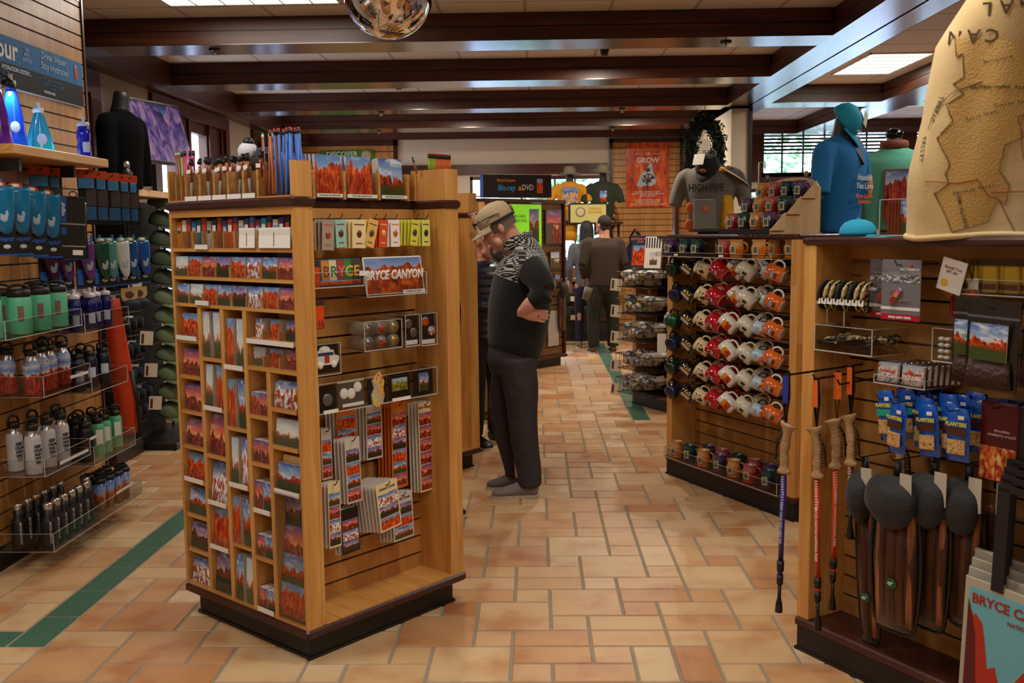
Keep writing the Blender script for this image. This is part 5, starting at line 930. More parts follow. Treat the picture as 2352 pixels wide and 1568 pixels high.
# bottle trays
tray(S_,4.20,4.925,-.30,-.005,1.155,.085,'clear tray of mint bottles at the left wall',divs=(4.5,)); tray(S_,4.955,5.50,-.30,-.005,1.108,.10,'clear tray of blue squeeze bottles',divs=(5.2,))
tray(S_,4.50,4.985,-.30,-.005,.855,.10,'clear tray of canyon print steel bottles',divs=(4.75,)); tray(S_,4.995,5.44,-.30,-.005,.79,.09,'clear tray of navy flasks',divs=(5.2,))
tray(S_,4.46,4.935,-.30,-.005,.485,.085,'clear tray of white steel bottles'); tray(S_,4.975,5.50,-.30,-.005,.415,.10,'clear tray of black and mint flasks')
tray(S_,4.50,5.56,-.30,-.005,.11,.09,'long bottom clear tray of black and canyon print bottles',divs=(5.0,))
for y0,y1,z in ((4.76,4.95,.905),(4.6,4.9,.51),(5.2,5.42,.20),(4.93,5.0,.56)):
    t=part('price_strip',B().box(y0,y1,-.306,-.3035,z,z+.014),tag_w); t.matrix_world=S_(0,0,0); tag(t,'white price strip on the clear tray at height %d cm'%(z*100),'price strip'); t['label']={.905:'white price strip on the canyon bottle tray',.51:'white price strip on the white bottle tray',.20:'white price strip on the bottom tray',.56:'white price strip between the two lower trays'}[z]
mint=H('#5ab890',.35); navyf=H('#0e1838',.35); wsteel=H('#c0c0c4',.35); blkf=P(hexc('#121214'),.4,bump=.1,bs=200,n='black_flask')
def flask(lb,M,body,h=.2,r=.037,cap='loop',pr=None,group=None,neck=None,tagw=False,txt=None):
    t=thing('drink_flask',lb,'bottle',M,group); nk=h*.80 if neck is None else neck
    part('flask_body',B().lathe([(.0001,0),(r*.95,0),(r,.006),(r,nk),(r*.9,nk+.012),(r*.62,nk+.03),(r*.6,h)],22),body,t)
    if cap=='steel': part('steel_cap',B().lathe([(r*.6,h-.012),(r*.62,h+.018),(r*.5,h+.025),(.0001,h+.026)],20),steel,t)
    elif cap=='wide':
        part('cap',B().lathe([(r*.96,nk-.002),(r*.98,h-.006),(r*.85,h+.004),(.0001,h+.006)],22),blk,t); part('carry_loop',B().tube([(-r*.9,0,h-.008),(-r*.7,0,h+.016),(0,0,h+.024),(r*.7,0,h+.016),(r*.9,0,h-.008)],.006,8,sub=2),blk,t)
    else:
        part('cap',B().lathe([(r*.75,h-.018),(r*.78,h+.004),(r*.5,h+.012),(.0001,h+.013)],18),blk,t); part('carry_loop',B().tube([(-r*.7,0,h-.005),(-r*.6,0,h+.03),(0,0,h+.042),(r*.6,0,h+.03),(r*.7,0,h-.005)],.006,8,sub=2),blk,t)
        if neck: part('steel_neck',B().lathe([(r*.92,nk+.009),(r*.66,nk+.03),(r*.63,h-.012)],20,cap=False),steel,t)
    if pr: p=B(); p.lathe([(r+.0007,.01),(r+.0007,nk-.004)],24,cap=False) if pr!=wp else patch(p,r+.0008,-2.1,-1.0,h*.3,h*.6); part('printed_wrap' if pr!=wp else 'logo_print',p,pr,t)
    if txt: text(txt,.019,H('#2c2c30'),t,(0,-r-.0012,h*.42),bold=.0006,sx=.8)
    if tagw: part('paper_tag',B().box(-.018,.018,-r-.006,-r-.004,h*.35,h*.75),white,t)
    return t
def row(proto,pts,z,lbf,rz=-.9):
    for k,(y,d) in enumerate(pts):
        M=S_(y,-d,z,rz=rz)
        if k==0: place(proto,M); proto['label']=lbf(k)
        else: dup(proto,M,lbf(k))
f=flask('x',WF(0,0,0),mint,.20,.052,cap='wide',neck=.165,group='mint green flasks'); part('dark_print',(lambda p:(patch(p,.0528,-1.9,-1.4,.06,.13),p)[1])(B()),H('#7a5a50',.5),f)
row(f,[(4.26,.20),(4.46,.23),(4.64,.23),(4.75,.15),(4.83,.22),(4.87,.12),(4.54,.10)],1.16,lambda k:'mint green flask with a black loop cap, %s in the top left tray'%ORD[k])
f=squeeze('x',WF(0,0,0),P(hexc('#101c78'),.2,trans=.3,n='blue_squeeze'),H('#d8dce8',.3),.165,.034,wp,group='dark blue squeeze bottles'); row(f,[(5.06,.2),(5.01,.1),(5.14,.12),(5.2,.22),(5.25,.12),(5.31,.2),(5.37,.11),(5.43,.2)],1.113,lambda k:'dark blue squeeze bottle with a white cap, %s in its tray'%ORD[k])
cw=pic('bottle_canyon_wrap',([(.62,'#c8d0dc'),(.8,'#4a78c0'),(1,'#c8d0e0')],[(.3,'#6a1c14'),(.5,'#a83424'),(.7,'#c85a3c')]),.62,.4,161)
# wraps need the picture on every side
m=cw; 
for l in list(m.node_tree.links):
    if l.to_node.type=='MATH' and l.from_node.type=='SEPXYZ' and l.to_node.operation=='LESS_THAN' and abs(l.to_node.inputs[1].default_value+.3)<1e-3: l.to_node.inputs[1].default_value=5
f=flask('x',WF(0,0,0),cw,.205,.037,pr=cw,neck=.145,group='canyon print steel bottles'); row(f,[(4.55,.22),(4.60,.08),(4.68,.2),(4.76,.2),(4.83,.14),(4.90,.2)],.86,lambda k:'canyon print steel bottle with a black loop cap, %s in its tray'%ORD[k])
f=flask('x',WF(0,0,0),navyf,.185,.038,pr=wp,group='navy flasks'); row(f,[(5.06,.2),(5.13,.1),(5.2,.2),(5.28,.12),(5.36,.2)],.795,lambda k:'navy flask with a black loop cap, %s in its tray'%ORD[k])
f=flask('x',WF(0,0,0),wsteel,.225,.037,neck=.165,group='white keep calm bottles',txt='KEEP\nCALM\nAND\nHIKE\nON'); row(f,[(4.52,.22),(4.58,.1),(4.66,.22),(4.72,.12),(4.80,.22),(4.88,.16)],.49,lambda k:'white steel bottle with black lettering, %s in its tray'%ORD[k],rz=-.55)
f=flask('x',WF(0,0,0),blkf,.20,.042,group='black wide flasks'); row(f,[(5.06,.22),(5.03,.1),(5.15,.12),(5.24,.1)],.42,lambda k:'black wide flask with a loop cap, %s in the lower right tray'%ORD[k])
f=flask('x',WF(0,0,0),mint,.195,.036,tagw=True,group='mint flasks with paper tags'); row(f,[(5.2,.22),(5.29,.22),(5.36,.12),(5.43,.22)],.42,lambda k:'mint flask with a paper tag, %s in the lower right tray'%ORD[k])
f=flask('x',WF(0,0,0),blkf,.19,.036,cap='steel',neck=.12,group='black bottles with steel caps',txt=None); text('BRYCE CANYON',.014,H('#c8c4c0'),f,(0,-.0372,.075),(PI/2,PI/2,0),bold=.0003)
row(f,[(4.58,.24),(4.57,.1),(4.66,.24),(4.66,.1),(4.74,.24),(4.74,.1),(4.82,.24),(4.82,.1),(4.90,.24),(4.91,.1),(4.98,.24),(5.07,.2),(4.99,.1)],.115,lambda k:'matt black bottle with a steel cap, number %d in the bottom tray'%(k+1))
tm=pic('tumbler_wrap',([(.6,'#8aa0c8'),(1,'#2a5ab0')],[(.3,'#5a1c08'),(.5,'#b85a14'),(.65,'#d88a3c')]),.6,.2,171)
for l in list(tm.node_tree.links):
    if l.to_node.type=='MATH' and l.from_node.type=='SEPXYZ' and l.to_node.operation=='LESS_THAN' and abs(l.to_node.inputs[1].default_value+.3)<1e-3: l.to_node.inputs[1].default_value=5
t=thing('travel_tumbler','x','tumbler',WF(0,0,0),'canyon print tumblers'); part('tumbler_body',B().lathe([(.0001,0),(.030,0),(.036,.16)],22),tm,t); part('lid',B().lathe([(.0375,.158),(.038,.17),(.034,.178),(.0001,.18)],20).box(-.01,.02,-.01,.01,.178,.19),blk,t)
row(t,[(5.18,.22),(5.26,.12),(5.27,.23),(5.35,.14),(5.36,.24),(5.44,.14),(5.45,.24),(5.52,.2)],.115,lambda k:'canyon print tumbler with a black lid, %s in the bottom tray'%ORD[k])
# tan paw cards, orange long bag
for k,y in enumerate([5.72,5.86]):
    t=thing('tan_header_card','tan header card with dark prints over a blue pouch, %s'%['left one','right one'][k],'carded item',S_(y,-.22,1.30,rz=-.75)); part('card',B().prism([(-.05,0),(.05,0),(.05,-.05),(.02,-.085),(-.04,-.075),(-.05,-.05)],0,.003),H('#c8a870'),t); part('print',B().ball((0,-.001,-.04),.022,12,sz=(1.2,.1,1)),H('#5a4030'),t); part('blue_pouch',B().ball((.01,.01,-.10),.05,14,sz=(1.2,.6,.7)),P(hexc('#10243c'),.7,bump=.4,bs=20),t)
t=thing('hiking_bag','long bright orange fabric bag with a black strap hanging past the trays','bag',S_(5.66,-.16,1.24,rz=-.75)); part('bag_body',B().loft([((-.02,0,0),.045,.03),((.0,0,-.3),.06,.045),((.03,0,-.6),.065,.05),((.04,0,-.8),.05,.03)],14,sub=3,up=(0,1,0)),P(hexc('#c83a0e'),.55,bump=.5,bs=12,n='orange_cloth'),t); part('strap',B().loft([((.05,-.05,-.42),.012,.003),((.075,-.055,-.6),.012,.003),((.09,-.04,-.82),.014,.004)],8,up=(0,1,0)),blk,t); part('header_strap',B().tube([(-.02,.0,0),(-.02,.1,.05),(-.02,.16,.05)],.004),blk,t)
# ---- black mannequin, TV, cap and sock rack
def torso(b,wd=.21,dp=.12,h=.58,neck=True,arms=0,z0=0,ang=.5,sleeve=.24):
    b.loft([((0,0,z0),wd*.80,dp*.9),((0,0,z0+h*.22),wd*.80,dp*.92),((0,0,z0+h*.45),wd*.86,dp*1.0),((0,0,z0+h*.68),wd*.95,dp*1.08),((0,0,z0+h*.84),wd*.98,dp*.95),((0,0.005,z0+h*.93),wd*.72,dp*.72),((0,0.01,z0+h),wd*.36,dp*.5)],24,sub=3,up=(0,1,0))
    if arms:
        for sx in (-1,1): b.loft([((sx*wd*.70,0,z0+h*.86),.06,.065),((sx*wd*.98,0,z0+h*.80),.065,.068),((sx*(wd*1.05+sleeve*math.sin(ang)*.5),-.01,z0+h*.80-sleeve*math.cos(ang)*.5),.06,.062),((sx*(wd*1.05+sleeve*math.sin(ang)),-.015,z0+h*.80-sleeve*math.cos(ang)),.058,.06)],16,sub=2,up=(0,1,0))
    return b
def neckpost(t,h,r=.055,top='flat',mat=blk,lean=0): part('neck',B().loft([((0,.01,h-.03),r*1.25,r*1.2),((0,.0,h+.04),r,r),((0,-.01,h+.10),r*.95,r*.95),((0,-.012,h+.115),r*.7,r*.7)],18,sub=1,up=(0,1,0)),mat,t)
clothk=P(hexc('#020203'),.95,bump=.15,bs=90,spec=.1,n='black_knit')
t=thing('bust_form','black clothed bust form standing on the high shelf by the screen','mannequin',WF(-2.86,6.9,1.93,rz=.6) if False else WF(-2.86,6.9,1.93)@Matrix.Rotation(1.35,4,'Z')); b=torso(B(),.18,.12,.53,arms=1,sleeve=.4,ang=.05); remesh(b,'jacket',clothk,t,.014,5); neckpost(t,.55)
t=thing('wall_shelf','short light shelf high beside the caps','shelf',WF(-3.0,7.25,1.88)); part('board',B().bbox(-.33,.22,-.55,.30,0,.05,.004),oak,t)
t=thing('steel_bottle','black bottle with a chrome cap in front of the black bust form','bottle',WF(-2.72,6.6,1.93)); part('bottle_body',B().lathe([(.0001,0),(.036,0),(.036,.09),(.014,.13)],18),blk,t); part('cap',B().lathe([(.02,.125),(.02,.165),(.0001,.166)],16),steel,t)
t=thing('wall_screen','wall television showing a purple rock landscape, tilted over the window','television',WF(-3.12,8.32,2.46)@Matrix.Rotation(PI/2-.30,4,'Z')@Matrix.Rotation(-.28,4,'X'))
part('casing',B().bbox(-.34,.34,0,.05,-.27,.27,.006),H('#0c0c0e',.3),t); sm=pic('screen_purple',([(.8,'#4a68a0'),(1,'#26304a')],[(.3,'#1a1a34'),(.45,'#4a3a7a'),(.6,'#8a6a9a'),(.75,'#a89a80')]),.95,.2,181); bs=sm.node_tree.nodes['Principled BSDF']; sm.node_tree.links.new([l.from_socket for l in sm.node_tree.links if l.to_socket==bs.inputs['Base Color']][0],bs.inputs['Emission Color']); bs.inputs['Emission Strength'].default_value=.55
part('screen',B().box(-.325,.325,-.002,0,-.25,.25),sm,t); part('silver_edge',B().box(-.34,.34,-.003,.0,.255,.27),steel,t); part('wall_arm',B().box(-.05,.05,.05,.30,-.05,.05),blk,t)
def cap(t,mat,brim=None,r=.085,nm='cap'):
    part('crown',B().lathe([(r*1.0,0),(r*1.02,.02),(r*.95,.055),(r*.72,.09),(r*.35,.108),(.0001,.112)],22,sy=1.12),mat,t)
    b=B(); vs=[];fs=[]; n=12
    for k in range(n+1):
        a=-PI/2-1.05+2.1*k/n; c,s=math.cos(a),math.sin(a); e=math.cos((k/n-.5)*PI)
        vs+=[(r*.98*c,r*1.1*s,.008),(r*1.0*c*(1+.0*e),r*1.1*s-.075*e**.6,.008-.022*(1-abs(c))*e+.0*e-.018*c*c)]
    m_=len(vs); vs+=[(x,y,z-.004) for x,y,z in vs]
    for k in range(n): i=2*k; fs+=[(i,i+1,i+3,i+2),(m_+i,m_+i+2,m_+i+3,m_+i+1),(i+1,m_+i+1,m_+i+3,i+3)]
    b.add(vs,fs,0,True); part('brim',b,brim or mat,t); part('button',B().ball((0,0,.113),.008,8),brim or mat,t)
olv=P(hexc('#3c4a34'),.85,bump=.1,bs=120,n='olive_cloth'); olv2=P(hexc('#6a7a5a'),.85,bump=.1,bs=120,n='sage_cloth'); tanc=P(hexc('#b0a488'),.85,bump=.1,bs=120,n='tan_cloth'); bkc2=P(hexc('#101114'),.85,n='black_cloth'); 
t=thing('cap_rack','black wire cap rack standing between the left wall panel and the window','rack',WF(-3.0,7.55,0)); b=B().bbox(-.34,.30,-.35,.5,0,.05,.005); part('base',b,blk,t)
b=B()
for x,y in ((-.3,-.3),(.0,-.3),(.0,.4),(-.3,.4)): b.tube([(x,y,.05),(x,y,1.86)],.008)
for k in range(12):
    z=.16+k*.15; b.tube([(-.3,-.3,z),(.0,-.3,z),(.0,.4,z),(-.3,.4,z)],.004)
part('wire_frame',b,blk,t); part('core_board',B().box(-.30,-.05,-.25,.38,.05,1.86),H('#1a1512',.8),t)
pr={}
for k in range(12):
    z=1.83-.148*k; c_='o' if k<5 else 's'; m_=olv if c_=='o' else olv2
    for j,(dx,dy) in enumerate(((.12,.02),(.13,.34))):
        cc=c_ if j==0 else ['t','t','s','t','s','t','k','s','t','t','k','s'][k]; mt={'o':olv,'s':olv2,'t':tanc,'k':bkc2}[cc]; cn={'o':'olive','s':'sage green','t':'tan','k':'black'}[cc]
        lb='%s baseball cap, %s down in the %s stack of the cap rack'%(cn,ORD[k],'near' if j==0 else 'far'); M=WF(-3.0+dx,7.55+dy,z)@Matrix.Rotation(1.25+rk.uniform(-.15,.15),4,'Z')@Matrix.Rotation(.25,4,'X')
        if cc not in pr: pr[cc]=thing('baseball_cap',lb,'cap',M,'caps on the cap rack, %s ones'%cn); cap(pr[cc],mt); part('patch',B().ball((0,-.096,.05),.018,10,sz=(1,.3,.8)),H('#b0683c'),pr[cc])
        else: dup(pr[cc],M,lb)
# dark rolled socks in wire baskets, with paper tags
bandw=H('#e8e8e8',.6); sp_=None; bk=None
for k,(z,n) in enumerate([(1.30,2),(1.15,2),(.98,3),(.80,3),(.62,3),(.46,3),(.34,2)]):
    for j in range(n):
        M=WF(-2.95,6.75+.12*j+.03*k,z)@Matrix.Rotation(.2,4,'Z'); lb='rolled dark sock pair, %s in row %s down beside the orange bag'%(ORD[j],ORD[k])
        if sp_ is None: sp_=thing('rolled_socks',lb,'socks',M,'rolled dark socks beside the orange bag'); b=B(); b.loft([((-.12,0,0),.036,.036),((-.09,0,0),.045,.042),((.05,0,0),.045,.042),((.10,0,0),.038,.036)],14,sub=1,up=(0,1,0)); part('socks',b,P(hexc('#0c1220'),.9,bump=.2,bs=80),sp_); b=B(); b.loft([((-.02,0,0),.047,.044),((.035,0,0),.047,.044)],14,cap=False,up=(0,1,0)); part('paper_band',b,bandw,sp_)
        else: dup(sp_,M,lb)
for k,(y,z) in enumerate([(6.85,1.33),(7.0,.92),(7.05,.68),(7.1,.43)]):
    t=thing('paper_tag','cream price card with a brown strip hanging by the dark socks, %s down'%ORD[k],'price card',WF(-2.80,y,z)@Matrix.Rotation(.5,4,'Z')@Matrix.Rotation(.1,4,'Y')); part('card',B().box(-.045,.045,0,.002,-.10,0),H('#d8ccb4'),t); part('brown_strip',B().box(-.035,-.018,-.001,0,-.09,-.02),H('#4a2c1c'),t)
t=thing('sock_rack','black wire basket rack holding rolled dark socks','rack',WF(-3.05,7.0,0)); b=B().bbox(-.3,.12,-.32,.15,0,.12,.004); part('base',b,H('#241610'),t); b=B()
for z in (.30,.42,.58,.76,.94,1.11,1.26):
    b.tube([(-.2,-.3,z),(.16,-.3,z),(.16,.15,z),(-.2,.15,z)],.004).tube([(-.2,-.3,z-.05),(.16,-.3,z-.05),(.16,.15,z-.05),(-.2,.15,z-.05)],.004)
    for q_ in range(7): b.tube([(-.14+.05*q_,-.3,z),(-.14+.05*q_,-.3,z-.05),(-.14+.05*q_,.15,z-.05)],.0025)
part('wire_baskets',b,blk,t); part('back_board',B().box(-.3,-.2,-.32,.15,.12,1.9),H('#140f0c',.8),t)
# ================= FAR WALL, SOCK GONDOLA, MANNEQUINS =================
def poster(lb,x0,x1,z0,z1,y,mat): t=thing('wall_poster',lb,'poster',WF((x0+x1)/2,y,z0)); part('sheet',B().box(-(x1-x0)/2,(x1-x0)/2,-.02,0,0,z1-z0),mat,t); return t
orp=pic('poster_rock',([(3,'#d8501c'),(4,'#d8501c')],[(.25,'#7a1c08'),(.42,'#c83c0c'),(.58,'#e8641c'),(.75,'#f0a870')]),3,0,201,ns=2)
t=poster('orange rock poster with a pine tree reading YOU CAN HELP US GROW',1.358,1.989,1.943,2.897,YB-.03,orp); y=-.021; cw_=H('#f0dcd0')
text('YOU CAN HELP',.06,H('#d87a4c'),t,(0,y,.85),bold=.001); text('US',.06,cw_,t,(0,y,.785),bold=.001); text('GROW',.105,cw_,t,(0,y,.69),bold=.004); part('rule',B().box(-.2,-.06,y-.001,y,.783,.788),cw_,t); part('rule',B().box(.06,.2,y-.001,y,.783,.788),cw_,t)
part('sky_gap',B().prism([(-.17,.33),(-.10,.46),(-.06,.53),(-.01,.57),(.02,.64),(.07,.66),(.07,.56),(.10,.47),(.13,.38),(.11,.34),(.04,.31),(-.02,.33),(-.10,.30)],y-.002,y),H('#b8c8d4'),t); tr=B(); tr.box(-.006,.012,y-.004,y-.002,.16,.42)
rt=random.Random(9)
for k in range(60): a=rt.random()*6.28; q_=rt.random()**.5; tr.ball((.01+.09*q_*math.cos(a),y-.003,.42+.07*q_*math.sin(a)),.012,6,sz=(1.3,.1,.7))
for k in range(22): a=rt.random()*6.28; q_=rt.random()**.5; tr.ball((-.0+.04*q_*math.cos(a),y-.003,.55+.035*q_*math.sin(a)),.01,6,sz=(1.3,.1,.7))
part('pine_tree_print',tr,H('#3a1c14'),t)
text('BECOME A MEMBER TODAY\nRECEIVE 15% OFF YOUR PURCHASE\nAND A FREE GIFT',.03,cw_,t,(0,y-.004,.2),bold=.0004); text('YOUR SUPPORT WILL HELP\nPRESERVE AND PROTECT\nBRYCE CANYON NATIONAL PARK',.032,cw_,t,(0,y-.004,.075),bold=.0004)
t=poster('green poster with a squirrel reading DISCOVER, behind the kiosk top',-3.2,-2.38,1.9,2.837,YB-.03,pic('poster_green',([(3,'#4a7a2c'),(4,'#4a7a2c')],[(.3,'#1c3a12'),(.5,'#3a6a1c'),(.7,'#6a9a3a')]),3,0,211,ns=2)); text('DISCOVER',.10,H('#d8e0c8'),t,(-.08,-.021,.88),bold=.001); part('squirrel_print',B().ball((.28,-.02,.86),.07,14,sz=(1,.08,1)).ball((.25,-.02,.72),.1,14,sz=(1,.08,1.3)),H('#b8a488'),t)
# window counter
t=thing('window_counter','long oak counter with dark open shelves under the far window','counter',WF(.05,14.65,0)); part('plinth',B().box(-1.05,1.05,-.25,.2,0,.14),blk,t); part('body',B().box(-1.05,1.05,-.24,.2,.14,.88),H('#1a120e',.6),t); part('counter_top',B().bbox(-1.08,1.08,-.27,.22,.87,.92,.005),oakx,t); part('shelf',B().box(-1.05,1.05,-.26,-.2,.30,.34),frm,t); part('shelf',B().box(-1.05,1.05,-.26,-.2,.52,.55),frm,t)
for k,(x,z,c_) in enumerate([(.45,.36,'#26361c'),(.62,.36,'#3a4a2c'),(.45,.57,'#2c3a24'),(.70,.57,'#4a3a24'),(.38,.93,'#20303c'),(.55,.93,'#7a4a24')]):
    o=thing('folded_cap_pile','pile of %s soft goods, %s on the counter shelves'%(['dark green','olive','deep green','brown','navy','tan'][k],ORD[k]),'soft goods',WF(x,14.3,z)); b=B()
    for j in range(4): b.ball((.0+.02*j,-.0,.03+.035*j),.065,12,sz=(1.1,.7,.45))
    part('cloth',b,H(c_,.9),o)
for k,(x,z) in enumerate([(.56,.60),(.56,.33)]):
    o=part('shelf_tag',B().box(-.06,.06,0,.004,0,.07),H('#c8b898')); o.matrix_world=WF(x,14.22,z); tag(o,'tan price tag on the far counter, %s one'%['upper','lower'][k],'price tag')
# bright lower window items
for k,(x,z,c_,w) in enumerate([(.40,.925,'#1a4a9c',.12),(.52,.925,'#c8641c',.08),(.30,.925,'#2a2a30',.1)]): card('picture_box',w,.30-.06*k,.04,H(c_),WF(x,14.5,z),['blue picture box on the far counter','orange picture box on the far counter','dark picture box on the far counter'][k],'box')
# backpack and plush on the slat wall
t=thing('backpack','black backpack hanging on the far slat wall','backpack',WF(1.50,14.7,1.0)); part('bag_body',B().loft([((0,0,0),.15,.09),((0,0,.2),.19,.11),((0,.02,.4),.13,.07)],14,sub=2,up=(0,1,0)),bkc2,t); part('strap',B().tube([(-.08,-.02,.38),(-.1,-.05,.5),(-.02,.0,.62)],.016,8,sub=2),bkc2,t); part('strap',B().tube([(.08,-.02,.36),(.05,-.08,.5),(.0,-.03,.58)],.022,8,sub=2),bkc2,t)
t=thing('plush_raccoon','brown and white plush toy hanging beside the brown-shirted man','plush toy',WF(1.10,14.5,1.72)); part('body',B().ball((0,0,0),.09,12,sz=(.8,.7,1.2)),H('#4a2c18',.9),t); part('head',B().ball((0,-.02,.12),.07,12),H('#4a2c18',.9),t); part('white_face',B().ball((.02,-.08,.10),.035,10).ball((.0,-.07,-.0),.045,10),H('#d8ccbc',.9),t)
for k,(y,z) in enumerate([(14.2,1.9),(14.2,1.55),(14.3,1.3)]):
    t=thing('plush_toy','small brown plush hanging at the right of the orange poster, %s down'%ORD[k],'plush toy',WF(2.03,y,z)); part('body',B().ball((0,0,0),.05,10,sz=(.8,.8,1.2)),H('#6a4a34',.9),t); part('head',B().ball((0,0,.07),.035,10),H('#9a7a5c',.9),t)
# shirts on forms at the window
def form(lb,M,shirt,wd=.19,dp=.11,h=.56,arms=1,sleeve=.2,ang=.5,vox=.016,nm='t_shirt_form',nmat=None):
    t=thing(nm,lb,'clothed bust form',M); b=torso(B(),wd,dp,h,arms=arms,sleeve=sleeve,ang=ang); remesh(b,'shirt',shirt,t,vox,4); neckpost(t,h,.05,mat=nmat or H('#26262a',.5)); part('stand_base',B().lathe([(.1,-.02),(.1,0)],20),blk,t); return t
def sunhat(t,z,mat,r=.09,tilt=0,brimr=.17): 
    b=B(); b.M=Matrix.Translation((0,-.01,z))@Matrix.Rotation(tilt,4,'Y'); b.lathe([(brimr,-.02),(brimr*.8,0),(r,.01),(r*.95,.06),(r*.75,.09),(.0001,.1)],22,cap=False).lathe([(.0001,.005),(r,.005),(brimr*.8,-.006),(brimr,-.026)],22,cap=False); part('sun_hat',b,mat,t)
yel=P(hexc('#d8941c'),.85,n='yellow_cotton'); khk=P(hexc('#8a8470'),.85,n='khaki_cloth')
t=form('yellow T-shirt with a colourful print under a khaki sun hat, at the far window',WF(.50,14.3,1.75),yel,ang=.5,wd=.19); sunhat(t,.68,khk); part('colour_print',B().box(-.11,.11,-.135,-.128,.22,.46),pic('shirt_print',([(.8,'#3a6ab0'),(1,'#7a8ab8')],[(.3,'#c8501c'),(.45,'#e8b03c'),(.6,'#3a6ab0'),(.7,'#b83c2c')]),.7,.3,221,ns=9),t); text('BRYCE CANYON',.03,H('#5a6aa0'),t,(0,-.137,.475),bold=.0008)
t=form('camouflage vest over a blue print shirt under a sun hat, at the far window',WF(.97,14.3,1.75),P(hexc('#2c3326'),.9,bump=.3,bs=30,n='camo'),ang=.3,wd=.2); sunhat(t,.70,khk,tilt=.15); part('blue_print',B().box(-.05,.05,-.14,-.13,.2,.42),PIC[0],t); part('black_shirt_hem',B().box(-.12,.12,-.1,.1,-.2,.02),bkc2,t)
t=part('cloth_roll',B().loft([((0,0,0),.10,.08),((0,0,.25),.11,.08)],12),yel); t.matrix_world=WF(.50,14.25,1.47); tag(t,'lower yellow shirt hem below the yellow T-shirt form','shirt')
t=thing('framed_sign','black framed yellow JUNIOR RANGER sign with a round badge','sign',WF(.75,14.05,1.70)); part('frame',B().bbox(-.28,.28,0,.03,0,.30,.005),blk,t); part('sheet',B().box(-.25,.25,-.002,0,.025,.275),H('#c8c07a',.5),t); part('badge',B().lathe([(.0001,0),(.07,0)],20) if False else B().ball((-.11,-.003,.17),.07,20,sz=(1,.06,1)),H('#6a6a50'),t); part('badge_centre',B().ball((-.11,-.008,.17),.055,20,sz=(1,.06,1)),H('#c8b88a'),t); text('JUNIOR\nRANGER',.05,H('#c8941c'),t,(.10,-.003,.19),bold=.002); part('pin_light',B().ball((-.27,-.01,.29),.012,8).ball((0,-.01,.295),.012,8).ball((.27,-.01,.29),.012,8),white,t)
t=thing('window_ledge_rack','dark display ledge carrying the window bust forms','rack',WF(.7,14.35,0)); part('board',B().bbox(-.6,.55,-.2,.1,1.70,1.73,.004),frm,t); part('upright',B().box(-.58,-.54,-.02,.02,.9,1.7).box(.48,.52,-.02,.02,.9,1.7),frm,t)
# dvd kiosk
D_=Frame(-.554,10.74,PI/2-KA)
t=thing('display_kiosk','oak movie kiosk with a green screen and a long dark sign on top','display kiosk',D_(0,0,0)); part('plinth',B().box(.05,1.40,.05,.8,0,.1),blk,t); part('bottom_trim',B().bbox(-.01,1.46,-.01,.85,.10,.135,.005),dkx,t); part('slat_panel',slats(B(),.03,1.41,.14,1.93,.05,.1),[wood('oak_dark',('#6a4424','#7c5430','#8a6038'),'X',.7,rough=.5),groove],t); part('core',B().box(.02,1.42,.06,.8,.14,1.94),oakp,t)  # slat panel in a darker oak than the card kiosks
part('end_frame',B().box(1.415,1.445,0,.82,.14,1.96),frz,t); part('end_frame',B().box(0,.03,0,.82,.14,1.96),frz,t); part('top_trim',B().box(0,1.45,0,.82,1.93,1.97),frm,t)
t=thing('header_sign','long dark movie disc sign on top of the movie kiosk','sign',D_(.56,.0,1.985,rz=-.50)); part('casing',B().bbox(-.40,.42,0,.12,0,.26,.004),H('#1a0d0a',.3),t); part('blue_side',B().box(-.402,-.40,.0,.12,0,.26),H('#2a3a8a',.3),t); part('silver_edge',B().box(-.40,.42,-.004,.0,.252,.26),steel,t)  # plain blue strip on the left side of the sign casing
text('Blu-ray',.085,H('#1a8ac8'),t,(-.13,-.001,.105),bold=.002,shear=.15,sx=.85); text('&',.07,H('#d89a1c'),t,(.035,-.001,.10)); text('DVD',.085,H('#b0a8b0'),t,(.125,-.001,.11),bold=.002,shear=.15,sx=.8); text('BryceCanyon',.05,H('#c8701c'),t,(-.13,-.001,.19),bold=.0006,sx=.8); part('disc_box_print',B().box(.24,.31,-.002,0,.05,.21),PIC[2],t)
t=thing('monitor','bright green screen showing a rock picture on the movie kiosk','monitor',D_(.80,-.02,1.40)); part('casing',B().bbox(-.40,.18,0,.05,-.02,.53,.005),blk,t); part('green_panel',B().box(-.38,.16,-.003,0,0,.51),P(hexc('#7ac81c'),.4,emit=.75,n='green_screen'),t); part('picture_panel',B().box(-.06,.11,-.006,-.003,.08,.46),PIC[4],t); text('BLU-RAY\nAND DVD',.05,H('#20381c'),t,(-.22,-.004,.35))
for k,(s,z,w,h,m_) in enumerate([(1.22,1.46,.30,.40,PIC[1]),(1.24,1.17,.18,.2,PIC[5]),(1.28,.96,.1,.14,PIC[0])]):
    o=thing('disc_pack','clear disc pack hanging on the movie kiosk, %s down'%ORD[k],'disc pack',D_(s,.0,z)); part('sleeve',B().box(-w/2,w/2,0,.02,0,h),H('#5a4a44',.2),o); part('cover',B().box(-w*.1,w*.42,-.002,0,h*.05,h*.55).box(-w*.45,w*.42,-.0015,0,h*.6,h*.95),m_,o)
stickbag('small dark net bag of sticks on the movie kiosk end, behind the leaning man',D_(1.33,-.03,1.05),2,.12,.62,True)
t=part('notice_sheet',B().box(-.10,.10,0,.003,0,.42),H('#b8b0a8')); t.matrix_world=D_(1.20,.0,.25); tag(t,'pale paper sheet low on the movie kiosk','notice')
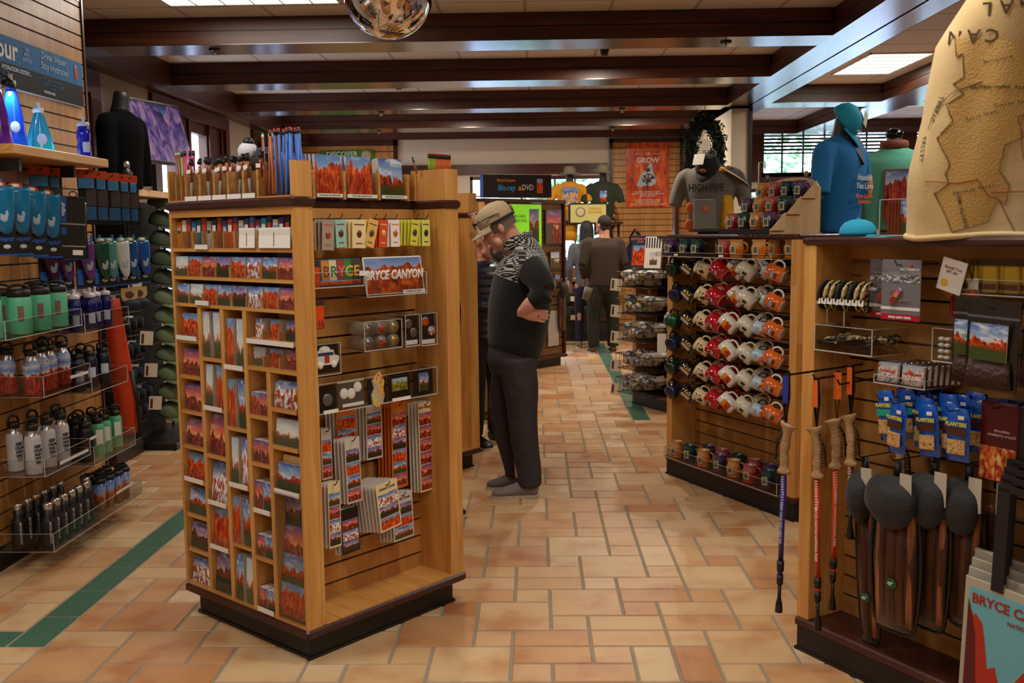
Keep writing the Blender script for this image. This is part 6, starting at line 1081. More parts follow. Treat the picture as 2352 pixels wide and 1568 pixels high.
# ---- sock gondola
Q_=Frame(.894,9.133,AM-PI/2)
gondola('oak sock gondola with wire baskets, beyond the mug gondola',Q_(0,0,0),1.3,.9,.25,1.53); o=part('back_board',B().box(.06,1.24,.235,.25,.14,1.2),H('#0f0d0c',.8)); o.matrix_world=Q_(0,0,0); tag(o,'dark board behind the grey sock baskets','board')
t=thing('picture_book','tall dark blue book reading NATIONAL PARKS UTAH on the sock gondola','book',Q_(.20,-.06,1.27,rz=.35,rx=-.12)); part('cover',B().box(-.10,.10,0,.02,0,.29),H('#26304a',.3),t); part('picture',B().box(-.08,.095,-.001,0,.02,.2),PIC[2],t); text('NATIONAL PARKS\nUTAH',.026,H('#d8642c'),t,(0,-.0015,.245),bold=.0005)
t=thing('picture_book','black and white striped book beside the Utah book','book',Q_(.40,-.05,1.27,rz=.35,rx=-.12)); part('cover',B().box(-.09,.09,0,.02,0,.28),white,t); b=B()
for k in range(6): b.box(-.08+.028*k,-.067+.028*k,-.001,0,.18,.27)
part('stripes',b,blk,t); part('picture',B().box(-.03,.05,-.001,0,.03,.14),PIC[5],t)
skm=sketch('sock_pattern','#2c2c2e','#a8a6a2',40); skm2=sketch('sock_pattern_grey','#6a6a6c','#c0beb8',25); pr={}
for k,z in enumerate([1.10,.86,.62,.36,.14]):
    b=B(); t=thing('wire_basket','black wire basket of grey rolled socks, %s down on the sock gondola'%ORD[k],'basket',Q_(.30,-.10,z))
    x0,x1,y0,y1,h=-.26,.26,-.10,.26,.13
    for q_ in (0,h): b.tube([(x0,y0,q_),(x1,y0,q_),(x1,y1,q_),(x0,y1,q_),(x0,y0,q_)],.004)
    for j in range(9): x=x0+j*.065; b.tube([(x,y0,h),(x,y0,0),(x,y1,0),(x,y1,h)],.0025,5)
    for j in range(6): y=y0+j*.06; b.tube([(x0,y,h),(x0,y,0),(x1,y,0),(x1,y,h)],.0025,5)
    part('wires',b,blk,t)
    t=thing('paper_tag','cream tag with a brown print on the sock basket, %s down'%ORD[k],'price card',Q_(.06,-.21,z+.02,rz=.9,ry=.1)); part('card',B().box(-.05,.05,0,.002,-.06,.05),H('#d8d0bc'),t); part('brown_print',B().box(-.04,-.02,-.001,0,-.04,.035),H('#5a3420'),t)
    for j in range(6):
        kk='g' if (j+k)%2 else 'b'; M=Q_(.12+.075*(j%5)+rk.uniform(-.01,.01),.0+rk.uniform(-.02,.02),z+.05+.06*(j//3)+rk.uniform(0,.015),rot=Matrix.Rotation(.9+rk.uniform(-.25,.25),4,'Z')@Matrix.Rotation(rk.uniform(-.2,.15),4,'Y')); lb='%s patterned rolled socks, %s in the basket that is %s down'%({'g':'grey','b':'black and white'}[kk],ORD[j],ORD[k])
        if kk not in pr:
            p=thing('rolled_socks',lb,'socks',M,'patterned rolled socks, %s'%kk.replace('g','grey').replace('b','dark')); part('socks',B().loft([((-.14,0,0),.03,.03),((-.1,0,0),.042,.04),((.08,0,0),.042,.04),((.13,0,0),.03,.03)],14,sub=1,up=(0,1,0)),skm2 if kk=='g' else skm,p); part('paper_band',B().loft([((-.02,0,0),.044,.042),((.05,0,0),.044,.042)],14,cap=False,up=(0,1,0)),H('#b8b4ac'),p); part('yellow_toe',B().ball((-.135,0,0),.024,8),H('#c8901c',.9),p); pr[kk]=p
        else: dup(pr[kk],M,lb)
    for o in pr.values(): o['group']='rolled socks in the wire baskets'
t=thing('price_card','white receipt-like tag on the post of the mug gondola','price card',M_(-.03,-.02,.80,rz=.8)); part('card',B().box(-.03,.03,0,.002,0,.13),white,t)
# grey and yellow shirt
t=form('grey and yellow HIGH FIVE shirt under a black visor cap, on the sock gondola',WF(1.47,8.40,1.585)@Matrix.Rotation(-.25,4,'Z'),P(hexc('#6a6660'),.9,bump=.1,bs=60,n='grey_jersey'),wd=.225,dp=.13,h=.56,ang=.25,sleeve=.24)
text('HIGH FIVE',.085,H('#2c2a2a'),t,(-.02,-.158,.36),bold=.002,sx=.75); b=B(); b.loft([((.135,-.0,.02),.068,.122),((.135,0,.15),.066,.124),((.14,0,.30),.05,.118)],14,sub=1,up=(0,1,0)); part('yellow_side_panel',b,P(hexc('#d8a01c'),.85,n='yellow_panel'),t); part('yellow_shoulder',B().ball((.1,-.05,.50),.07,12,sz=(.7,.8,.5)),H('#d8a01c',.85),t)
part('shoe_print',B().ball((-.15,-.13,.2),.035,10,sz=(1,.2,1.4)).ball((-.16,-.13,.06),.035,10,sz=(1,.2,1.4)),H('#c85a2c'),t)
t=thing('canvas_pouch','grey hang bag with a star print in front of the HIGH FIVE shirt','bag',WF(1.40,8.20,1.60)); part('bag',B().bbox(-.10,.09,0,.03,0,.26,.012),H('#77746e',.8),t); part('star_print',B().ball((0,-.002,.17),.03,8,sz=(1,.1,1)),H('#b0643c'),t)
t=thing('baseball_cap','black cap with an orange badge and a white tag hung on the grey shirt form','cap',WF(1.42,8.22,2.10)@Matrix.Rotation(-.5,4,'Z')@Matrix.Rotation(.6,4,'X')); cap(t,bkc2,r=.10); part('badge',B().ball((0,-.115,.05),.03,10,sz=(1,.3,.6)),H('#b8501c'),t); part('white_tag',(lambda q_:(setattr(q_,'M',Matrix.Translation((-.04,-.07,.10))@Matrix.Rotation(-1.1,4,'X')),q_.box(-.05,.04,-.003,0,-.02,.08),q_)[2])(B()),white,t)
t=thing('sun_hat','tan brimmed hat lying on the right shoulder of the grey shirt form','hat',WF(1.66,8.42,2.05)@Matrix.Rotation(.55,4,'Y')); part('hat',B().lathe([(.2,-.02),(.15,.0),(.09,.01),(.085,.05),(.0001,.065)],22,cap=False),H('#b8a080',.8),t)
# hutch behind
t=thing('display_hutch','dark framed oak slat hutch behind the grey shirt','hutch',WF(1.98,12.3,0)); part('frame',B().box(-.26,.24,-.03,.2,2.10,2.17).box(-.26,-.21,-.03,.2,0,2.1).box(.19,.24,-.03,.2,0,2.1),frz,t); part('slat_panel',slats(B(),-.21,.19,.1,2.1,.1,.09),[oakp,groove],t)
t=thing('framed_picture','white sheet hanging on the partition wall behind the wreath','notice',WF(2.22,11.9,2.05)@Matrix.Rotation(-PI/2,4,'Z')); part('sheet',B().box(-.15,.15,-.004,0,-.15,.2),H('#b8b4ac'),t); part('print',B().box(-.1,.1,-.006,-.004,-.05,.05),H('#8a3a3a'),t)
# garland
t=thing('evergreen_garland','dark evergreen garland loop hanging by the partition wall with a white tag','garland',WF(1.86,11.0,2.44)); b=B(); rg=random.Random(2)
for k in range(3800):
    a=rg.random()*2*PI; c=Vector((.155*math.cos(a),0,.34*math.sin(a)))+Vector([rg.gauss(0,.036) for _ in range(3)]); d=Vector([rg.gauss(0,1) for _ in range(3)]).normalized()*.04; e=Vector([rg.gauss(0,1) for _ in range(3)]).normalized()*.014
    b.add([c-d,c+e,c+d,c-e],[(0,1,2,3)],0)
part('foliage',b,P(hexc('#16261a'),.8,n='evergreen'),t,stuff=True); part('hanger',B().tube([(0,0,.34),(0,0,.54)],.004),blk,t); part('white_tag',B().prism([(-.05,-.02),(.05,-.03),(.045,.13),(-.04,.14)],-.08,-.076),white,t); part('yellow_strip',B().box(-.03,.04,-.083,-.08,-.015,.02),H('#c8a01c'),t)
# blue tee
t=form('bright blue V-neck T-shirt with a turquoise cap on its neck, on the mug gondola',WF(1.86,6.12,1.575)@Matrix.Rotation(.75,4,'Z'),P(hexc('#1268a8'),.9,bump=.08,bs=70,n='blue_cotton'),wd=.20,dp=.125,h=.58,ang=.18,sleeve=.24,vox=.012)
part('v_neck',(lambda q_:(setattr(q_,'M',Matrix.Translation((0,-.145,.40))@Matrix.Rotation(-.42,4,'X')),q_.prism([(-.075,.19),(.075,.19),(0,0)],-.012,.01),q_)[2])(B()),H('#1c1c20',.6),t); part('neck_skin_form',B().loft([((0,-.005,.50),.075,.07),((0,-.01,.62),.052,.052),((0,-.02,.70),.05,.05)],18,sub=2,up=(0,1,0)),H('#242426',.5),t)
text('Hoodoo\nYou Love',.05,H('#c8d4e0'),t,(-.0,-.160,.30),bold=.0008,shear=.2); text('Bryce Canyon\nAdventure',.034,H('#d8643c'),t,(-.0,-.160,.20),bold=.0008,shear=.2); part('flower_print',B().ball((.09,-.145,.28),.035,10,sz=(1,.2,2)),H('#c87a4c'),t)
tq=P(hexc('#1190b4'),.8,bump=.1,bs=120,n='turquoise_cloth')
t=thing('baseball_cap','turquoise cap with a white tag tilted on the blue shirt form','cap',WF(1.86,6.08,2.235)@Matrix.Rotation(1.0,4,'Z')@Matrix.Rotation(.95,4,'X')); cap(t,tq,r=.092); text('Hoodoo',.03,H('#c8e0e8'),t,(0,-.102,.04),bold=.0005); part('white_tag',(lambda q_:(setattr(q_,'M',Matrix.Translation((.02,-.075,.09))@Matrix.Rotation(-.9,4,'X')@Matrix.Rotation(.3,4,'Y')),q_.box(-.035,.035,-.003,0,-.02,.06),q_)[2])(B()),H('#c8b8a0'),t)
t=thing('baseball_cap','turquoise cap lying on the corner of the near right gondola','cap',G_(.035,.24,1.573,rz=2.2)@Matrix.Diagonal((1,1,.55,1))); cap(t,tq,r=.06); part('tan_tag',B().bbox(-.05,.045,-.075,-.07,.0,.04,.001),H('#b8a890'),t)
# right room mannequins
gondola('oak gondola behind the near right one',Frame(1.66,4.95,AG-PI/2)(0,0,0),1.5,.6,.2,1.55); gondola('oak gondola under the green sweatshirts, farther right',Frame(2.05,7.45,AM-PI/2)(0,0,0),1.4,.9,.2,1.55)
gondola('oak gondola at the far right in the next room',Frame(3.6,8.6,AM-PI/2)(0,0,0),1.8,.9,.2,1.5)
t=form('mint green sweatshirt seen from behind with a red rock back print',WF(2.42,6.8,1.585)@Matrix.Rotation(PI-.45,4,'Z'),P(hexc('#5aa890'),.9,bump=.1,bs=60,n='mint_fleece'),wd=.22,dp=.14,h=.55,ang=.2,sleeve=.46)
t2=B(); t2.M=Matrix.Rotation(PI,4,'Z'); t2.box(-.04,.17,-.168,-.155,.06,.40); part('frame_print',t2,H('#8a4a2c'),t); t2=B(); t2.M=Matrix.Rotation(PI,4,'Z'); t2.box(-.03,.16,-.172,-.167,.07,.39); me=part('back_print',t2,pic('back_print_rock',([(.7,'#c8d8e8'),(1,'#2c5a9c')],[(.3,'#3a0c06'),(.5,'#a83010'),(.7,'#d8602c')]),.72,.6,231),t)
for l in list(MATS['back_print_rock'].node_tree.links):
    if l.to_node.type=='MATH' and l.from_node.type=='SEPXYZ' and l.to_node.operation=='LESS_THAN' and abs(l.to_node.inputs[1].default_value+.3)<1e-3: l.to_node.inputs[1].default_value=5
part('scarf',B().loft([((.075*math.cos(a),.07*math.sin(a),.57),.02,.03) for a in [2*PI*k/14 for k in range(15)]],8,up=(0,0,1)),H('#7a3c24',.8),t); part('black_top',B().ball((0,0,.64),.06,14,sz=(1,1,.7)),H('#0a0a0a',.15),t)
form('dark green sweatshirt between the blue shirt and the mint sweatshirt',WF(2.31,7.28,1.585)@Matrix.Rotation(.9,4,'Z'),P(hexc('#33493a'),.9,n='forest_fleece'),wd=.2,dp=.13,h=.52,ang=.15,sleeve=.44)
form('orange red jacket half hidden behind the map sweatshirt',WF(2.85,7.2,1.585)@Matrix.Rotation(.3,4,'Z'),P(hexc('#8a2c14'),.9,n='rust_fleece'),wd=.2,dp=.13,h=.6,ang=.2,sleeve=.4)
t=thing('backpack','small orange backpack with black straps hanging left of the blue shirt','backpack',WF(2.02,8.6,1.72)@Matrix.Rotation(.3,4,'Z')); part('bag_body',B().loft([((-.04,0,-.2),.10,.07),((-.02,0,0),.12,.09),((.02,0,.16),.10,.07),((.03,0,.24),.05,.04)],14,sub=3,up=(0,1,0)),P(hexc('#c8401c'),.6,bump=.3,bs=20,n='orange_nylon'),t); part('strap',B().tube([(-.10,-.06,-.2),(-.08,-.09,.0),(-.02,-.08,.16),(-.05,-.02,.34)],.012,8,sub=2),blk,t); part('logo',B().ball((.06,-.075,.12),.022,8,sz=(1,.2,1)),white,t)
t=part('white_hook',B().tube([(0,0,-.4),(0,0,.0),(.05,0,.0),(.05,0,-.06)],.006),H('#b8b4ae')); t.matrix_world=WF(1.92,8.6,2.17); tag(t,'thin white wire hook above the orange backpack','hook')
# disc rack on right gondola
tray(G_,-.02,.20,.42,.56,1.57,.14,'clear rack of red canyon discs on the near right gondola')
for k in range(6):
    o=card('disc_case',.13 if k==5 else .012,.135,.012 if k==5 else .13,PIC[0] if k==5 else H('#7a2c14',.3),G_(.01+.015*k if k<5 else .13,.435,1.576),['first','second','third','fourth','fifth','front facing'][k]+' canyon disc case in the clear rack','disc case')
# map sweatshirt
mpm,N,L,bs=newmat('map_fleece'); tc=N.new('ShaderNodeTexCoord'); v=N.new('ShaderNodeTexVoronoi'); v.distance='MANHATTAN'; v.inputs['Scale'].default_value=5.5; z=N.new('ShaderNodeTexNoise'); z.inputs['Scale'].default_value=2.5; z.inputs['Detail'].default_value=7
r1=ramp(N,[(.3,'#a8895a'),(.5,'#c4a878'),(.7,'#d4be94')]); L.new(tc.outputs['Object'],z.inputs['Vector']); L.new(z.outputs['Fac'],r1.inputs[0]); L.new(r1.outputs[0],bs.inputs['Base Color']); setp(bs,rough=.95,sheen=.1); nb=N.new('ShaderNodeTexNoise'); nb.inputs['Scale'].default_value=160; bu=N.new('ShaderNodeBump'); bu.inputs['Strength'].default_value=.3; bu.inputs['Distance'].default_value=.004; L.new(tc.outputs['Object'],nb.inputs['Vector']); L.new(nb.outputs['Fac'],bu.inputs['Height']); L.new(bu.outputs[0],bs.inputs['Normal'])
MJ=WF(1.452,3.16,1.565)@Matrix.Rotation(-.42,4,'Z')
t=thing('map_sweatshirt','tan fleece sweatshirt printed with an old park map, cut by the top right corner','sweatshirt',MJ)
b=B(); n=26; m_=22; vs=[];fs=[]
def hw(z): return .262+.006*math.sin(z*7) if z<.2 else (.268-.075*(z-.2)/.40 if z<.60 else max(.07,.193-.62*(z-.60)))
for i in range(m_+1):
    z=.0+.82*i/m_
    for k in range(n):
        a=2*PI*k/n; w=hw(z); fold=1+.035*math.sin(a*5+z*4)+.02*math.sin(a*9-z*7); vs.append((w*math.cos(a)*1.0*fold,(.12+.02*math.sin(z*3))*math.sin(a)*fold,z+(.008*math.sin(a*3) if i==0 else 0)))
for i in range(m_):
    for k in range(n): fs.append((i*n+k,i*n+(k+1)%n,(i+1)*n+(k+1)%n,(i+1)*n+k))
fs.append(tuple(m_*n+k for k in range(n))); b.add(vs,fs,0,True); part('fleece_body',b,mpm,t)
part('hem_band',B().loft([((.262*math.cos(a)*(1+.035*math.sin(a*5)),.122*math.sin(a),.006+.006*math.sin(a*3)),.012,.010) for a in [2*PI*k/30 for k in range(31)]],8,up=(0,0,1)),mpm,t)
def onf(x,z,off=.0025):   # point on the front of the fleece
    w=hw(z); c=max(-.98,min(.98,x/w)); a=-math.acos(c); fold=1+.035*math.sin(a*5+z*4)+.02*math.sin(a*9-z*7); return (w*c*fold,(.12+.02*math.sin(z*3))*math.sin(a)*fold-off,z)
dk=H('#8a6a3c',.9); rdl=H('#a0502c',.9); gl=H('#4a4a3a',.9)
def line(nm,pts,r,m__,sub=6):
    q=[]
    for i in range(len(pts)-1):
        for s_ in range(sub): f_=s_/sub; q.append(onf(pts[i][0]*(1-f_)+pts[i+1][0]*f_,pts[i][1]*(1-f_)+pts[i+1][1]*f_))
    q.append(onf(*pts[-1])); part(nm,B().tube(q,r,5),m__,t)
bl=[(-.14,.61),(-.13,.55),(-.115,.56),(-.11,.49),(-.135,.47),(-.11,.44),(-.15,.41),(-.135,.36),(-.17,.31),(-.14,.23),(-.15,.2),(-.14,.17),(-.175,.14),(-.12,.02),(-.03,.05),(-.0,.12),(.02,.10),(.03,.16),(-.0,.20),(.01,.28),(.06,.30),(.04,.36),(.09,.38),(.08,.47),(.05,.55),(.08,.57)]
line('boundary_print',bl,.0016,dk,3); fill=B(); ctr=(-.05,.32); 
def inside(x,z):
    c=False
    for i in range(len(bl)):
        (x1,z1),(x2,z2)=bl[i],bl[i-1]
        if (z1>z)!=(z2>z) and x<(x2-x1)*(z-z1)/(z2-z1)+x1: c=not c
    return c
g_=.0085
for i in range(-26,26):
    for j in range(0,75):
        x,z=i*g_,j*g_
        if inside(x+g_/2,z+g_/2): fill.add([onf(x,z,.0012),onf(x+g_,z,.0012),onf(x+g_,z+g_,.0012),onf(x,z+g_,.0012)],[(0,1,2,3)],0,True)
part('park_area_print',fill,P(hexc('#b48f52'),.95,bump=.3,bs=150,n='park_area'),t)
line('road_print',[(.13,.60),(.08,.55),(.06,.50),(.07,.42),(.05,.33),(.06,.25),(.09,.14),(-.02,.14)],.0014,rdl); line('road_print',[(-.20,.18),(-.12,.17),(-.06,.18),(-.03,.13),(.0,.12),(.05,.02)],.0014,rdl); line('river_print',[(-.06,.47),(-.13,.45),(-.18,.40),(-.20,.34)],.001,gl)
for st,sz,x,z,rz_,b_ in (('BRYCE CANYON',.055,-.01,.60,PI-.10,.0008),('NATIONAL PARK',.055,.0,.68,PI-.05,.0008),('TROPIC',.018,-.175,.40,-1.9,.0003),('VALLEY',.018,-.215,.28,-1.6,.0003),('BRYCE AMPHITHEATER',.013,-.01,.45,PI-.1,.0002),('PINK CLIFFS',.014,-.10,.09,-1.3,.0002),('Paria View',.012,-.06,.37,.2,.0001),('Rainbow Point',.012,-.07,.15,.2,.0001),('Fairyland',.012,-.02,.53,.1,.0001),('Sunset Point',.012,.03,.40,.1,.0001)):
    ch=len(st)*sz*.62; cx=0
    for i,c in enumerate(st):
        if c==' ': continue
        o_=(i-(len(st)-1)/2)*sz*(.95 if sz>.03 else .75); px,pz=x+o_*math.cos(rz_),z+o_*math.sin(rz_)
        if abs(px)>hw(pz)*.95: continue
        p_=onf(px,pz,.0035); o2=text(c,sz,gl if sz<.03 else H('#5a4428',.9),t,p_,name='map_lettering',bold=b_); o2.rotation_euler=(Matrix.Rotation(math.atan2(px,.35),3,'Z')@Matrix.Rotation(-rz_,3,'Y')@Matrix.Rotation(PI/2,3,'X')).to_euler()
neckpost(t,.80,.055)
part('stand_base',B().lathe([(.09,-.012),(.09,0)],20).box(-.1,.25,-.1,.0,-.012,-.004),blk,t)
# ================= PEOPLE =================
def headgeo(b,M,hair=False):
    m0=b.M; b.M=M
    b.ball((0,.02,.085),.088,18,sz=(.86,1.08,.98))
    b.loft([((0,-.03,.12),.055,.05),((0,-.042,.08),.064,.052),((0,-.046,.035),.062,.052),((0,-.046,-.01),.055,.047),((0,-.052,-.05),.040,.036),((0,-.058,-.068),.022,.02)],16,sub=1,up=(0,1,0))
    b.loft([((0,-.085,.06),.009,.01),((0,-.102,.035),.012,.014),((0,-.112,.015),.016,.015),((0,-.10,.004),.012,.01)],10,sub=1,up=(0,1,0))   # nose
    b.ball((0,-.078,.072),.03,10,sz=(1.5,.5,.35)); b.ball((0,-.094,-.022),.016,10,sz=(1.4,.6,.5)); b.ball((0,-.09,-.055),.02,10,sz=(1,.7,.8))
    for sx in (-1,1):
        b.ball((sx*.082,.015,.045),.032,10,sz=(.35,.65,1.05)); b.ball((sx*.05,-.04,-.02),.03,10)
    b.loft([((0,.035,.02),.060,.062),((0,.04,-.06),.058,.06),((0,.05,-.14),.065,.066)],16,sub=1,up=(0,1,0)); b.M=m0
def face(t,M,brow='#4a3a30',glasses=False):
    for sx in (-1,1):
        b=B(); b.M=M; b.ball((sx*.030,-.079,.052),.012,10,sz=(1.2,.6,.8)); part('eye',b,H('#d8d0cc',.2),t); b=B(); b.M=M; b.ball((sx*.030,-.087,.052),.0055,8,sz=(1,.5,1)); part('iris',b,H('#2a2420',.1),t)
        b=B(); b.M=M; b.tube([(sx*.014,-.092,.068),(sx*.030,-.092,.074),(sx*.048,-.080,.068)],.0035,6); part('eyebrow',b,H(brow,.9),t)
    b=B(); b.M=M; b.tube([(-.022,-.093,-.024),(0,-.101,-.022),(.022,-.093,-.024)],.0035,6,sub=2); part('lips',b,H('#8a3a34',.5),t)
def handgeo(b,M,side=1,curl=.3,spread=.08,s=1.0):
    """wrist at the origin, fingers along -z, palm facing -y, thumb on +x*side"""
    m0=b.M; b.M=M@Matrix.Scale(s,4)
    b.loft([((0,0,.03),.026,.020),((0,0,0),.027,.019),((0,0,-.03),.037,.016),((0,0,-.07),.042,.014),((0,0,-.092),.038,.012)],14,sub=1,up=(0,1,0))
    for k,(x,L,r) in enumerate([(.030,.070,.0088),(.010,.078,.0092),(-.011,.073,.0088),(-.031,.058,.0078)]):
        x*=side; a=spread*(1.5-k)*side; p=Vector((x,0,-.085)); d=0; pts=[(p+Vector((0,0,.02)),r*1.1,r*1.1)]
        for j in range(3):
            l=L*[.42,.32,.26][j]; ph=curl*(j+.6); p=p+Vector((l*math.sin(a),-l*math.sin(ph),-l*math.cos(ph)*math.cos(a))); pts.append((p,r*[1,.92,.75][j],r*[1,.92,.75][j]))
        b.loft(pts,8,sub=1,up=(.2,1,.1))
    b.loft([((side*.018,-.004,-.015),.014,.013),((side*.045,-.012,-.045),.0125,.012),((side*.060,-.016,-.075),.0105,.010),((side*.062,-.018,-.098),.008,.008)],9,sub=1,up=(.2,1,.1)); b.M=m0
def frame_to(p,zdir,ydir):
    z=Vector(zdir).normalized(); y=Vector(ydir); y=(y-z*y.dot(z)).normalized(); x=y.cross(z); m=Matrix((x,y,z)).transposed().to_4x4(); m.translation=Vector(p); return m
def L2(b,pts,rs,n=14,sub=2,up=(0,1,0)): b.loft([(p,r,r if not isinstance(r,tuple) else r) for p,r in zip(pts,rs)],n,sub=sub,up=up); return b
def shoe(t,heel,toe,mat,sole,w=.048,nm='shoe',h=.075,label=None):
    hx,hy=heel; tx,ty=toe; d=Vector((tx-hx,ty-hy,0)); L=d.length; ang=math.atan2(d.y,d.x); b=B(); b.M=Matrix.Translation((hx,hy,0))@Matrix.Rotation(ang,4,'Z')
    b.loft([((0,0,.05),.034,w*.62),((.03,0,.055),.05,w*.8),((L*.3,0,.055),.052,w*.86),((L*.5,0,.045),.042,w*.9),((L*.75,0,.034),.030,w),((L*.92,0,.028),.022,w*.8),((L,0,.024),.010,w*.4)],18,sub=2,up=(0,1,0)); o=part(nm,b,mat,t)
    b=B(); b.M=Matrix.Translation((hx,hy,0))@Matrix.Rotation(ang,4,'Z'); pl=[]
    for k in range(24): a=2*PI*k/24; x=L/2+(L/2+.008)*math.cos(a); ww=w*(.82+.22*math.cos(a-.3))*abs(math.sin(a))**.75*(1 if math.sin(a)>0 else -1); pl.append((x,ww))
    b.add([(x,y,0) for x,y in pl]+[(x,y,.02) for x,y in pl],[tuple(range(23,-1,-1)),tuple(range(24,48))]+[(k,(k+1)%24,24+(k+1)%24,24+k) for k in range(24)]); part('sole',b,sole,o); return o
# --- the leaning man (faces -x), root on the floor
ox,oy=-.17,5.95
t=thing('person','person in a black patterned fleece, tan cap and grey trousers leaning on a kiosk','person',WF(ox,oy,0))
HM=Matrix.Translation((-.022,-.01,1.575))@Matrix.Rotation(-PI/2-.0,4,'Z')@Matrix.Rotation(.50,4,'X')
skn=P((.60,.30,.22),.5,bump=.2,bs=70,n='sunburnt_skin')
b=B(); headgeo(b,HM)
b.loft([((-.005,-.0,1.53),.056,.058),((.05,0,1.50),.060,.060),((.085,0,1.43),.07,.09),((.095,0,1.3),.12,.15),((.06,0,1.05),.14,.16),((.04,0,.90),.13,.15)],18,sub=2,up=(0,1,0))
for y in (-.09,.09): L2(b,[(.04,y,.92),(.07,y,.5),(.08,y,.12)],[.08,.055,.045])
SL,EL,WL=(.13,-.20,1.44),(.228,-.325,1.26),(.088,-.305,1.142); SR,ER,WR=(.09,.20,1.46),(-.055,.38,1.475),(-.19,.50,1.615)
L2(b,[(.10,-.1,1.41),(.13,-.19,1.40),EL],[.05,.045,.040]); L2(b,[EL,(.14,-.32,1.19),WL],[.046,.044,.029]); L2(b,[(.09,.1,1.43),(.07,.2,1.44),ER],[.05,.045,.042]); L2(b,[ER,(-.11,.43,1.53),WR],[.047,.043,.029])
handgeo(b,frame_to((.092,-.307,1.138),(-1,.06,.16),(0,.98,.1)),side=1,curl=.02,spread=.03,s=.98)
handgeo(b,frame_to((-.19,.50,1.612),(.20,-.35,-1),(.95,-.2,.1)),side=-1,curl=.75,spread=.06,s=.98)
remesh(b,'body',skn,t,.0062,4)
face(t,HM,'#6a5a4c')
# grey hair band, stubble
hb=B(); hb.M=HM; hb.lathe([(.084,.035),(.089,.06),(.092,.09),(.09,.11)],26,c=(0,.02,0),sy=1.08,sx=.92,cap=False); part('short_grey_hair',hb,P(hexc('#7a6c62'),.95,bump=.4,bs=200,n='grey_hair'),t)
# cap
cb=B(); cb.M=HM@Matrix.Translation((0,.01,.10)); cb.lathe([(.098,-.012),(.101,.01),(.100,.045),(.085,.082),(.055,.103),(.02,.112),(.0001,.113)],30,sy=1.13,sx=.93); cp=part('baseball_cap_crown',cb,P(hexc('#b8a588'),.85,bump=.25,bs=25,n='tan_cap_cloth'),t)
cb=B(); cb.M=HM@Matrix.Translation((0,.01,.10)); vs=[];fs=[]; n=14
for k in range(n+1):
    a=-PI/2-1.1+2.2*k/n; c,s=math.cos(a),math.sin(a); e=max(0,math.cos((k/n-.5)*PI)); vs+=[(.092*c,.11*s,-.006),(.094*c,.11*s-.085*e**.55,-.022*c*c*2-.030*e)]
m_=len(vs); vs+=[(x,y,z-.005) for x,y,z in vs]
for k in range(n): i=2*k; fs+=[(i,i+1,i+3,i+2),(i+1,m_+i+1,m_+i+3,i+3)]
cb.add(vs,fs,0,True); part('cap_brim',cb,H('#c4b498',.8),cp); cb=B(); cb.M=HM@Matrix.Translation((0,.01,.10)); cb.add(vs,[(m_+2*k,m_+2*k+2,m_+2*k+3,m_+2*k+1) for k in range(n)],0,True); part('brim_underside',cb,H('#14161c',.8),cp)
cb=B(); cb.M=HM@Matrix.Translation((0,.01,.10)); cb.loft([((.095*math.cos(a),.118*math.sin(a),-.006),.003,.007) for a in [-.3+ (PI+.6)*k/20 for k in range(21)]],8,up=(0,0,1)); part('dark_band',cb,H('#1a2030',.8),cp); cb=B(); cb.M=HM@Matrix.Translation((0,.01,.10)); cb.ball((0,.118,.025),.03,12,sz=(1,.2,.9)); part('rear_opening',cb,H('#8a7a6c',.9),cp)
sg=B(); sg.M=HM@Matrix.Translation((0,-.0,.135))
for sx in (-1,1): sg.bbox(sx*.034-.028,sx*.034+.028,-.125,-.118,-.022,.018,.004); sg.tube([(sx*.062,-.12,.005),(sx*.092,-.06,.005),(sx*.098,.02,.0),(sx*.096,.05,-.01)],.003,6)
sg.box(-.008,.008,-.124,-.120,-.004,.006); part('sunglasses',sg,H('#07070a',.1,coat=.6),cp)
# fleece with patterned yoke
m,N,L,bs=newmat('patterned_fleece'); tc=N.new('ShaderNodeTexCoord'); sp=N.new('ShaderNodeSeparateXYZ'); L.new(tc.outputs['Object'],sp.inputs[0])
def mth(op,a,b_=None,c_=None):
    x=N.new('ShaderNodeMath'); x.operation=op
    for i,v in enumerate((a,b_,c_)):
        if v is None: continue
        if isinstance(v,(int,float)): x.inputs[i].default_value=v
        else: L.new(v,x.inputs[i])
    return x.outputs[0]
X_,Y_,Z_=sp.outputs; hz=mth('ADD',mth('MULTIPLY',X_,.75),mth('MULTIPLY',Y_,.9)); u_=mth('ABSOLUTE',mth('SUBTRACT',mth('FRACT',mth('MULTIPLY',hz,17)),.5)); v_=mth('ABSOLUTE',mth('SUBTRACT',mth('FRACT',mth('MULTIPLY',Z_,17)),.5))
dm=mth('ADD',u_,v_); zz=mth('FRACT',mth('MULTIPLY',dm,3.2)); pat=mth('GREATER_THAN',zz,.62); band=mth('LESS_THAN',mth('FRACT',mth('MULTIPLY',Z_,8.5)),.30); chk=mth('GREATER_THAN',mth('MULTIPLY',mth('SINE',mth('MULTIPLY',hz,230)),mth('SINE',mth('MULTIPLY',Z_,260))),.12)
mix1=mth('ADD',mth('MULTIPLY',band,chk),mth('MULTIPLY',mth('SUBTRACT',1,band),pat)); yoke=mth('GREATER_THAN',mth('ADD',Z_,mth('MULTIPLY',X_,.35)),1.33); arm=mth('LESS_THAN',mth('ADD',mth('POWER',mth('DIVIDE',mth('SUBTRACT',X_,.17),.105),2),mth('POWER',mth('DIVIDE',mth('SUBTRACT',Z_,1.30),.16),2)),1); nearside=mth('LESS_THAN',Y_,-.12); notarm=mth('SUBTRACT',1,mth('MULTIPLY',arm,nearside)); far=mth('LESS_THAN',Y_,.24)
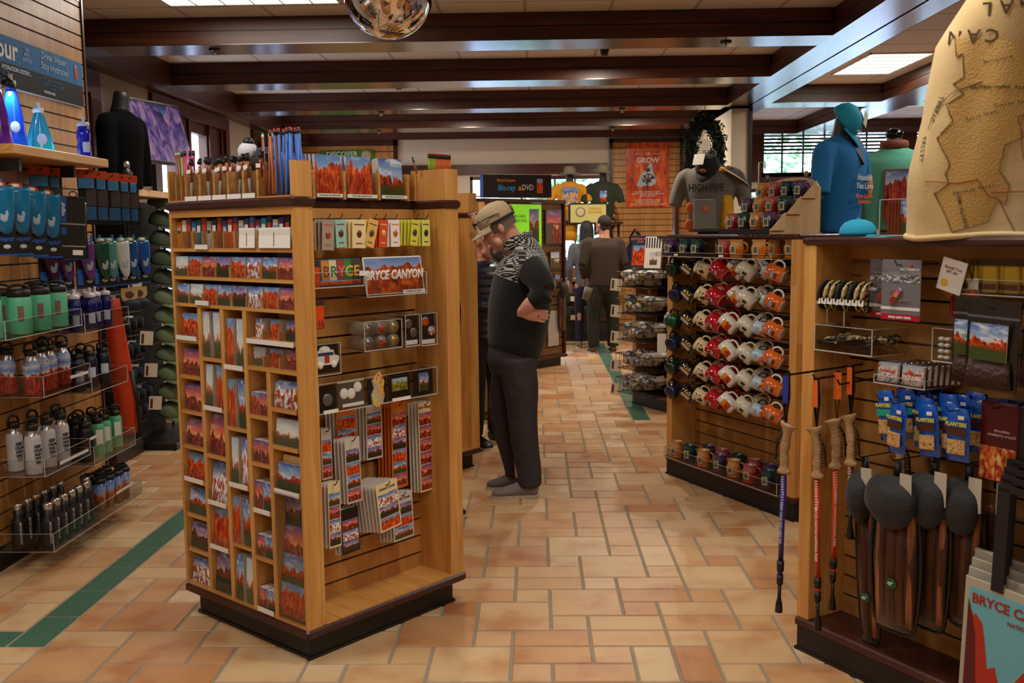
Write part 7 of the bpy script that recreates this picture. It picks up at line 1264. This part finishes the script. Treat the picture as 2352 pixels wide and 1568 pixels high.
fac=mth('MULTIPLY',mth('MULTIPLY',mix1,yoke),mth('MULTIPLY',notarm,far)); mx=N.new('ShaderNodeMixRGB'); mx.inputs[1].default_value=(*hexc('#0c0e0d'),1); mx.inputs[2].default_value=(*hexc('#b8bcbc'),1); L.new(fac,mx.inputs[0]); L.new(mx.outputs[0],bs.inputs['Base Color']); setp(bs,rough=.95,sheen=.12)
b=B(); b.loft([((.035,0,.885),.165,.185),((.045,0,.93),.172,.198),((.06,0,1.05),.185,.21),((.075,0,1.18),.190,.215),((.09,0,1.32),.175,.225),((.105,0,1.42),.145,.21),((.10,0,1.49),.105,.14),((.075,0,1.53),.08,.088),((.05,0,1.565),.074,.075)],28,sub=3,up=(0,1,0))
L2(b,[(.12,-.14,1.42),(.14,-.215,1.39),(.19,-.285,1.33),(.228,-.325,1.26)],[.095,.088,.08,.072]); L2(b,[(.228,-.325,1.26),(.185,-.325,1.225),(.145,-.32,1.195)],[.072,.064,.052])
L2(b,[(.10,.14,1.42),(.06,.24,1.45),(-.0,.32,1.465),(-.055,.385,1.475)],[.09,.082,.074,.068]); L2(b,[(-.055,.385,1.475),(-.085,.41,1.505)],[.068,.056],sub=1)
remesh(b,'fleece_pullover',m,t,.011,5)
cl=B(); cl.loft([((.060+.080*math.cos(a),.078*math.sin(a),1.545+.028*math.cos(a)),.010,.036) for a in [2*PI*k/24 for k in range(25)]],10,up=(.3,0,1)); part('stand_collar',cl,m,t)
trs=P(hexc('#353136'),.85,bump=.9,bs=8,n='charcoal_trousers'); b=B(); b.loft([((.025,0,.94),.14,.17),((.025,0,.84),.155,.175),((.03,0,.76),.14,.165)],20,sub=2,up=(0,1,0))
L2(b,[(.05,-.085,.84),(.075,-.095,.68),(.085,-.10,.52),(.095,-.10,.35),(.118,-.10,.18),(.125,-.10,.07)],[.115,.108,.092,.085,.078,.074]); L2(b,[(.0,.085,.84),(-.02,.09,.68),(-.045,.09,.52),(-.02,.095,.35),(.02,.10,.18),(.035,.10,.09)],[.105,.095,.085,.075,.068,.064]); remesh(b,'trousers',trs,t,.012,3)
gsh=H('#77716c',.8); shoe(t,(.175,-.10),(-.105,-.115),gsh,H('#b8aea0',.6)); shoe(t,(.085,.10),(-.145,.10),H('#5c5854',.8),H('#b8aea0',.6))
part('ring',B().loft([((.185,-.318+.0105*math.cos(a),1.118+.0105*math.sin(a)),.0015,.003) for k,a in [(0,2*PI*k/14) for k in range(15)]],6,up=(1,0,0)),H('#c8963c',.2,metal=1),t)
part('wrist_watch',B().loft([((-.178+.032*math.cos(a),.49+.034*math.sin(a),1.60+.010*math.cos(a)),.004,.008) for a in [2*PI*k/16 for k in range(17)]],8,up=(0,0,1)),H('#8a8468',.4),t)
# --- generic standing figure, faces -y in its own frame
def figure(lb,M,H_=1.75,skinm=skin,top=None,topm=None,legm=None,shoem=None,hair=None,hairm=None,arms=None,bulk=1.0,headturn=0,nod=.1,longhair=False,hood=False,puff=False,feet=.10,legr=.085):
    k=H_/1.75; t=thing('person',lb,'person',M); hm=Matrix.Translation((0,-.02*k-.05*nod,1.575*k))@Matrix.Rotation(headturn,4,'Z')@Matrix.Rotation(nod,4,'X')@Matrix.Scale(k*.98,4); b=B(); headgeo(b,hm)
    b.loft([((0,0,1.53*k),.055,.055),((0,.01,1.46*k),.07,.07),((0,0,1.38*k),.16,.09),((0,0,1.1*k),.13,.09),((0,0,.92*k),.14,.1)],18,sub=1,up=(0,1,0))
    A=arms or {1:[(.19,0,1.40),(.24,.02,1.13),(.24,-.06,.90)],-1:[(-.19,0,1.40),(-.24,.02,1.13),(-.24,-.06,.90)]}
    for s,(a_,e_,w_) in A.items():
        a_,e_,w_=[tuple(c*k for c in q_) for q_ in (a_,e_,w_)]; L2(b,[a_,e_],[.05,.042]); L2(b,[e_,w_],[.042,.027]); d=Vector(w_)-Vector(e_); handgeo(b,frame_to(w_,-d,(0 if abs(d.y)<.15 else -.5,1,.2)),side=-s,curl=.3,s=.92)
    for s in (-1,1): L2(b,[(s*.09*k,0,.9*k),(s*feet,0,.5*k),(s*feet,.01,.1)],[.075,.055,.042])
    remesh(b,'body',skinm,t,.008,3); face(t,hm)
    b=B(); w=.205*bulk*k; d_=.125*bulk
    b.loft([((0,0,.86*k),w*.85,d_),((0,0,1.0*k),w*.86,d_*1.02),((0,-.005,1.2*k),w*.93,d_*1.05),((0,0,1.36*k),w*1.0,d_*.98),((0,.005,1.43*k),w*.75,d_*.75),((0,.01,1.48*k),w*.38,d_*.6)],26,sub=3,up=(0,1,0))
    for s,(a_,e_,w_) in A.items():
        a_,e_,w_=[Vector(c)*k for c in (a_,e_,w_)]; wc=e_+(w_-e_)*.88; L2(b,[a_*1.0-Vector((s*.05,0,0)),a_,(a_+e_)/2,e_],[.07*bulk,.068*bulk,.062*bulk,.056*bulk]); L2(b,[e_,(e_+wc)/2,wc],[.056*bulk,.050*bulk,.042*bulk])
    if hood: b.loft([((0,.06,1.40*k),.11,.06),((0,.085,1.46*k),.10,.05),((0,.06,1.52*k),.06,.04)],14,sub=1,up=(0,1,0))
    remesh(b,top or 'jacket',topm,t,.013,4)
    b=B(); b.loft([((0,0,.95*k),.15*bulk,.11*bulk),((0,0,.85*k),.165*bulk,.12*bulk),((0,0,.78*k),.15*bulk,.11*bulk)],18,sub=1,up=(0,1,0))
    for s in (-1,1): L2(b,[(s*.085*k,0,.84*k),(s*(feet*.5+.045),0,.65*k),(s*feet,-.01,.48*k),(s*feet,0,.25*k),(s*feet,.01,.09)],[legr*1.1,legr,legr*.85,legr*.78,legr*.72])
    remesh(b,'trousers',legm,t,.013,3)
    for s in (-1,1): shoe(t,(s*feet,.07),(s*feet*1.15,-.19),shoem,H('#c0b8ac',.6) if shoem!=rub else H('#d8d4cc'))
    hb=B(); hb.M=hm
    if longhair: hb.loft([((0,.02,.185),.05,.05),((0,.03,.15),.088,.09),((0,.045,.08),.098,.095),((0,.06,.0),.10,.075),((0,.075,-.1),.10,.055),((0,.08,-.22),.085,.04),((0,.08,-.30),.05,.025)],18,sub=2,up=(0,1,0))
    elif hairm: hb.ball((0,.032,.100),.092,18,sz=(.92,1.06,.98)); hb.ball((0,.055,.03),.07,14,sz=(1.05,.7,.9))
    if hairm: part('hair',hb,hairm,t)
    return t
brown=P(hexc('#3a2e26'),.9,bump=.12,bs=90,n='brown_knit'); dko=P(hexc('#23261c'),.9,bump=.4,bs=10,n='olive_trousers'); boot=H('#5c4630',.85); 
t=figure('person seen from behind in a brown pullover and dark olive trousers near the far window',WF(.885,12.95,0)@Matrix.Rotation(PI+.15,4,'Z'),1.80,topm=brown,top='pullover',legm=dko,shoem=boot,hairm=P(hexc('#2a2420'),.9,bump=.3,bs=150,n='dark_grey_hair'),bulk=1.12,headturn=.5,nod=.0,feet=.13,legr=.105,arms={1:[(.21,0,1.40),(.27,.03,1.13),(.22,-.12,.95)],-1:[(-.21,0,1.40),(-.27,.03,1.13),(-.25,-.08,.90)]})
o=part('travel_tin',B().lathe([(.05,0),(.055,.16),(.05,.165)],18),H('#6a6458',.4)); o.matrix_world=WF(.64,12.75,.72)@Matrix.Rotation(.3,4,'Y'); tag(o,'grey round tin hanging from the hand of the brown-shirted person','tin')
figure('person with long black hair, grey hooded top and dark blue leggings by the far window',WF(.70,13.55,0)@Matrix.Rotation(PI-.1,4,'Z'),1.72,topm=P(hexc('#5a5e68'),.9,n='grey_hoodie'),top='hooded_top',legm=H('#0f1530',.8),shoem=H('#8a7a68',.8),hairm=P(hexc('#0c0808'),.6,bump=.3,bs=90,n='black_hair'),longhair=True,bulk=.88,hood=True,legr=.075)
m,N,L,bs=newmat('quilted_navy'); tc=N.new('ShaderNodeTexCoord'); w_=N.new('ShaderNodeTexWave'); w_.bands_direction='Z'; w_.inputs['Scale'].default_value=5.5; w_.inputs['Distortion'].default_value=1.5; bu=N.new('ShaderNodeBump'); bu.inputs['Strength'].default_value=.5; bu.inputs['Distance'].default_value=.02; L.new(tc.outputs['Object'],w_.inputs['Vector']); L.new(w_.outputs['Fac'],bu.inputs['Height']); L.new(bu.outputs[0],bs.inputs['Normal']); bs.inputs['Base Color'].default_value=(*hexc('#161c2a'),1); setp(bs,rough=.4)
t=figure('person in a quilted navy jacket and black trousers behind the leaning man, hand on stomach',WF(-.385,7.35,0)@Matrix.Rotation(.75,4,'Z'),1.64,topm=m,top='quilted_jacket',legm=H('#0c0c10',.85),shoem=rub,hairm=P(hexc('#b8b0a4'),.8,n='white_hair'),bulk=1.0,nod=.15,arms={1:[(.19,0,1.40),(.27,.0,1.15),(.08,-.20,1.10)],-1:[(-.19,0,1.40),(-.26,.0,1.15),(-.06,-.19,1.13)]})
part('zip',B().tube([(0,-.13,.9),(0,-.137,1.1),(0,-.128,1.3)],.004),H('#0a0a10',.3),t)
figure('person in tan trousers and brown boots at the farthest kiosk, mostly hidden',WF(-.395,8.35,0)@Matrix.Rotation(-1.9,4,'Z'),1.66,topm=H('#1c222c',.9),legm=P(hexc('#8a7044'),.85,bump=.4,bs=12,n='tan_trousers'),shoem=boot,hairm=H('#4a3a2c',.9),bulk=1.0,legr=.095)
figure('person in a black hooded fleece and black trousers between the first two kiosks',WF(-.60,5.36,0)@Matrix.Rotation(2.5,4,'Z'),1.52,topm=P(hexc('#121214'),.95,bump=.3,bs=60,n='black_fleece'),top='hooded_fleece',legm=H('#08080a',.9),shoem=rub,hairm=H('#3a2c20',.9),bulk=1.0,hood=True,nod=.6,feet=.07,arms={1:[(.19,0,1.40),(.235,.05,1.14),(.20,.0,.92)],-1:[(-.19,0,1.40),(-.225,.03,1.14),(-.19,.0,.92)]})
bpy.context.view_layer.update()
